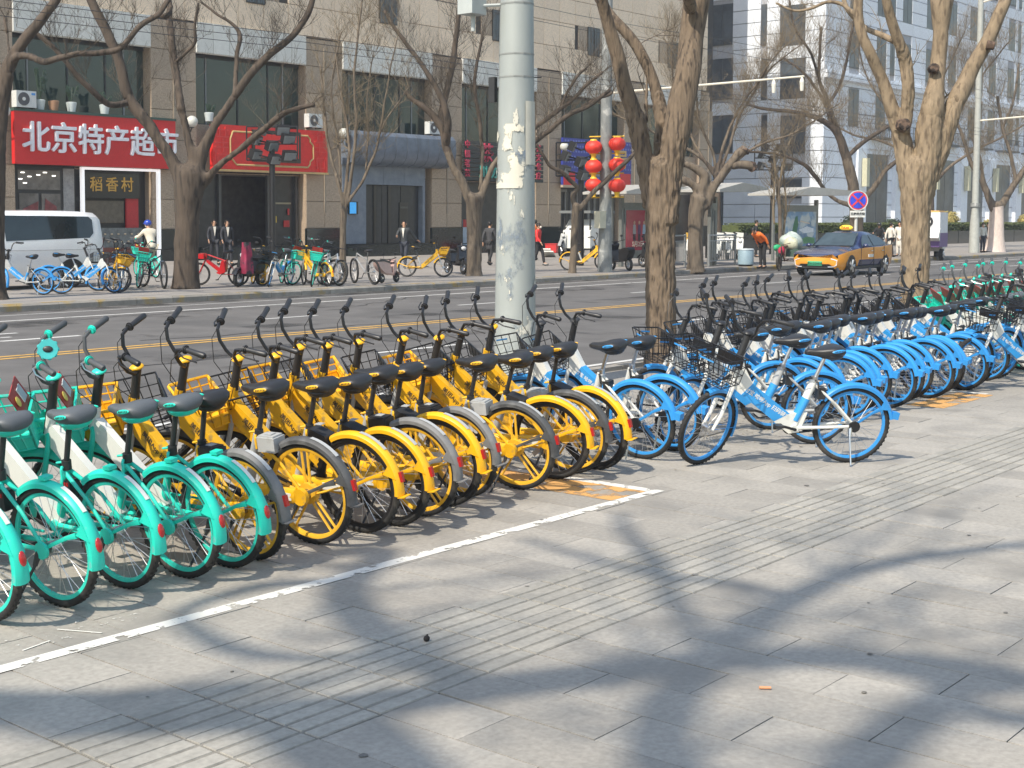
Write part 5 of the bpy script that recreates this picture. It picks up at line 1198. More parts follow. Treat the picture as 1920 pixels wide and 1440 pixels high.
KITS = {}
def place_bike(kind, x, y, th, lean, steer, label, group, z=0., name='bicycle', skip=()):
    if kind not in KITS: KITS[kind] = bike_kit(kind, kind)
    o = thing(name, label, 'bicycle', (x, y, z), 0, group); o.rotation_euler = (0, -R_(lean), R_(th-90)); o.scale = (random.uniform(.985, 1.015),)*3
    SM = steerM(steer)
    for n, me, subs, st in KITS[kind]:
        if n in skip: continue
        p = link(n, me, o, SM if st else None)
        for sn, sme in subs: link(sn, sme, p)
    return o
# ================================================================= parked bicycles, near side
GN = 'shared bicycles parked in the near row'
def ordn(i): return ['first','second','third','fourth','fifth','sixth','seventh','eighth','ninth','tenth','eleventh','twelfth','thirteenth','fourteenth','fifteenth'][i]
near = [('green', -25, 1165, 96, 8, 44, 'teal bicycle cut by the left edge of the near row'),
 ('green', 115, 1136, 96, 8, 45, 'teal bicycle with grey saddle, second in the near row, its front out of frame'),
 ('green', 235, 1102, 95, 9, 46, 'teal bicycle third in the near row, handlebar at the left frame edge'),
 ('green', 347, 1082, 95, 9, 45, 'teal bicycle with a round teal fob hanging from its bar'),
 ('green', 430, 1063, 95, 9, 47, 'teal bicycle nearest the yellow ones in the near row'),
 ('ymag2', 477, 1048, 89, 9, 50, 'yellow bicycle with faded grey fender right beside the last teal one'),
 ('ymag', 590, 1019, 97, 9, 56, 'yellow bicycle with wide five-spoke rear wheel and black fender, second yellow'),
 ('yspoke', 680, 998, 97, 9, 64, 'yellow bicycle with bright yellow fender, third of the yellow ones'),
 ('yspoke2', 740, 985, 94, 9, 60, 'yellow bicycle with yellow fender tight beside another yellow-fendered one, fourth yellow'),
 ('ymag2', 790, 967, 96, 9, 60, 'yellow bicycle with torn grey fender and orange-spoked wheel, fifth yellow'),
 ('yspoke2', 837, 948, 96, 10, 58, 'yellow bicycle with yellow fender and black wheel, sixth yellow'),
 ('ymag2', 873, 931, 90, 9, 62, 'yellow bicycle with pale grey fender stay, seventh yellow'),
 ('ymag', 973, 917, 98, 10, 55, 'yellow bicycle with black fender, the nearest one in front of the grey pole'),
 ('yspoke', 1037, 898, 103, 10, 56, 'yellow bicycle with yellow fender just right of the orange ground patch, ninth yellow'),
 ('ymag', 1073, 887, 100, 9, 60, 'yellow bicycle with black fender second from the right end of the yellow ones'),
 ('yspoke2', 1117, 880, 90, 9, 68, 'rightmost yellow bicycle, yellow fender over a black spoked wheel'),
 ('blue', 1205, 860, 92, 9, 52, 'blue bicycle next to the rightmost yellow one, with its stem beside the pole'),
 ('blue', 1258, 845, 88, 9, 66, 'second blue bicycle right of the yellow ones, half behind the broadside one')]
for k, x, y, th, ln, st, lab in near:
    p = gp(x, y); place_bike(k, p.x, p.y, th, ln, st, lab, GN)
fob = MB(); fob.tube([(0, 0, -.01), (0, 0, .01)], .055, 18); fob.ell((0, 0, .014), (.028, .018, .006), 10, 6, 1)
for i in range(9): fob.ell((.05*math.cos(i*.7), .05*math.sin(i*.7), 0), (.013, .013, .010), 8, 5)
p = atD(90, 655, gp(347, 1082) + Vector((-.15, .75, 0)))
o = tag(fob.build('key_fob', [mat('teal_translucent', (.05,.42,.42), .3, var=.2), blk], smooth=True), 'round teal plastic tag hanging from the handlebar of a teal bicycle', 'tag'); o.location = p; o.rotation_euler = (R_(78), 0, R_(-40))
# three broadside blue bicycles
a = gp(1590, 867); f = gp(1306, 871); TH = math.degrees(math.atan2(f.y-a.y, f.x-a.x))
place_bike('blue', a.x, a.y, TH, 7, 34, 'white and blue bicycle standing broadside in front, black basket, steel kickstand', 'broadside blue bicycles')
place_bike('bluedark', 10.72, 5.10, TH+1, 6, 30, 'darker blue bicycle standing broadside right behind the front white and blue one', 'broadside blue bicycles')
place_bike('blue', 11.2, 5.75, TH+4, 8, 12, 'blue bicycle third behind in the broadside stack, mostly its saddle showing', 'broadside blue bicycles')
a = gp(1992, 727); f = gp(1880, 730); th3 = math.degrees(math.atan2(f.y-a.y, f.x-a.x))
place_bike('blue', a.x, a.y, th3, 6, 15, 'white and blue bicycle broadside at the right frame edge with its rear wheel cut off', 'broadside blue bicycles')
xs = [11.6, 11.95, 12.3, 12.6, 12.95, 13.3, 13.65, 14.0, 14.3, 14.62, 14.92, 15.25, 15.62, 16.3]
for i, x in enumerate(xs):
    place_bike('blue', x, 5.62+.07*math.sin(i*2.1), 92+4*math.sin(i*3.7), 8+1.5*math.sin(i*1.3), 50+14*math.sin(i*2.9),
        '%s blue bicycle counted from the near tree in the angled blue row' % ordn(i), 'blue bicycles in the row between the two near trees')
for i, x in enumerate([16.95, 17.4]):
    place_bike('blue', x, 5.9, 96-6*i, 8, 50, 'blue bicycle with dark bars %s the teal ones at the right' % ('just before' if i else 'second before'), 'blue bicycles beside the right hand teal ones')
for i, x in enumerate([17.85, 18.25, 18.6, 19.05, 19.35, 19.68, 20.2, 20.7, 21.2]):
    place_bike('green', x, 5.75, 91+3*math.sin(i*2.3), 8, 52+8*math.sin(i*1.7), '%s teal bicycle in the distant teal row right of the second near tree' % ordn(i), 'teal bicycles at the right behind the blue ones')
for i, x in enumerate([17.5, 18.1, 18.8]):
    place_bike('blue', x, 4.9+.2*i, 140, 7, 14, '%s blue bicycle parked slanting behind the one cut by the right frame edge' % ordn(i), 'slanting blue bicycles at the right edge')
# ================================================================= far pavement: bikes, people, vehicles, shelters
def aim(px_, py_, px2, py2, z, L=1.15):
    a = gp(px_, py_, z); s = pxm(a); u = max(-L*.98, min(L*.98, (px2-px_)/s)); v_ = math.sqrt(L*L-u*u); v_ = v_ if abs(px2-px_) < .62*L*s else v_*.3
    d = rt*u+fh*(-v_ if py2 >= py_ else v_); return a, a+d
def simple_bike(name, lab, px_, py_, px2, py2, fr, rimc=None, mtb=True, steer=0, group='bicycles parked under the far trees', lean=5, z=.15):
    a, f = aim(px_, py_, px2, py2, z); th = math.degrees(math.atan2(f.y-a.y, f.x-a.x))
    t = thing(name, lab, 'bicycle', a, 0, group); t.rotation_euler = (0, -R_(lean), R_(th-90)); key = 'sb'+fr.name
    R = .345 if mtb else .305; SM = steerM(steer)
    for nm, c, st in (('rw', (0, 0, R), 0), ('fw', (0, 1.12, R), 1)):
        n, me, subs = wheel_parts(key+nm, c, rimc or blkm, False, 1.3 if mtb else 1., R); p = link(n, me, t, SM if st else None)
        for sn, sm in subs: link(sn, sm, p)
    BB = Vector((0, .45, .30)); st_ = Vector((0, .30, .70)); ht = Vector((0, .87, .84)); hb_ = Vector((0, .92, .68))
    b = MB(); b.tube([BB, st_], .017, 8); b.tube([BB, hb_], .024, 8); b.tube([st_-Vector((0, -.01, .06)), ht-Vector((0, 0, .02))], .018, 8); b.tube([hb_, ht], .022, 8)
    for s in (-1, 1): b.tube([BB+Vector((s*.02, 0, 0)), Vector((s*.055, 0, R))], .010, 6); b.tube([st_-Vector((0, 0, .08)), Vector((s*.055, 0, R))], .008, 6)
    b.build('frame', fr, t, smooth=True)
    b = MB()
    for s in (-1, 1): b.tube([(s*.045, .93, .66), (s*.055, 1.12, R)], .015, 6)
    b.tube([(-.05, .925, .68), (.05, .925, .68)], .018, 6); link('fork', b.mesh('fork', fr if not mtb else chrome, True), t, SM)
    b = MB(); b.tube([(0, .87, .84), (0, .90, .97)], .016, 8); b.tube([(-.31, .86, 1.0), (-.08, .93, .98), (.08, .93, .98), (.31, .86, 1.0)], .012, 8); link('handlebar', b.mesh('handlebar', blkm, True), t, SM)
    n, me, subs = saddle_part(key, (.26, .93), blk, blk, blk); link(n, me, t); b = MB(); b.tube([st_, (0, .26, .87)], .014, 8); b.build('seat_post', chrome, t, smooth=True)
    b = MB(); b.tube([BB-Vector((.07, 0, 0)), BB+Vector((.07, 0, 0))], .012, 6); b.tube([BB+Vector((-.07, 0, 0)), BB+Vector((-.08, .1, -.13))], .010, 6); b.tube([BB+Vector((.07, 0, 0)), BB+Vector((.08, -.1, .13))], .010, 6)
    for i in (-1, 1): b.box(BB+Vector((i*.13, -i*.1, i*.13)), (.08, .06, .02))
    b.build('crank', blkm, t); return t
FG_ = 'shared bicycles parked along the far kerb'
def fb(kind, x, y, x2, y2, lab, steer=20, lean=6):
    a, f = aim(x, y, x2, y2, .15); th = math.degrees(math.atan2(f.y-a.y, f.x-a.x)); return place_bike(kind, a.x, a.y, th, lean, steer, lab, FG_, .15)
fb('bluedark', 82, 553, 22, 548, 'dark blue bicycle facing left at the far kerb, leftmost one in front of the van', -25)
fb('blue', 116, 551, 182, 548, 'light blue bicycle at the far kerb before the rear wheel of the van', 40)
fb('blue', 92, 547, 152, 545, 'blue bicycle half hidden behind another one in front of the van', 10)
fb('yspoke', 190, 545, 236, 552, 'yellow bicycle with turned front wheel just right of the van', 45)
fb('blue', 226, 541, 246, 549, 'blue bicycle squeezed between a yellow and a teal one near the big far tree', 20)
fb('green', 262, 536, 275, 551, 'teal bicycle with basket facing the road left of the big far tree', 15)
fb('ymag', 212, 540, 232, 541, 'yellow bicycle behind the others near the man in a blue helmet', 10)
simple_bike('mountain_bike', 'dark mountain bike with fat tyres leaning at the big far tree', 268, 538, 319, 548, mat('dark_green_frame', (.02,.05,.05), .4), steer=-15)
fb('ymag', 474, 532, 500, 541, 'yellow bicycle with yellow basket right of the red electric bicycle', 25)
fb('bluedark', 540, 534, 512, 540, 'dark bicycle between a yellow and a teal one at the far kerb', 20)
fb('green', 528, 531, 554, 540, 'teal bicycle facing the road under the black floodlight post', 25)
fb('yspoke', 614, 537, 566, 534, 'yellow bicycle facing left beside the sapling', -20)
fb('green', 606, 534, 590, 536, 'teal wheeled bicycle hidden behind the yellow one beside the sapling', 10)
simple_bike('city_bicycle', 'white framed city bicycle left of the sapling', 580, 531, 628, 532, whi, steer=20)
simple_bike('city_bicycle', 'silver bicycle with raised stem passing behind the sapling trunk', 602, 533, 640, 536, mat('silver_frame', (.55,.55,.55), .3, metal=.6), chrome, steer=10)
simple_bike('mountain_bike', 'grey and black bicycle right of the sapling trunk', 703, 534, 662, 528, mat('grey_frame', (.3,.3,.3), .4), steer=-10)
fb('yspoke', 763, 519, 812, 524, 'yellow bicycle standing alone between the pink scooter and the black motor scooter', 30)
fb('yspoke', 1066, 507, 1111, 510, 'yellow bicycle behind the thin forked tree by the lantern post', 35)
def scooter(name, lab, cat, x, y, x2, y2, bodym, seatm, long_=1.25, R=.22, high=.98, rider=False, z=.15, box=None, group='electric scooters on the far pavement'):
    a, f = aim(x, y, x2, y2, z, long_); th = math.degrees(math.atan2(f.y-a.y, f.x-a.x)); t = thing(name, lab, cat, a, 0, group); t.rotation_euler = (0, -R_(5), R_(th-90)); L = long_
    for c in ((0, 0, R), (0, L, R)):
        b = MB(); b.ringx(c, R-.05, [(.05*math.cos(k), .05*math.sin(k)) for k in [2*math.pi*i/8 for i in range(8)]], 24); w_ = b.build('wheel', rub, t, smooth=True)
        b = MB(); b.ringx(c, R*.55, [(-.03, .012), (.03, .012), (.03, -.012), (-.03, -.012)], 18)
        for i in range(6): b.tube([Vector(c), Vector((c[0], c[1]+R*.6*math.cos(i*1.047), c[2]+R*.6*math.sin(i*1.047)))], .012, 4)
        b.tube([(-.06, c[1], c[2]), (.06, c[1], c[2])], .04, 8); b.build('rim', chrome, w_)
    b = MB(); b.prism([(-.25, .60), (-.28, .72), (.05, .74), (.42, .66), (.50, .40), (.42, .30), (.1, .34), (-.1, .45)], 0, -.12, .12)
    b.prism([(.40, .30), (L-.35, .26), (L-.3, .33), (.42, .37)], 0, -.13, .13)
    b.prism([(L-.38, .28), (L-.10, .45), (L-.16, .80), (L-.28, high-.06), (L-.35, high-.1), (L-.24, .7), (L-.34, .5)], 0, -.15, .15)
    b.arcx((0, L, R), R+.03, lambda u: [(-.07, 0), (0, .03), (.07, 0), (.06, -.01), (0, .02), (-.06, -.01)], 20, 160, 8); b.build('body', bodym, t, smooth=True)
    b = MB(); b.prism([(-.25, .73), (-.22, .80), (.05, .80), (.30, .75), (.44, .74), (.42, .67), (.05, .735)], 0, -.13, .13); b.build('seat', seatm, t, smooth=True)
    b = MB(); b.tube([(-.33, L-.42, high+.04), (-.1, L-.32, high), (.1, L-.32, high), (.33, L-.42, high+.04)], .016, 6); b.tube([(0, L-.32, high), (0, L-.02, R)], .028, 6)
    for s in (-1, 1): b.tube([(s*.22, L-.36, high+.02), (s*.25, L-.33, high+.16)], .006, 5); b.ell((s*.26, L-.33, high+.18), (.06, .012, .04), 8, 5); b.tube([(s*.05, L-.05, .45), (s*.06, L, R)], .02, 6)
    b.build('handlebar', blkm, t)
    b = MB(); b.ell((0, L-.13, high-.16), (.09, .05, .07), 10, 6); b.build('headlight', mat('lamp_glass', (.6,.6,.6), .15), t, smooth=True)
    if box: b = MB(); b.box((0, -.2, 1.0), (.42, .4, .36)); b.build('carrier_box', box, t)
    return t
redp = mat('scooter_red', (.50,.015,.02), .3, coat=.5); pinkp = mat('scooter_pink', (.50,.33,.29), .4, coat=.3)
t = simple_bike('electric_bicycle', 'red electric bicycle with a black seat right of the big far tree', 448, 536, 390, 533, mat('scooter_red', (.50,.015,.02), .3, coat=.5), mtb=False, steer=10)
t['category'] = 'electric bicycle'; b = MB(); b.prism([(.30,.66),(.34,.36),(.50,.30),(.60,.34),(.52,.42),(.44,.66)], 0, -.07, .07); b.prism([(.50,.34),(.88,.62),(.86,.68),(.48,.42)], 0, -.05, .05); b.build('battery_housing', redp, t, smooth=True)
b = MB(); b.box((0, 1.0, .78), (.22, .16, .13)); b.build('front_box', redp, t)
scooter('motor_scooter', 'black motor scooter facing the road with long mirrors beside the lopped tree', 'scooter', 838, 512, 866, 522, mat('scooter_black', (.02,.02,.022), .25, coat=.6), blk, 1.25, .24)
scooter('kick_scooter', 'small pale pink scooter with round lamp at the far kerb', 'scooter', 716, 531, 750, 530, pinkp, blk, .92, .17, .8).scale = (.8, .8, .8)
scooter('motor_scooter', 'dark scooter covered by a crimson quilted apron, right of the red one', 'scooter', 488, 535, 455, 540, mat('scooter_black', (.02,.02,.022), .25), blk, 1.1, .24)
c = gp(462, 539, .15); t = thing('wind_apron', 'crimson and grey quilted wind apron hanging on the dark scooter', 'apron', c+Vector((0, 0, .35)))
b = MB(); rr = random.Random(4); vs = []; n, k = 9, 9
for i in range(k+1):
    for j in range(n+1):
        u, v_ = j/n-.5, i/k; vs.append(rt*(u*(.36-.12*v_))+Vector((0, 0, .80*v_))-fh*(.12*math.cos(u*6)+.03*math.sin(v_*9+u*4)))
vs2 = [v+fh*.03 for v in vs]; F = [(i*(n+1)+j, i*(n+1)+j+1, (i+1)*(n+1)+j+1, (i+1)*(n+1)+j) for i in range(k) for j in range(n)]
b.add(vs, F, 0); b.add(vs2, F, 1); b.build('cloth', [mat('crimson_quilt', (.30,.025,.07), .6, var=.6, scale=5, col2=(.03,.03,.035), thr=(.52,3,.05)), mat('dark_cloth', (.03,.03,.035), .8)], t, smooth='full')
for i, (x, y, x2, y2, bx_, lab) in enumerate(((1250,503,1215,500,None,'scooter parked behind the red poster of the near shelter'), (1180,508,1158,507,None,'motorbike under the left end of the red poster'), (1345,488,1330,494,whi,'white scooter behind the grey railing, leftmost'), (1362,486,1352,494,whi,'white scooter behind the grey railing, middle one'), (1380,486,1372,494,whi,'scooter behind the right end of the grey railing'), (1290,489,1280,496,mat('mustard', (.6,.35,.05), .5),'white scooter with mustard box left of the lopped tree'))):
    scooter('motor_scooter', lab, 'scooter', x, y, x2, y2, whi if i > 1 else blkm, blk, 1.2, .23, box=bx_)
# ---------------------------------------------------------------- people
def skinned(name, verts, edges, rad, m, parent, sub=1):
    me = bpy.data.meshes.new(name); me.from_pydata([Vector(v) for v in verts], edges, []); o = bpy.data.objects.new(name, me); COL.objects.link(o)
    md = o.modifiers.new('s', 'SKIN'); me.skin_vertices[0].data[0].use_root = True
    for i, r in enumerate(rad): me.skin_vertices[0].data[i].radius = r if isinstance(r, tuple) else (r, r)
    sb = o.modifiers.new('u', 'SUBSURF'); sb.levels = sub; sb.render_levels = sub
    bpy.context.view_layer.update(); m2 = bpy.data.meshes.new_from_object(o.evaluated_get(bpy.context.evaluated_depsgraph_get()))
    bpy.data.objects.remove(o); m2.materials.clear(); m2.materials.append(m); m2.polygons.foreach_set('use_smooth', [True]*len(m2.polygons)); return link(name, m2, parent)
skin_ = mat('skin', (.50,.29,.19), .5, var=.05); hair_ = mat('hair', (.012,.010,.009), .5); navy = mat('navy_suit', (.018,.02,.028), .7); blackc = mat('black_cloth', (.02,.02,.022), .8)
whc = mat('white_cloth', (.70,.67,.60), .8, var=.1); shoe = mat('shoe_black', (.015,.015,.015), .4); jeans = mat('dark_trousers', (.03,.035,.05), .8)
def person(lab, px_, py_, face, top, leg, h=1.68, hip=None, pose=None, z=.15, skirt=0, shirt=None, hat=None, bend=0., loc=None, hairm=None, mask=False, sit=False):
    a = Vector(loc) if loc is not None else gp(px_, py_, z); t = thing('person', lab, 'person', a, R_(face-90)); k = h/1.75; po = pose or {}
    J = {'pel': (0, 0, .95), 'wai': (0, 0, 1.10), 'che': (0, .0, 1.32), 'nec': (0, 0, 1.48), 'hed': (0, .03, 1.60), 'crn': (0, .02, 1.70)}
    for s, n in ((-1, 'L'), (1, 'R')):
        J.update({n+'hip': (s*.09, 0, .90), n+'kne': (s*.10, .02, .50), n+'ank': (s*.10, -.01, .09), n+'toe': (s*.11, .13, .04),
                  n+'sho': (s*.18, 0, 1.41), n+'elb': (s*.24, -.02, 1.14), n+'wri': (s*.25, .06, .90), n+'han': (s*.25, .09, .81)})
    J.update(po)
    if bend:
        q = Matrix.Rotation(-R_(bend), 3, 'X'); c0 = Vector(J['pel'])
        for n in ('wai','che','nec','hed','crn','Lsho','Rsho','Lelb','Relb','Lwri','Rwri','Lhan','Rhan'):
            if n not in po: J[n] = tuple(c0+q @ (Vector(J[n])-c0))
    J = {n: Vector(v)*k for n, v in J.items()}
    def build(name, names, edges, rad, m, sub=1): return skinned(name, [J[n] for n in names], [(names.index(a_), names.index(b_)) for a_, b_ in edges], [(r[0]*k, r[1]*k) if isinstance(r, tuple) else r*k for r in rad], m, t, sub)
    # hands: five fingers as short branches
    for n in 'LR':
        d = (J[n+'han']-J[n+'wri']).normalized(); sd = d.orthogonal().normalized()
        for i, (u, l_) in enumerate(((-.03, .06), (-.012, .075), (.006, .08), (.022, .07))): J[n+'f%d' % i] = J[n+'han']+(sd*u+d*l_)*k
        J[n+'f4'] = J[n+'wri']+(sd*-.05+d*.07)*k
    names = ['pel','wai','che','nec','hed','crn']; E_ = [('pel','wai'),('wai','che'),('che','nec'),('nec','hed'),('hed','crn')]; rd = [(.12,.09),(.11,.08),(.13,.09),.05,(.072,.085),(.06,.07)]
    for n in 'LR':
        names += [n+x for x in ('hip','kne','ank','toe','sho','elb','wri','han')]; rd += [.075,.052,.036,.03,.05,.036,.025,.028]
        E_ += [('pel',n+'hip'),(n+'hip',n+'kne'),(n+'kne',n+'ank'),(n+'ank',n+'toe'),('che',n+'sho'),(n+'sho',n+'elb'),(n+'elb',n+'wri'),(n+'wri',n+'han')]
        for i in range(4): names.append(n+'f%d' % i); rd.append(.008); E_.append((n+'han', n+'f%d' % i))
        names.append(n+'f4'); rd.append(.009); E_.append((n+'wri', n+'f4'))
    build('body', names, E_, rd, skin_)
    names = ['wai','pel','che','nec','Lsho','Lelb','Lwri','Rsho','Relb','Rwri']
    lo = J['pel'].copy(); J['hem'] = lo+Vector((0, 0, -(.12+skirt)))
    names.append('hem'); build('jacket', names, [('wai','che'),('wai','pel'),('pel','hem'),('che','nec'),('che','Lsho'),('Lsho','Lelb'),('Lelb','Lwri'),('che','Rsho'),('Rsho','Relb'),('Relb','Rwri')],
        [(.145,.115),(.155,.12),(.165,.125),.075,.075,.058,.045,.075,.058,.045,(.165+skirt*.2,.125)], top)
    build('trousers', ['pel','Lhip','Lkne','Lank','Rhip','Rkne','Rank'], [('pel','Lhip'),('Lhip','Lkne'),('Lkne','Lank'),('pel','Rhip'),('Rhip','Rkne'),('Rkne','Rank')], [(.14,.11),.095,.07,.055,.095,.07,.055], leg)
    b = MB()
    for n in 'LR':
        d = J[n+'toe']-J[n+'ank']; b.tube([J[n+'ank']-d*.4+Vector((0, 0, -.035)), J[n+'ank']+d*.4+Vector((0, 0, -.04)), J[n+'toe']+d*.3], [.045*k, .05*k, .035*k], 8)
    b.build('shoes', shoe, t, smooth=True)
    hd = J['hed']; up_ = (J['crn']-hd).normalized(); fw_ = Vector((0, 1, 0))
    if bend: fw_ = Matrix.Rotation(-R_(bend), 3, 'X') @ fw_
    b = MB(); b.ell(hd+up_*.045*k-fw_*.018*k, (.088*k, .098*k, .10*k), 14, 9); hv = b.v; b.v = [(v[0], v[1], v[2]) for v in hv]
    keep = b; fs = [f for f in keep.f if not any((Vector(keep.v[i])-hd).dot(fw_) > .058*k and (Vector(keep.v[i])-hd).dot(up_) < .075*k for i in f) and not all((Vector(keep.v[i])-hd).dot(up_) < -.03*k for i in f)]
    keep.f = fs; keep.m = [0]*len(fs); keep.build('hair', hairm or hair_, t, smooth='full')
    b = MB(); b.ell(hd+fw_*.095*k-up_*.01*k, (.012, .016, .02), 6, 5); b.ell(hd+fw_*.083*k-up_*.045*k, (.022, .008, .006), 6, 4)
    for s in (-1, 1): b.ell(hd+fw_*.084*k+up_*.02*k+Vector((s*.03*k, 0, 0)), (.012, .006, .006), 6, 4, 1); b.ell(hd+Vector((s*.082*k, 0, 0)), (.012, .02, .03), 6, 5)
    b.build('face', [skin_, hair_], t)
    if shirt: b = MB(); c_ = J['che']; b.prism([((c_.x-.05*k), J['nec'].z-.02), ((c_.x+.05*k), J['nec'].z-.02), (c_.x, J['wai'].z+.0)], 1, c_.y+.085*k, c_.y+.145*k); b.build('shirt', shirt, t)
    if mask: b = MB(); b.ell(hd+fw_*.07*k-up_*.035*k, (.055, .045, .045), 10, 6); b.build('face_mask', whc, t, smooth=True)
    if hat: b = MB(); b.ell(hd+up_*.06*k-fw_*.01*k, (.115*k, .135*k, .10*k), 14, 8); b.box(hd+up_*.035*k+fw_*.12*k, (.15*k, .08*k, .015)); b.build('helmet', hat, t, smooth=True)
    return t
WALK = {'Lkne': (-.10, .16, .52), 'Lank': (-.10, .22, .10), 'Ltoe': (-.11, .36, .07), 'Rkne': (.10, -.02, .50), 'Rank': (.10, -.26, .13), 'Rtoe': (.11, -.14, .04), 'Lelb': (-.25, -.10, 1.14), 'Lwri': (-.26, -.10, .90), 'Relb': (.25, .04, 1.15), 'Rwri': (.25, .20, .95), 'Rhan': (.25, .25, .88), 'Lhan': (-.26, -.08, .82)}
RUN = dict(WALK); RUN.update({'Rank': (.10, -.42, .35), 'Rtoe': (.11, -.36, .24), 'Rkne': (.10, -.04, .52), 'Lelb': (-.30, -.16, 1.18), 'Lwri': (-.42, -.26, 1.02), 'Lhan': (-.46, -.32, .98), 'Relb': (.26, .08, 1.17), 'Rwri': (.20, .28, 1.14), 'Rhan': (.17, .34, 1.17)})
person('man in a black suit walking, the left one of a pair near the red sign', 402, 491, -118, navy, navy, 1.76, pose=WALK, shirt=whc, loc=gp(402, 497, .15))
person('man in an open black jacket over white shirt, the right one of the pair', 424, 491, -112, navy, navy, 1.74, pose=WALK, shirt=whc, loc=gp(426, 497, .15))
person('man in a dark zipped jacket striding left before the grey stone entrance', 757, 500, 205, mat('charcoal_jacket', (.03,.035,.04), .6), jeans, 1.72, pose=RUN, loc=gp(758, 503, .15), shirt=whc)
person('person in a red jacket walking right beside the grey pole', 1009, 498, -75, mat('red_coat', (.72,.03,.03), .6), blackc, 1.62, pose=WALK, mask=True)
person('person in orange work jacket behind the red coated one, mostly hidden by the grey pole', 1003, 488, 100, mat('orange_coat', (.80,.20,.04), .7), jeans, 1.75)
person('person in a long dark coat just left of the grey pole', 918, 497, 10, mat('grey_coat', (.05,.05,.055), .8), blackc, 1.68, pose=WALK, skirt=.25)
person('sanitation worker in bright orange vest bending over the grey blue bin', 1428, 503, 165, mat('hi_vis_orange', (.85,.18,.03), .7, var=.1), blackc, 1.7, bend=48, loc=gp(1430, 503, .15),
       pose={'Lkne': (-.12, .08, .5), 'Rkne': (.12, -.02, .5)})
person('man in a dark jacket standing beyond the stooping orange worker', 1417, 470, -60, blackc, blackc, 1.74, loc=gp(1417, 482, .15))
person('woman in a white coat walking right behind the taxi', 1669, 482, -30, whc, blackc, 1.62, pose=WALK, skirt=.25, mask=True)
person('person all in white half hidden by the second near trunk', 1686, 480, 180, whc, whc, 1.66, skirt=.4)
person('person in a pale top and dark trousers standing by the slim lamp post', 1842, 473, -120, mat('pale_top', (.55,.55,.50), .8), jeans, 1.6, mask=True)
person('person in dark clothes just left of the white footed tree', 1852, 470, 120, blackc, jeans, 1.6)
# cyclist in a pale jacket
a, f = gp(250, 518, .15), gp(292, 521, .15)
cb = place_bike('green', f.x, f.y, math.degrees(math.atan2(a.y-f.y, a.x-f.x)), 0, 0, 'teal bicycle ridden left by the man in a blue helmet', 'bicycles being ridden', .15)
RIDE = {'pel': (0, -.02, .98), 'wai': (0, .06, 1.12), 'che': (0, .15, 1.33), 'nec': (0, .21, 1.48), 'hed': (0, .26, 1.60), 'crn': (0, .27, 1.70), 'Lsho': (-.18, .16, 1.41), 'Rsho': (.18, .16, 1.41),
 'Lelb': (-.25, .34, 1.25), 'Lwri': (-.28, .55, 1.22), 'Lhan': (-.28, .61, 1.20), 'Relb': (.25, .34, 1.25), 'Rwri': (.28, .55, 1.22), 'Rhan': (.28, .61, 1.20),
 'Lhip': (-.09, .02, .93), 'Lkne': (-.12, .36, .74), 'Lank': (-.12, .30, .40), 'Ltoe': (-.12, .42, .36), 'Rhip': (.09, .02, .93), 'Rkne': (.12, .30, .58), 'Rank': (.12, .12, .26), 'Rtoe': (.12, .24, .20)}
d = (a-f).normalized()
person('man in a cream jacket and blue helmet riding a bicycle to the left', 0, 0, math.degrees(math.atan2(d.y, d.x)), mat('cream_jacket', (.68,.62,.50), .8), mat('khaki_trousers', (.4,.36,.28), .8), 1.72, pose=RIDE, loc=f+d*.22, hat=mat('helmet_blue', (.02,.06,.42), .3, coat=.5), mask=True)
# ---------------------------------------------------------------- cars by lofting
def loft(name, secs, mats, parent, matfn, smooth=True, sub=1):
    """secs: [(x, [(y, z) ... from sill to roof centre])]"""
    n = len(secs[0][1]); vs = []; fs = []; mi = []
    for s in (1, -1):
        o = len(vs)
        for x, pr in secs: vs += [(x, s*y, z) for y, z in pr]
        for i in range(len(secs)-1):
            for j in range(n-1):
                f_ = (o+i*n+j, o+i*n+j+1, o+(i+1)*n+j+1, o+(i+1)*n+j); fs.append(f_ if s < 0 else f_[::-1]); mi.append(matfn(i, j))
        for i in (0, len(secs)-1): fs.append(tuple(o+i*n+j for j in range(n))); mi.append(matfn(min(i, len(secs)-2), 1))
    me = bpy.data.meshes.new(name); me.from_pydata(vs, [], fs)
    for m in mats: me.materials.append(m)
    me.polygons.foreach_set('material_index', mi)
    bm = bmesh.new(); bm.from_mesh(me); bmesh.ops.remove_doubles(bm, verts=bm.verts, dist=.0005); bmesh.ops.recalc_face_normals(bm, faces=bm.faces); bm.to_mesh(me); bm.free()
    me.polygons.foreach_set('use_smooth', [True]*len(me.polygons)); me.set_sharp_from_angle(angle=R_(32)); return link(name, me, parent)
def carwheel(t, x, y, R, w_, m=None, s=1, spokes=5):
    b = MB(); b.tube([(x, y-w_/2*s, R), (x, y-w_*.42*s, R), (x, y+w_*.42*s, R), (x, y+w_/2*s, R)], [R*.9, R, R, R*.88], 26); w = b.build('wheel', rub, t, smooth=True)
    b = MB(); b.tube([(x, y+w_*.4*s, R), (x, y+(w_/2+.004)*s, R)], [R*.62, R*.66], 22)
    b.build('rim', blkm, w)
    b = MB()
    for i in range(spokes):
        a = 2*math.pi*i/spokes
        for q in (-.13, .13): b.tube([(x, y+(w_/2+.012)*s, R), (x+R*.62*math.cos(a+q), y+(w_/2+.008)*s, R+R*.62*math.sin(a+q))], [.02, .028], 5)
    b.tube([(x, y+(w_/2)*s, R), (x, y+(w_/2+.02)*s, R)], .06, 10); b.build('hub_cap', chrome, w, smooth=True)
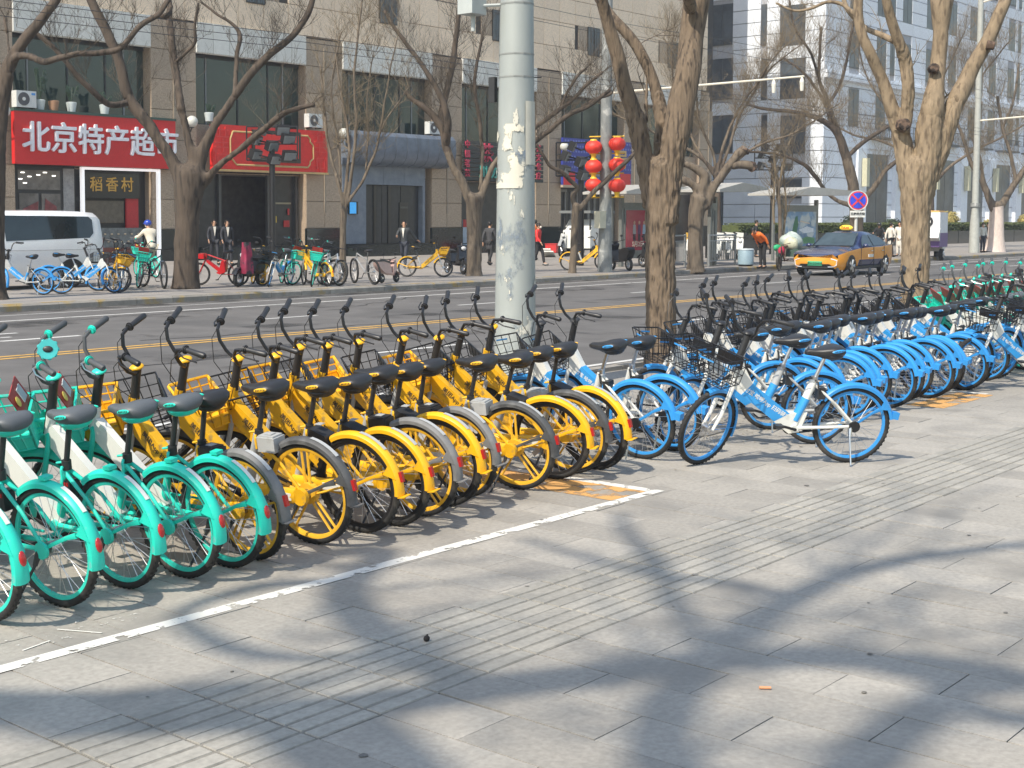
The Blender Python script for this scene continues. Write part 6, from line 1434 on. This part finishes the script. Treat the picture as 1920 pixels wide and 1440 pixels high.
vanw = mat('van_white', (.86,.87,.88), .25, var=.03, coat=.6); vang = mat('car_glass', (.02,.03,.035), .06, var=.4, scale=1.5, spec=.8); trimb = mat('trim_black', (.02,.02,.02), .6)
# van: local x = backwards (towards the road's right), origin at its front
Yv = 29.75; xr = onY(196, 430, Yv).x; VL, VW = 5.0, .98
van = thing('van', 'white passenger van with dark side windows parked behind the far bicycles, its front cut off', 'van', (xr-VL, Yv+VW, .15))
def vsec(x, zb, zbelt, ztop, wb, wbelt, wtop): return (x, [(0, zb), (wb*.9, zb), (wb, zb+.12), (wbelt, (zb+zbelt)/2+.05), (wbelt, zbelt), (wtop+.03, max(zbelt+.01, ztop-.14)), (wtop*.86, ztop-.03), (0, ztop)])
S = [vsec(0,.45,.75,.8,.75,.80,.60), vsec(.1,.30,.95,1.0,.85,.92,.78), vsec(.55,.28,1.06,1.12,.9,.97,.84), vsec(.95,.28,1.10,1.22,.92,.98,.84), vsec(1.35,.28,1.12,1.60,.92,.98,.80), vsec(1.75,.28,1.13,1.88,.92,.98,.80), vsec(2.1,.28,1.14,1.95,.92,.98,.82), vsec(3.2,.28,1.16,1.97,.92,.98,.83), vsec(4.4,.28,1.18,1.96,.92,.98,.83), vsec(4.82,.28,1.2,1.93,.92,.97,.82), vsec(4.95,.32,1.2,1.86,.88,.94,.80), vsec(5.0,.40,1.2,1.70,.84,.90,.78)]
loft('body', S, [vanw, trimb], van, lambda i, j: 1 if j == 0 else 0)
def sidewin(name, P, y, m, t, t2=.012):
    b = MB(); b.prism(P, 1, y-t2, y+.02); return b.build(name, m, t)
def vy(z): return -(.98-(z-1.16)*.175)-.004
def winpanel(name, P, parent, m, fy, t=.02, s=1):
    vs = [(x, fy(z)*s, z) for x, z in P]+[(x, (fy(z)+t)*s, z) for x, z in P]; k = len(P)
    b = MB(); b.add(vs, [tuple(range(k)), tuple(range(k, 2*k))[::-1]]+[(i, (i+1) % k, k+(i+1) % k, k+i) for i in range(k)]); return b.build(name, m, parent)
for s in (1, -1):
    winpanel('window', [(1.30,1.16),(1.9,1.17),(1.96,1.80),(1.72,1.82),(1.45,1.5)], van, vang, vy, s=s)
    winpanel('window', [(2.12,1.20),(4.55,1.26),(4.68,1.38),(4.68,1.72),(4.58,1.80),(2.10,1.83)], van, vang, vy, s=s)
    winpanel('door_handle', [(1.83,1.06),(2.03,1.07),(2.03,1.11),(1.83,1.10)], van, trimb, lambda z: -1.0, .03, s)
    b = MB(); b.bx(2.02, 2.035, -.986*1, -.975, .35, 1.15) if s > 0 else b.bx(2.02, 2.035, .975, .986, .35, 1.15); b.build('door_seam', mat('seam_shade', (.25,.25,.26), .6), van)
    b = MB(); y = -.99*s; b.bx(1.0, 4.9, min(y, y+.01*s), max(y, y+.01*s), .96, .975); b.build('side_crease', mat('seam_light', (.5,.5,.52), .4), van)
    for x in (.95, 4.0):
        b = MB(); b.arcx((0, 0, 0), .40, lambda u: [(-.02, 0), (.02, 0), (.02, -.36), (-.02, -.36)], 0, 180, 14); b.v = [(x+yy, -.965*s+xx, .34+zz_) for xx, yy, zz_ in b.v]; b.build('wheel_arch', trimb, van)
        carwheel(van, x, -.86*s, .34, .22, s=-s)
b = MB(); b.box((4.985, -.86, 1.0), (.05, .08, .5)); b.box((4.985, .86, 1.0), (.05, .08, .5)); b.build('tail_light', redl, van)
b = MB(); b.ell((1.2, -1.1, 1.25), (.1, .12, .13), 10, 7); b.build('wing_mirror', vanw, van, smooth=True)
# taxi: local x backwards, headed towards the camera's left along the street
a = gp(1596, 517, 0)
taxi = thing('taxi', 'orange and dark blue taxi saloon with a yellow roof sign on the road', 'taxi', (a.x-.95, a.y-.9+1.75, 0), R_(1.5))
tor = mat('taxi_orange', (.80,.33,.035), .25, var=.03, coat=.6); tbl = mat('taxi_navy', (.025,.035,.10), .2, var=.05, coat=.7)
def tsec(x, zb, zbelt, ztop, wb, wbelt, wtop): return (x, [(0, zb), (wb*.92, zb), (wb, zb+.10), (wbelt, zb+.33), (wbelt-.01, zbelt), (wtop+.02, max(zbelt+.012, ztop-.10)), (wtop*.82, max(zbelt+.02, ztop-.015)), (0, max(zbelt+.03, ztop))])
TS = [tsec(0,.40,.60,.62,.55,.60,.50), tsec(.06,.25,.70,.72,.72,.78,.66), tsec(.25,.2,.76,.79,.82,.88,.70), tsec(.6,.2,.82,.87,.85,.91,.72), tsec(1.1,.2,.87,.94,.86,.915,.72), tsec(1.45,.2,.90,.965,.86,.92,.68), tsec(1.85,.2,.92,1.16,.86,.92,.60), tsec(2.25,.2,.93,1.44,.86,.92,.56), tsec(2.7,.2,.94,1.49,.86,.92,.56), tsec(3.3,.2,.95,1.46,.86,.92,.56), tsec(3.75,.2,.97,1.34,.86,.92,.58), tsec(4.15,.22,.99,1.14,.85,.90,.64), tsec(4.5,.26,1.0,1.05,.82,.87,.70), tsec(4.68,.32,.96,1.0,.72,.80,.66), tsec(4.74,.42,.9,.93,.6,.70,.60)]
loft('body', TS, [tor, tbl, trimb], taxi, lambda i, j: (2 if j == 0 else (1 if j >= 4 else (0 if (j == 3 or i < 3 or i > 11) else (1 if 4 < i < 11 and j <= 2 else 0)))))
def ty(z): return -(.93-(z-.93)*.62)-.003
for s in (1, -1):
    winpanel('window', [(1.72,.97),(2.66,.98),(2.66,1.36),(2.32,1.36),(1.98,1.20)], taxi, vang, ty, s=s)
    winpanel('window', [(2.74,.98),(3.75,1.01),(3.92,1.08),(3.62,1.27),(3.25,1.36),(2.74,1.37)], taxi, vang, ty, s=s)
    winpanel('door_badge', [(2.25,.60),(2.65,.60),(2.65,.70),(2.25,.70)], taxi, whi, lambda z: -.935, s=s)
    for x in (.86, 3.72):
        b = MB(); b.arcx((0, 0, 0), .37, lambda u: [(-.02, 0), (.02, 0), (.02, -.33), (-.02, -.33)], 0, 180, 14); b.v = [(x+yy, -.895*s+xx, .33+zz_) for xx, yy, zz_ in b.v]; b.build('wheel_arch', trimb, taxi)
        carwheel(taxi, x, -.82*s, .335, .2, s=-s)
b = MB(); b.add([(1.50,-.70,.975),(1.50,.70,.975),(2.20,.56,1.405),(2.20,-.56,1.405),(1.52,-.70,.955),(1.52,.70,.955),(2.22,.56,1.385),(2.22,-.56,1.385)], [(0,1,2,3),(7,6,5,4),(0,4,5,1),(1,5,6,2),(2,6,7,3),(3,7,4,0)]); b.v = [(x-.05, y, z+.03) for x, y, z in b.v]; b.build('windscreen', mat('windscreen_glass', (.05,.07,.08), .08, var=.5, scale=2, spec=.8), taxi)
b = MB(); b.box((-.01, 0, .42), (.03, .5, .15)); pl_ = b.build('number_plate', mat('plate_green', (.08,.50,.26), .4), taxi)
me = text_mesh('京A·D26604', .1, .002, mat('plate_ink', (.02,.03,.02), .5)); o = link('plate_lettering', me, pl_); o.matrix_local = Matrix.Translation((-.028, 0, .42)) @ Matrix(((0,0,-1,0),(-1,0,0,0),(0,1,0,0),(0,0,0,1)))
wl = mat('lamp_white', (.8,.82,.85), .15, coat=.5)
for s in (1, -1):
    b = MB(); b.tube([(.0, s*.30, .30), (.02, s*.62, .31), (.06, s*.72, .36), (.05, s*.74, .52), (.0, s*.55, .58)], .018, 5); b.build('running_light', wl, taxi)
    b = MB(); b.add([(.02,s*.40,.66),(.10,s*.78,.68),(.30,s*.86,.74),(.2,s*.6,.74),(.04,s*.40,.69)], [(0,1,2,3,4)]); b.v = [(x-.02, y, z+.01) for x, y, z in b.v]; b.build('headlight', mat('headlight_dark', (.08,.09,.1), .1), taxi)
    b = MB(); b.ell((1.75, s*1.02, 1.0), (.08, .11, .07), 10, 7); b.build('wing_mirror', tbl, taxi, smooth=True)
b = MB(); b.tube([(.035, -.45, .675), (.0, 0, .665), (.035, .45, .675)], .014, 5); b.build('front_trim', chrome, taxi)
b = MB(); b.box((-.0, 0, .29), (.06, .9, .06)); b.build('grille', trimb, taxi)
for s in (1, -1):
    for x in (1.62, 2.70, 3.62): winpanel('door_seam', [(x, .30), (x+.012, .30), (x+.012, .95), (x, .95)], taxi, trimb, lambda z: -.931 if z < .6 else -.929, s=s)
    winpanel('sill_trim', [(1.2, .24), (3.35, .24), (3.35, .32), (1.2, .32)], taxi, trimb, lambda z: -.905, s=s)
    for x in (2.45, 3.40): winpanel('door_handle', [(x, .80), (x+.16, .80), (x+.16, .83), (x, .83)], taxi, chrome, lambda z: -.94, .02, s)
b = MB(); b.box((2.5, 0, 1.5), (.16, .3, .04), 1); b.ell((2.5, 0, 1.60), (.10, .24, .10), 16, 8, 0); rs_ = b.build('roof_sign', [mat('roof_sign_yellow', (.85,.62,.05), .4, emit=.3), trimb], taxi, smooth=True)
o = link('roof_lettering', text_mesh('TAXI', .13, .003, mat('sign_red', (.50,.018,.022), .45), .003), rs_); o.matrix_local = Matrix.Translation((2.39, 0, 1.6)) @ Matrix(((0,0,-1,0),(-1,0,0,0),(0,1,0,0),(0,0,0,1)))
person('taxi driver in a white sleeve resting an elbow out of the window', 0, 0, 180, mat('pale_blue_shirt', (.45,.5,.6), .8), blackc, 1.5, loc=taxi.location+Vector((2.25, -.42, .05)), pose={'Lkne': (-.1,.4,.75), 'Lank': (-.1,.45,.35), 'Ltoe': (-.1,.55,.32), 'Rkne': (.1,.4,.75), 'Rank': (.1,.45,.35), 'Rtoe': (.1,.55,.32), 'pel': (0,0,.55), 'Lhip': (-.09,.05,.55), 'Rhip': (.09,.05,.55), 'wai': (0,0,.7), 'che': (0,0,.9), 'nec': (0,.02,1.08), 'hed': (0,.05,1.22), 'crn': (0,.05,1.32), 'Lsho': (-.18,0,1.0), 'Rsho': (.18,0,1.0), 'Lelb': (-.3,.2,.98), 'Lwri': (-.2,.4,.95), 'Lhan': (-.2,.45,.95), 'Relb': (.24,.1,.85), 'Rwri': (.1,.35,.95), 'Rhan': (.1,.4,.95)})
# cargo tricycle with sacks
a, f = gp(1500, 506, 0), gp(1428, 510, 0)
tc_ = thing('cargo_tricycle', 'rusty cargo tricycle heaped with sacks in the road left of the taxi', 'tricycle', (a.x-.1, a.y+.35, 0), math.atan2(f.y-a.y, f.x-a.x)+.25)
for c in ((0, .45, .33), (0, -.45, .33), (1.7, 0, .33)):
    b = MB(); b.ringx((0, 0, 0), .31, [(.02*math.cos(k), .02*math.sin(k)) for k in (0, 1.05, 2.1, 3.14, 4.2, 5.2)], 30)
    for i in range(16): b.tube([(0, 0, 0), (0, .3*math.cos(i*.3927), .3*math.sin(i*.3927))], .003, 3)
    b.v = [(y+c[0], x+c[1], z+c[2]) for x, y, z in b.v]; b.build('wheel', mat('old_rubber', (.06,.055,.05), .8), tc_)
b = MB(); b.tube([(.3, 0, .4), (.9, 0, .35), (1.45, 0, .8), (1.42, 0, .95)], .025, 6); b.tube([(1.45, 0, .8), (1.7, .04, .33)], .018, 6); b.tube([(1.3, -.3, 1.02), (1.42, 0, .95), (1.3, .3, 1.02)], .015, 6); b.tube([(.9, 0, .35), (.75, 0, .85)], .02, 6); b.ell((.72, 0, .9), (.13, .09, .05), 8, 5); b.tube([(0, -.5, .33), (0, .5, .33)], .02, 6); b.build('frame', mat('rusty_frame', (.12,.07,.05), .7, var=.4, scale=10), tc_)
b = MB(); b.bx(-.65, .5, -.42, .42, .5, .54); b.bx(-.65, -.62, -.42, .42, .54, .8); b.bx(.47, .5, -.42, .42, .54, .8); b.bx(-.65, .5, -.42, -.39, .54, .8); b.bx(-.65, .5, .39, .42, .54, .8); b.build('cargo_bed', mat('bed_green', (.05,.09,.07), .7), tc_)
def sack(lab, c, r, m, sd):
    t = thing('sack', lab, 'sack', tc_.location+Matrix.Rotation(tc_.rotation_euler.z, 3, 'Z') @ Vector(c), 0, 'sacks on the cargo tricycle'); b = MB(); b.ell((0, 0, 0), r, 16, 12)
    b.v = [tuple(Vector(v)*(1+.22*noise.noise(Vector(v)*4+Vector((sd, 0, 0))))) for v in b.v]; b.build('sack_cloth', m, t, smooth='full')
wv = mat('woven_sack', (.42,.48,.44), .7, var=.35, scale=6, col2=(.2,.32,.28), thr=(.5,3,.1))
sack('large pale woven sack on top of the cargo tricycle', (-.1, 0, 1.05), (.5, .4, .36), wv, 1); sack('pale green woven sack at the tail of the tricycle', (-.5, -.1, .92), (.36, .34, .30), mat('green_sack', (.25,.38,.33), .7, var=.3, scale=6), 2)
sack('bright green sack low on the tricycle side', (.1, -.42, .82), (.34, .12, .14), mat('bright_green_sack', (.03,.42,.18), .6), 3); sack('cream sack at the front of the tricycle load', (.35, .1, .98), (.24, .28, .26), mat('cream_sack', (.55,.55,.40), .7, var=.3), 4)
sack('crimson bag hanging at the front of the cargo tricycle', (.75, -.15, .72), (.16, .12, .17), mat('crimson_bag', (.45,.03,.07), .6), 5)
# grey blue bin
B = gp(1398, 499, .15); t = thing('litter_bin', 'round grey blue litter bin beside the orange worker', 'bin', B)
b = MB(); b.tube([(0, 0, .07), (0, 0, .60), (0, 0, .63)], [.29, .29, .27], 24); b.build('drum', mat('bin_blue', (.26,.36,.42), .4, var=.1), t, smooth=True); b = MB(); b.tube([(0, 0, 0), (0, 0, .07)], .26, 24); b.build('foot', blkm, t); b = MB(); b.tube([(0,0,.61),(0,0,.66)], [.305,.27], 24); b.build('rim', mat('bin_rim', (.45,.5,.52), .4), t, smooth=True)
# railings
def rail(x0, x1, y, lab, z0=.15):
    a, b_ = gp(x0, y, z0), gp(x1, y-3, z0); d = b_-a; L = d.length; t = thing('railing', lab, 'railing', a, math.atan2(d.y, d.x)); st_ = mat('rail_steel', (.30,.31,.31), .4, metal=.4)
    b = MB(); b.tube([(0, 0, 1.15), (L, 0, 1.15)], .035, 6); b.build('top_rail', st_, t, smooth=True); b = MB(); b.tube([(0, 0, .95), (L, 0, .95)], .02, 6); b.tube([(0, 0, .2), (L, 0, .2)], .02, 6); b.build('cross_rail', st_, t)
    for u in (0, L): b = MB(); b.tube([(u, 0, 0), (u, 0, 1.2)], .045, 8); b.build('post', st_, t)
    for i in range(1, int(L/.16)): b = MB(); b.box((i*.16, 0, .57), (.03, .02, .75)); b.build('baluster', st_, t)
rail(1328, 1378, 500, 'grey steel railing right of the lopped tree'); rail(1262, 1284, 503, 'short grey railing just right of the thick near trunk')
# bus shelters
def shelter(px_, py_, w_, lab, ad, poster, z=.15, rot=0., hh=2.75):
    B = gp(px_, py_, z); t = thing('bus_shelter', lab, 'bus shelter', B, rot); fr = mat('shelter_steel', (.20,.21,.20), .4, metal=.3, var=.15)
    for u in (0, w_): MB().box((u, 0, 1.3), (.14, .14, 2.6)).build('post', fr, t)
    MB().box((-.45, .1, 1.3), (.1, .1, 2.6)).build('post', fr, t)
    b = MB(); b.prism([(-.9, hh), (.9, hh+.28), (w_+2.4, hh+.12), (w_+2.5, hh+.03), (w_+1, hh-.06), (-.9, hh-.09)], 1, -.9, 1.1); b.build('roof', mat('shelter_roof', (.42,.41,.38), .5, var=.1), t)
    MB().box((w_/2, 0, 2.25), (w_, .16, .22)).build('header', fr, t); MB().box((w_/2, 0, .42), (w_, .16, .25)).build('footer', fr, t)
    bx_ = MB().box((w_/2, 0, 1.32), (w_-.15, .2, 1.66)).build('light_box', fr, t)
    MB().box((w_/2, -.105, 1.34), (w_-.32, .012, 1.48)).build('poster', poster, bx_); return t, bx_
posr = mat('poster_red', (.36,.03,.06), .25, var=.15, scale=2, coat=.6)
t, bx_ = shelter(1164, 500, 2.5, 'bus shelter with a red poster, left of the thick near tree', None, posr, rot=R_(-4))
b = MB()
for i, (x, c) in enumerate(((.65, 0), (.95, 1), (1.25, 2), (1.55, 0), (1.85, 3), (2.1, 1))): b.ell((x, -.115, 1.62), (.06, .006, .07), 8, 6, 4); b.prism([(x-.1, 1.2), (x+.1, 1.2), (x+.07, 1.55), (x-.07, 1.55)], 1, -.118, -.112, c); b.prism([(x-.07, .95), (x+.07, .95), (x+.07, 1.2), (x-.07, 1.2)], 1, -.118, -.112, 3)
b.build('poster_figures', [mat('print_grey', (.35,.33,.33), .5), mat('print_plum', (.12,.04,.12), .5), mat('print_sky', (.30,.42,.52), .5), mat('print_dark', (.05,.02,.03), .5), skin_], bx_)
o = link('poster_lettering', text_mesh('5月2日 开业', .24, .003, mat('print_cream', (.6,.5,.4), .5), .006), bx_); o.matrix_local = Matrix.Translation((1.15, -.12, .82)) @ FACE_MY
poss = mat('poster_sky', (.12,.24,.40), .25, var=.5, scale=1.4, coat=.6, col2=(.45,.52,.55), thr=(.5,1.6,.1))
t, bx_ = shelter(1464, 488, 2.55, 'bus shelter with a blue and green landscape poster, behind the taxi', None, poss, rot=R_(-8), hh=2.85)
b = MB(); b.prism([(.25,.7),(2.3,.7),(2.3,.95),(1.7,1.0),(1.1,.85),(.25,.9)], 1, -.118, -.112, 0); b.prism([(.55,.9),(.7,1.5),(.85,1.85),(1.0,1.9),(1.05,1.5),(.95,1.2),(1.15,1.0),(1.0,.9)], 1, -.119, -.113, 1); b.prism([(1.1,1.3),(1.7,1.45),(2.2,1.35),(2.2,1.2),(1.5,1.15)], 1, -.118, -.112, 2); b.prism([(1.2,1.7),(1.9,1.6),(1.9,1.55),(1.2,1.64)], 1, -.118, -.112, 3)
b.build('poster_landscape', [mat('print_grass', (.07,.22,.10), .4), mat('print_tree', (.04,.16,.08), .4), mat('print_snow', (.6,.65,.7), .4), mat('print_cream', (.6,.5,.4), .5)], bx_)
t, bx_ = shelter(1330, 498, .35, 'end of a bus shelter roof showing right of the thick near trunk', None, mat('dark_cloth', (.03,.03,.035), .8), hh=2.85)
# no stopping sign
B = Vector((onY(1605, 413, 25.6).x, 25.6, .15)); c = atD(1607, 376, B)-B; t = thing('road_sign', 'round blue and red no stopping sign over a white street name plate', 'sign', B)
b = MB(); b.tube([(0, 0, 0), (0, 0, c.z+.1)], .07, 10); b.build('post', mat('post_white', (.55,.55,.52), .5), t, smooth=True)
q = Matrix.Rotation(ANG-math.pi/2, 4, 'Z'); M4 = Matrix.Translation(c-fh*.1) @ q
def onplate(name, mb, m): o = mb.build(name, m, t); o.matrix_local = M4; return o
sr = 18.5/pxm(B)
b = MB(); b.tube([(0, .02, 0), (0, -.02, 0)], sr, 32); onplate('disc', b, mat('sign_ring_red', (.70,.05,.06), .4)); b = MB(); b.tube([(0, -.021, 0), (0, -.03, 0)], sr*.80, 32); onplate('disc_field', b, mat('sign_field_blue', (.03,.07,.62), .4))
b = MB()
for a_ in (45, -45): b.box((0, -.035, 0), (sr*1.6, .012, sr*.17), rot=Matrix.Rotation(R_(a_), 3, 'Y'))
onplate('cross', b, mat('sign_ring_red', (.7,.05,.06), .4)); b = MB(); b.ringx((0, 0, 0), sr*.98, [(-.025, .02), (.025, .02), (.025, -.02), (-.025, -.02)], 32); b.v = [(y, x, z) for x, y, z in b.v]; onplate('edge', b, mat('sign_rim', (.6,.6,.6), .4))
b = MB(); b.box((0, 0, -sr*1.36), (sr*1.52, .03, sr*.66)); onplate('name_plate', b, whi)
o = link('street_name', text_mesh('王府井大街', sr*.29, .003, blk, .004), t); o.matrix_local = M4 @ Matrix.Translation((0, -.025, -sr*1.36)) @ Matrix(((1,0,0,0),(0,0,-1,0),(0,1,0,0),(0,0,0,1)))
# courier trike at the right of the second near tree
a = gp(1742, 488, 0); t = thing('courier_trike', 'white and purple delivery trike with a round emblem, right of the second near trunk', 'delivery trike', (a.x, a.y, 0), R_(8))
MB().box((.2, 0, 1.75), (1.5, 1.15, .95)).build('cargo_box', mat('box_white', (.72,.72,.74), .5), t); MB().box((.2, 0, .95), (1.6, 1.15, .65)).build('chassis', mat('chassis_purple', (.13,.07,.22), .5), t)
MB().box((.1, 0, 2.27), (1.0, 1.0, .08)).build('roof_rack', mat('orange_rack', (.6,.35,.12), .6), t)
b = MB(); b.tube([(-.56, -.02, 1.8), (-.58, -.02, 1.8)], .25, 20, 0); b.tube([(-.58, -.02, 1.8), (-.585, -.02, 1.8)], .15, 16, 1); b.tube([(-.61, 0, 1.05), (-.62, 0, 1.05)], .2, 16, 2); b.box((-.62, -.3, 1.05), (.01, .3, .08), 2); b.build('emblem', [blk, whi, mat('emblem_lilac', (.45,.4,.6), .5)], t)
for y in (-.5, .5): carwheel(t, .2, y, .27, .16, s=1 if y > 0 else -1)
carwheel(t, 1.4, 0, .27, .14); b = MB(); b.prism([(.95,.4),(1.6,.5),(1.5,1.3),(1.1,1.2)], 1, -.35, .35); b.tube([(1.3,-.4,1.4),(1.4,0,1.35),(1.3,.4,1.4)], .02, 5); b.build('cab', whi, t); b = MB(); b.prism([(-.6,.9),(-.95,1.05),(-.6,1.5)], 1, -.6, .6); b.build('rear_flap', whi, t)
# white vehicle, motor tricycle, red box and riders in the side street
a = gp(1112, 480, .15); t = thing('utility_cart', 'white electric cart with grey canopy behind the lantern post', 'cart', (a.x-.5, a.y, .15), R_(10))
b = MB(); b.prism([(-1.2,.4),(1.2,.4),(1.2,1.2),(.6,1.3),(.2,1.75),(-.5,1.75),(-1.2,1.2)], 1, -.7, .7); b.build('body', whi, t); MB().box((0, 0, 2.1), (2.8, 1.6, .12)).build('canopy', mat('canopy_grey', (.16,.17,.17), .6), t)
for x in (-1.1, 1.1):
    for y in (-.65, .65): MB().box((x, y, 1.4), (.06, .06, 1.4)).build('pillar', trimb, t)
for x in (-.8, .8):
    for y in (-.7, .7): carwheel(t, x, y, .26, .18, s=1 if y > 0 else -1)
b = MB(); b.add([(.62,-.6,1.32),(.62,.6,1.32),(.25,.6,1.72),(.25,-.6,1.72)], [(0,1,2,3)]); b.v = [(x+.03, y, z+.02) for x, y, z in b.v]; b.build('windscreen', vang, t)
scooter('motor_tricycle', 'old motor tricycle with big spoked front wheel beside the thin forked tree', 'motor tricycle', 1066, 480, 1045, 484, mat('old_white', (.35,.36,.36), .5), redp, 1.4, .38, 1.15, box=redp)
a = gp(1038, 474, .15); t = thing('crate', 'low red plastic crate on the pavement near the motor tricycle', 'crate', a, .3); MB().box((0, 0, .24), (.95, .6, .44)).build('crate_body', mat('crate_red', (.55,.03,.03), .5), t); MB().box((0, 0, .47), (1.0, .65, .04)).build('rim', mat('crate_red', (.55,.03,.03), .5), t)
a = gp(1030, 482, .15); t = thing('folded_board', 'white folded board lying beside the motor tricycle', 'board', a, .5); MB().box((0, 0, .12), (1.1, .5, .04), rot=Matrix.Rotation(.3, 3, 'Y')).build('panel', whi, t); MB().box((.1, .1, .2), (1.1, .4, .04), rot=Matrix.Rotation(.35, 3, 'Y')).build('panel', whi, t)
a = gp(1645, 479, .15); scooter('motor_scooter', 'dark scooter with a helmeted rider beyond the taxi roof', 'scooter', 1655, 477, 1635, 478, blkm, blk, 1.3, .26)
person('rider in dark clothes and black helmet beyond the taxi roof', 0, 0, 200, blackc, blackc, 1.65, loc=gp(1648, 478, .15)+Vector((0, 0, -.05)), pose=RIDE, hat=mat('helmet_black', (.02,.02,.02), .2, coat=.6))
for i, (px_, py_) in enumerate(((1325, 484), (1300, 482))):
    a = gp(px_, py_, .15); t = thing('notice_board', 'dark standing board %s the railing' % ('behind' if i == 0 else 'left of'), 'board', a); MB().box((0, 0, 1.0), (.9, .08, .9)).build('panel', blkm, t); MB().box((0, 0, .3), (.1, .1, .6)).build('post', blkm, t)

hz = MB().bx(-95, 345, -95, 140, -1.2, 50).build('haze', None, kind='stuff')
hm = bpy.data.materials.new('haze_air'); hm.use_nodes = True; t = hm.node_tree; t.nodes.clear()
pv = t.nodes.new('ShaderNodeVolumePrincipled'); pv.inputs['Color'].default_value = (.88, .92, 1, 1); pv.inputs['Density'].default_value = .0009; pv.inputs['Anisotropy'].default_value = .3
om = t.nodes.new('ShaderNodeOutputMaterial'); t.links.new(pv.outputs[0], om.inputs['Volume']); hz.data.materials.clear(); hz.data.materials.append(hm)
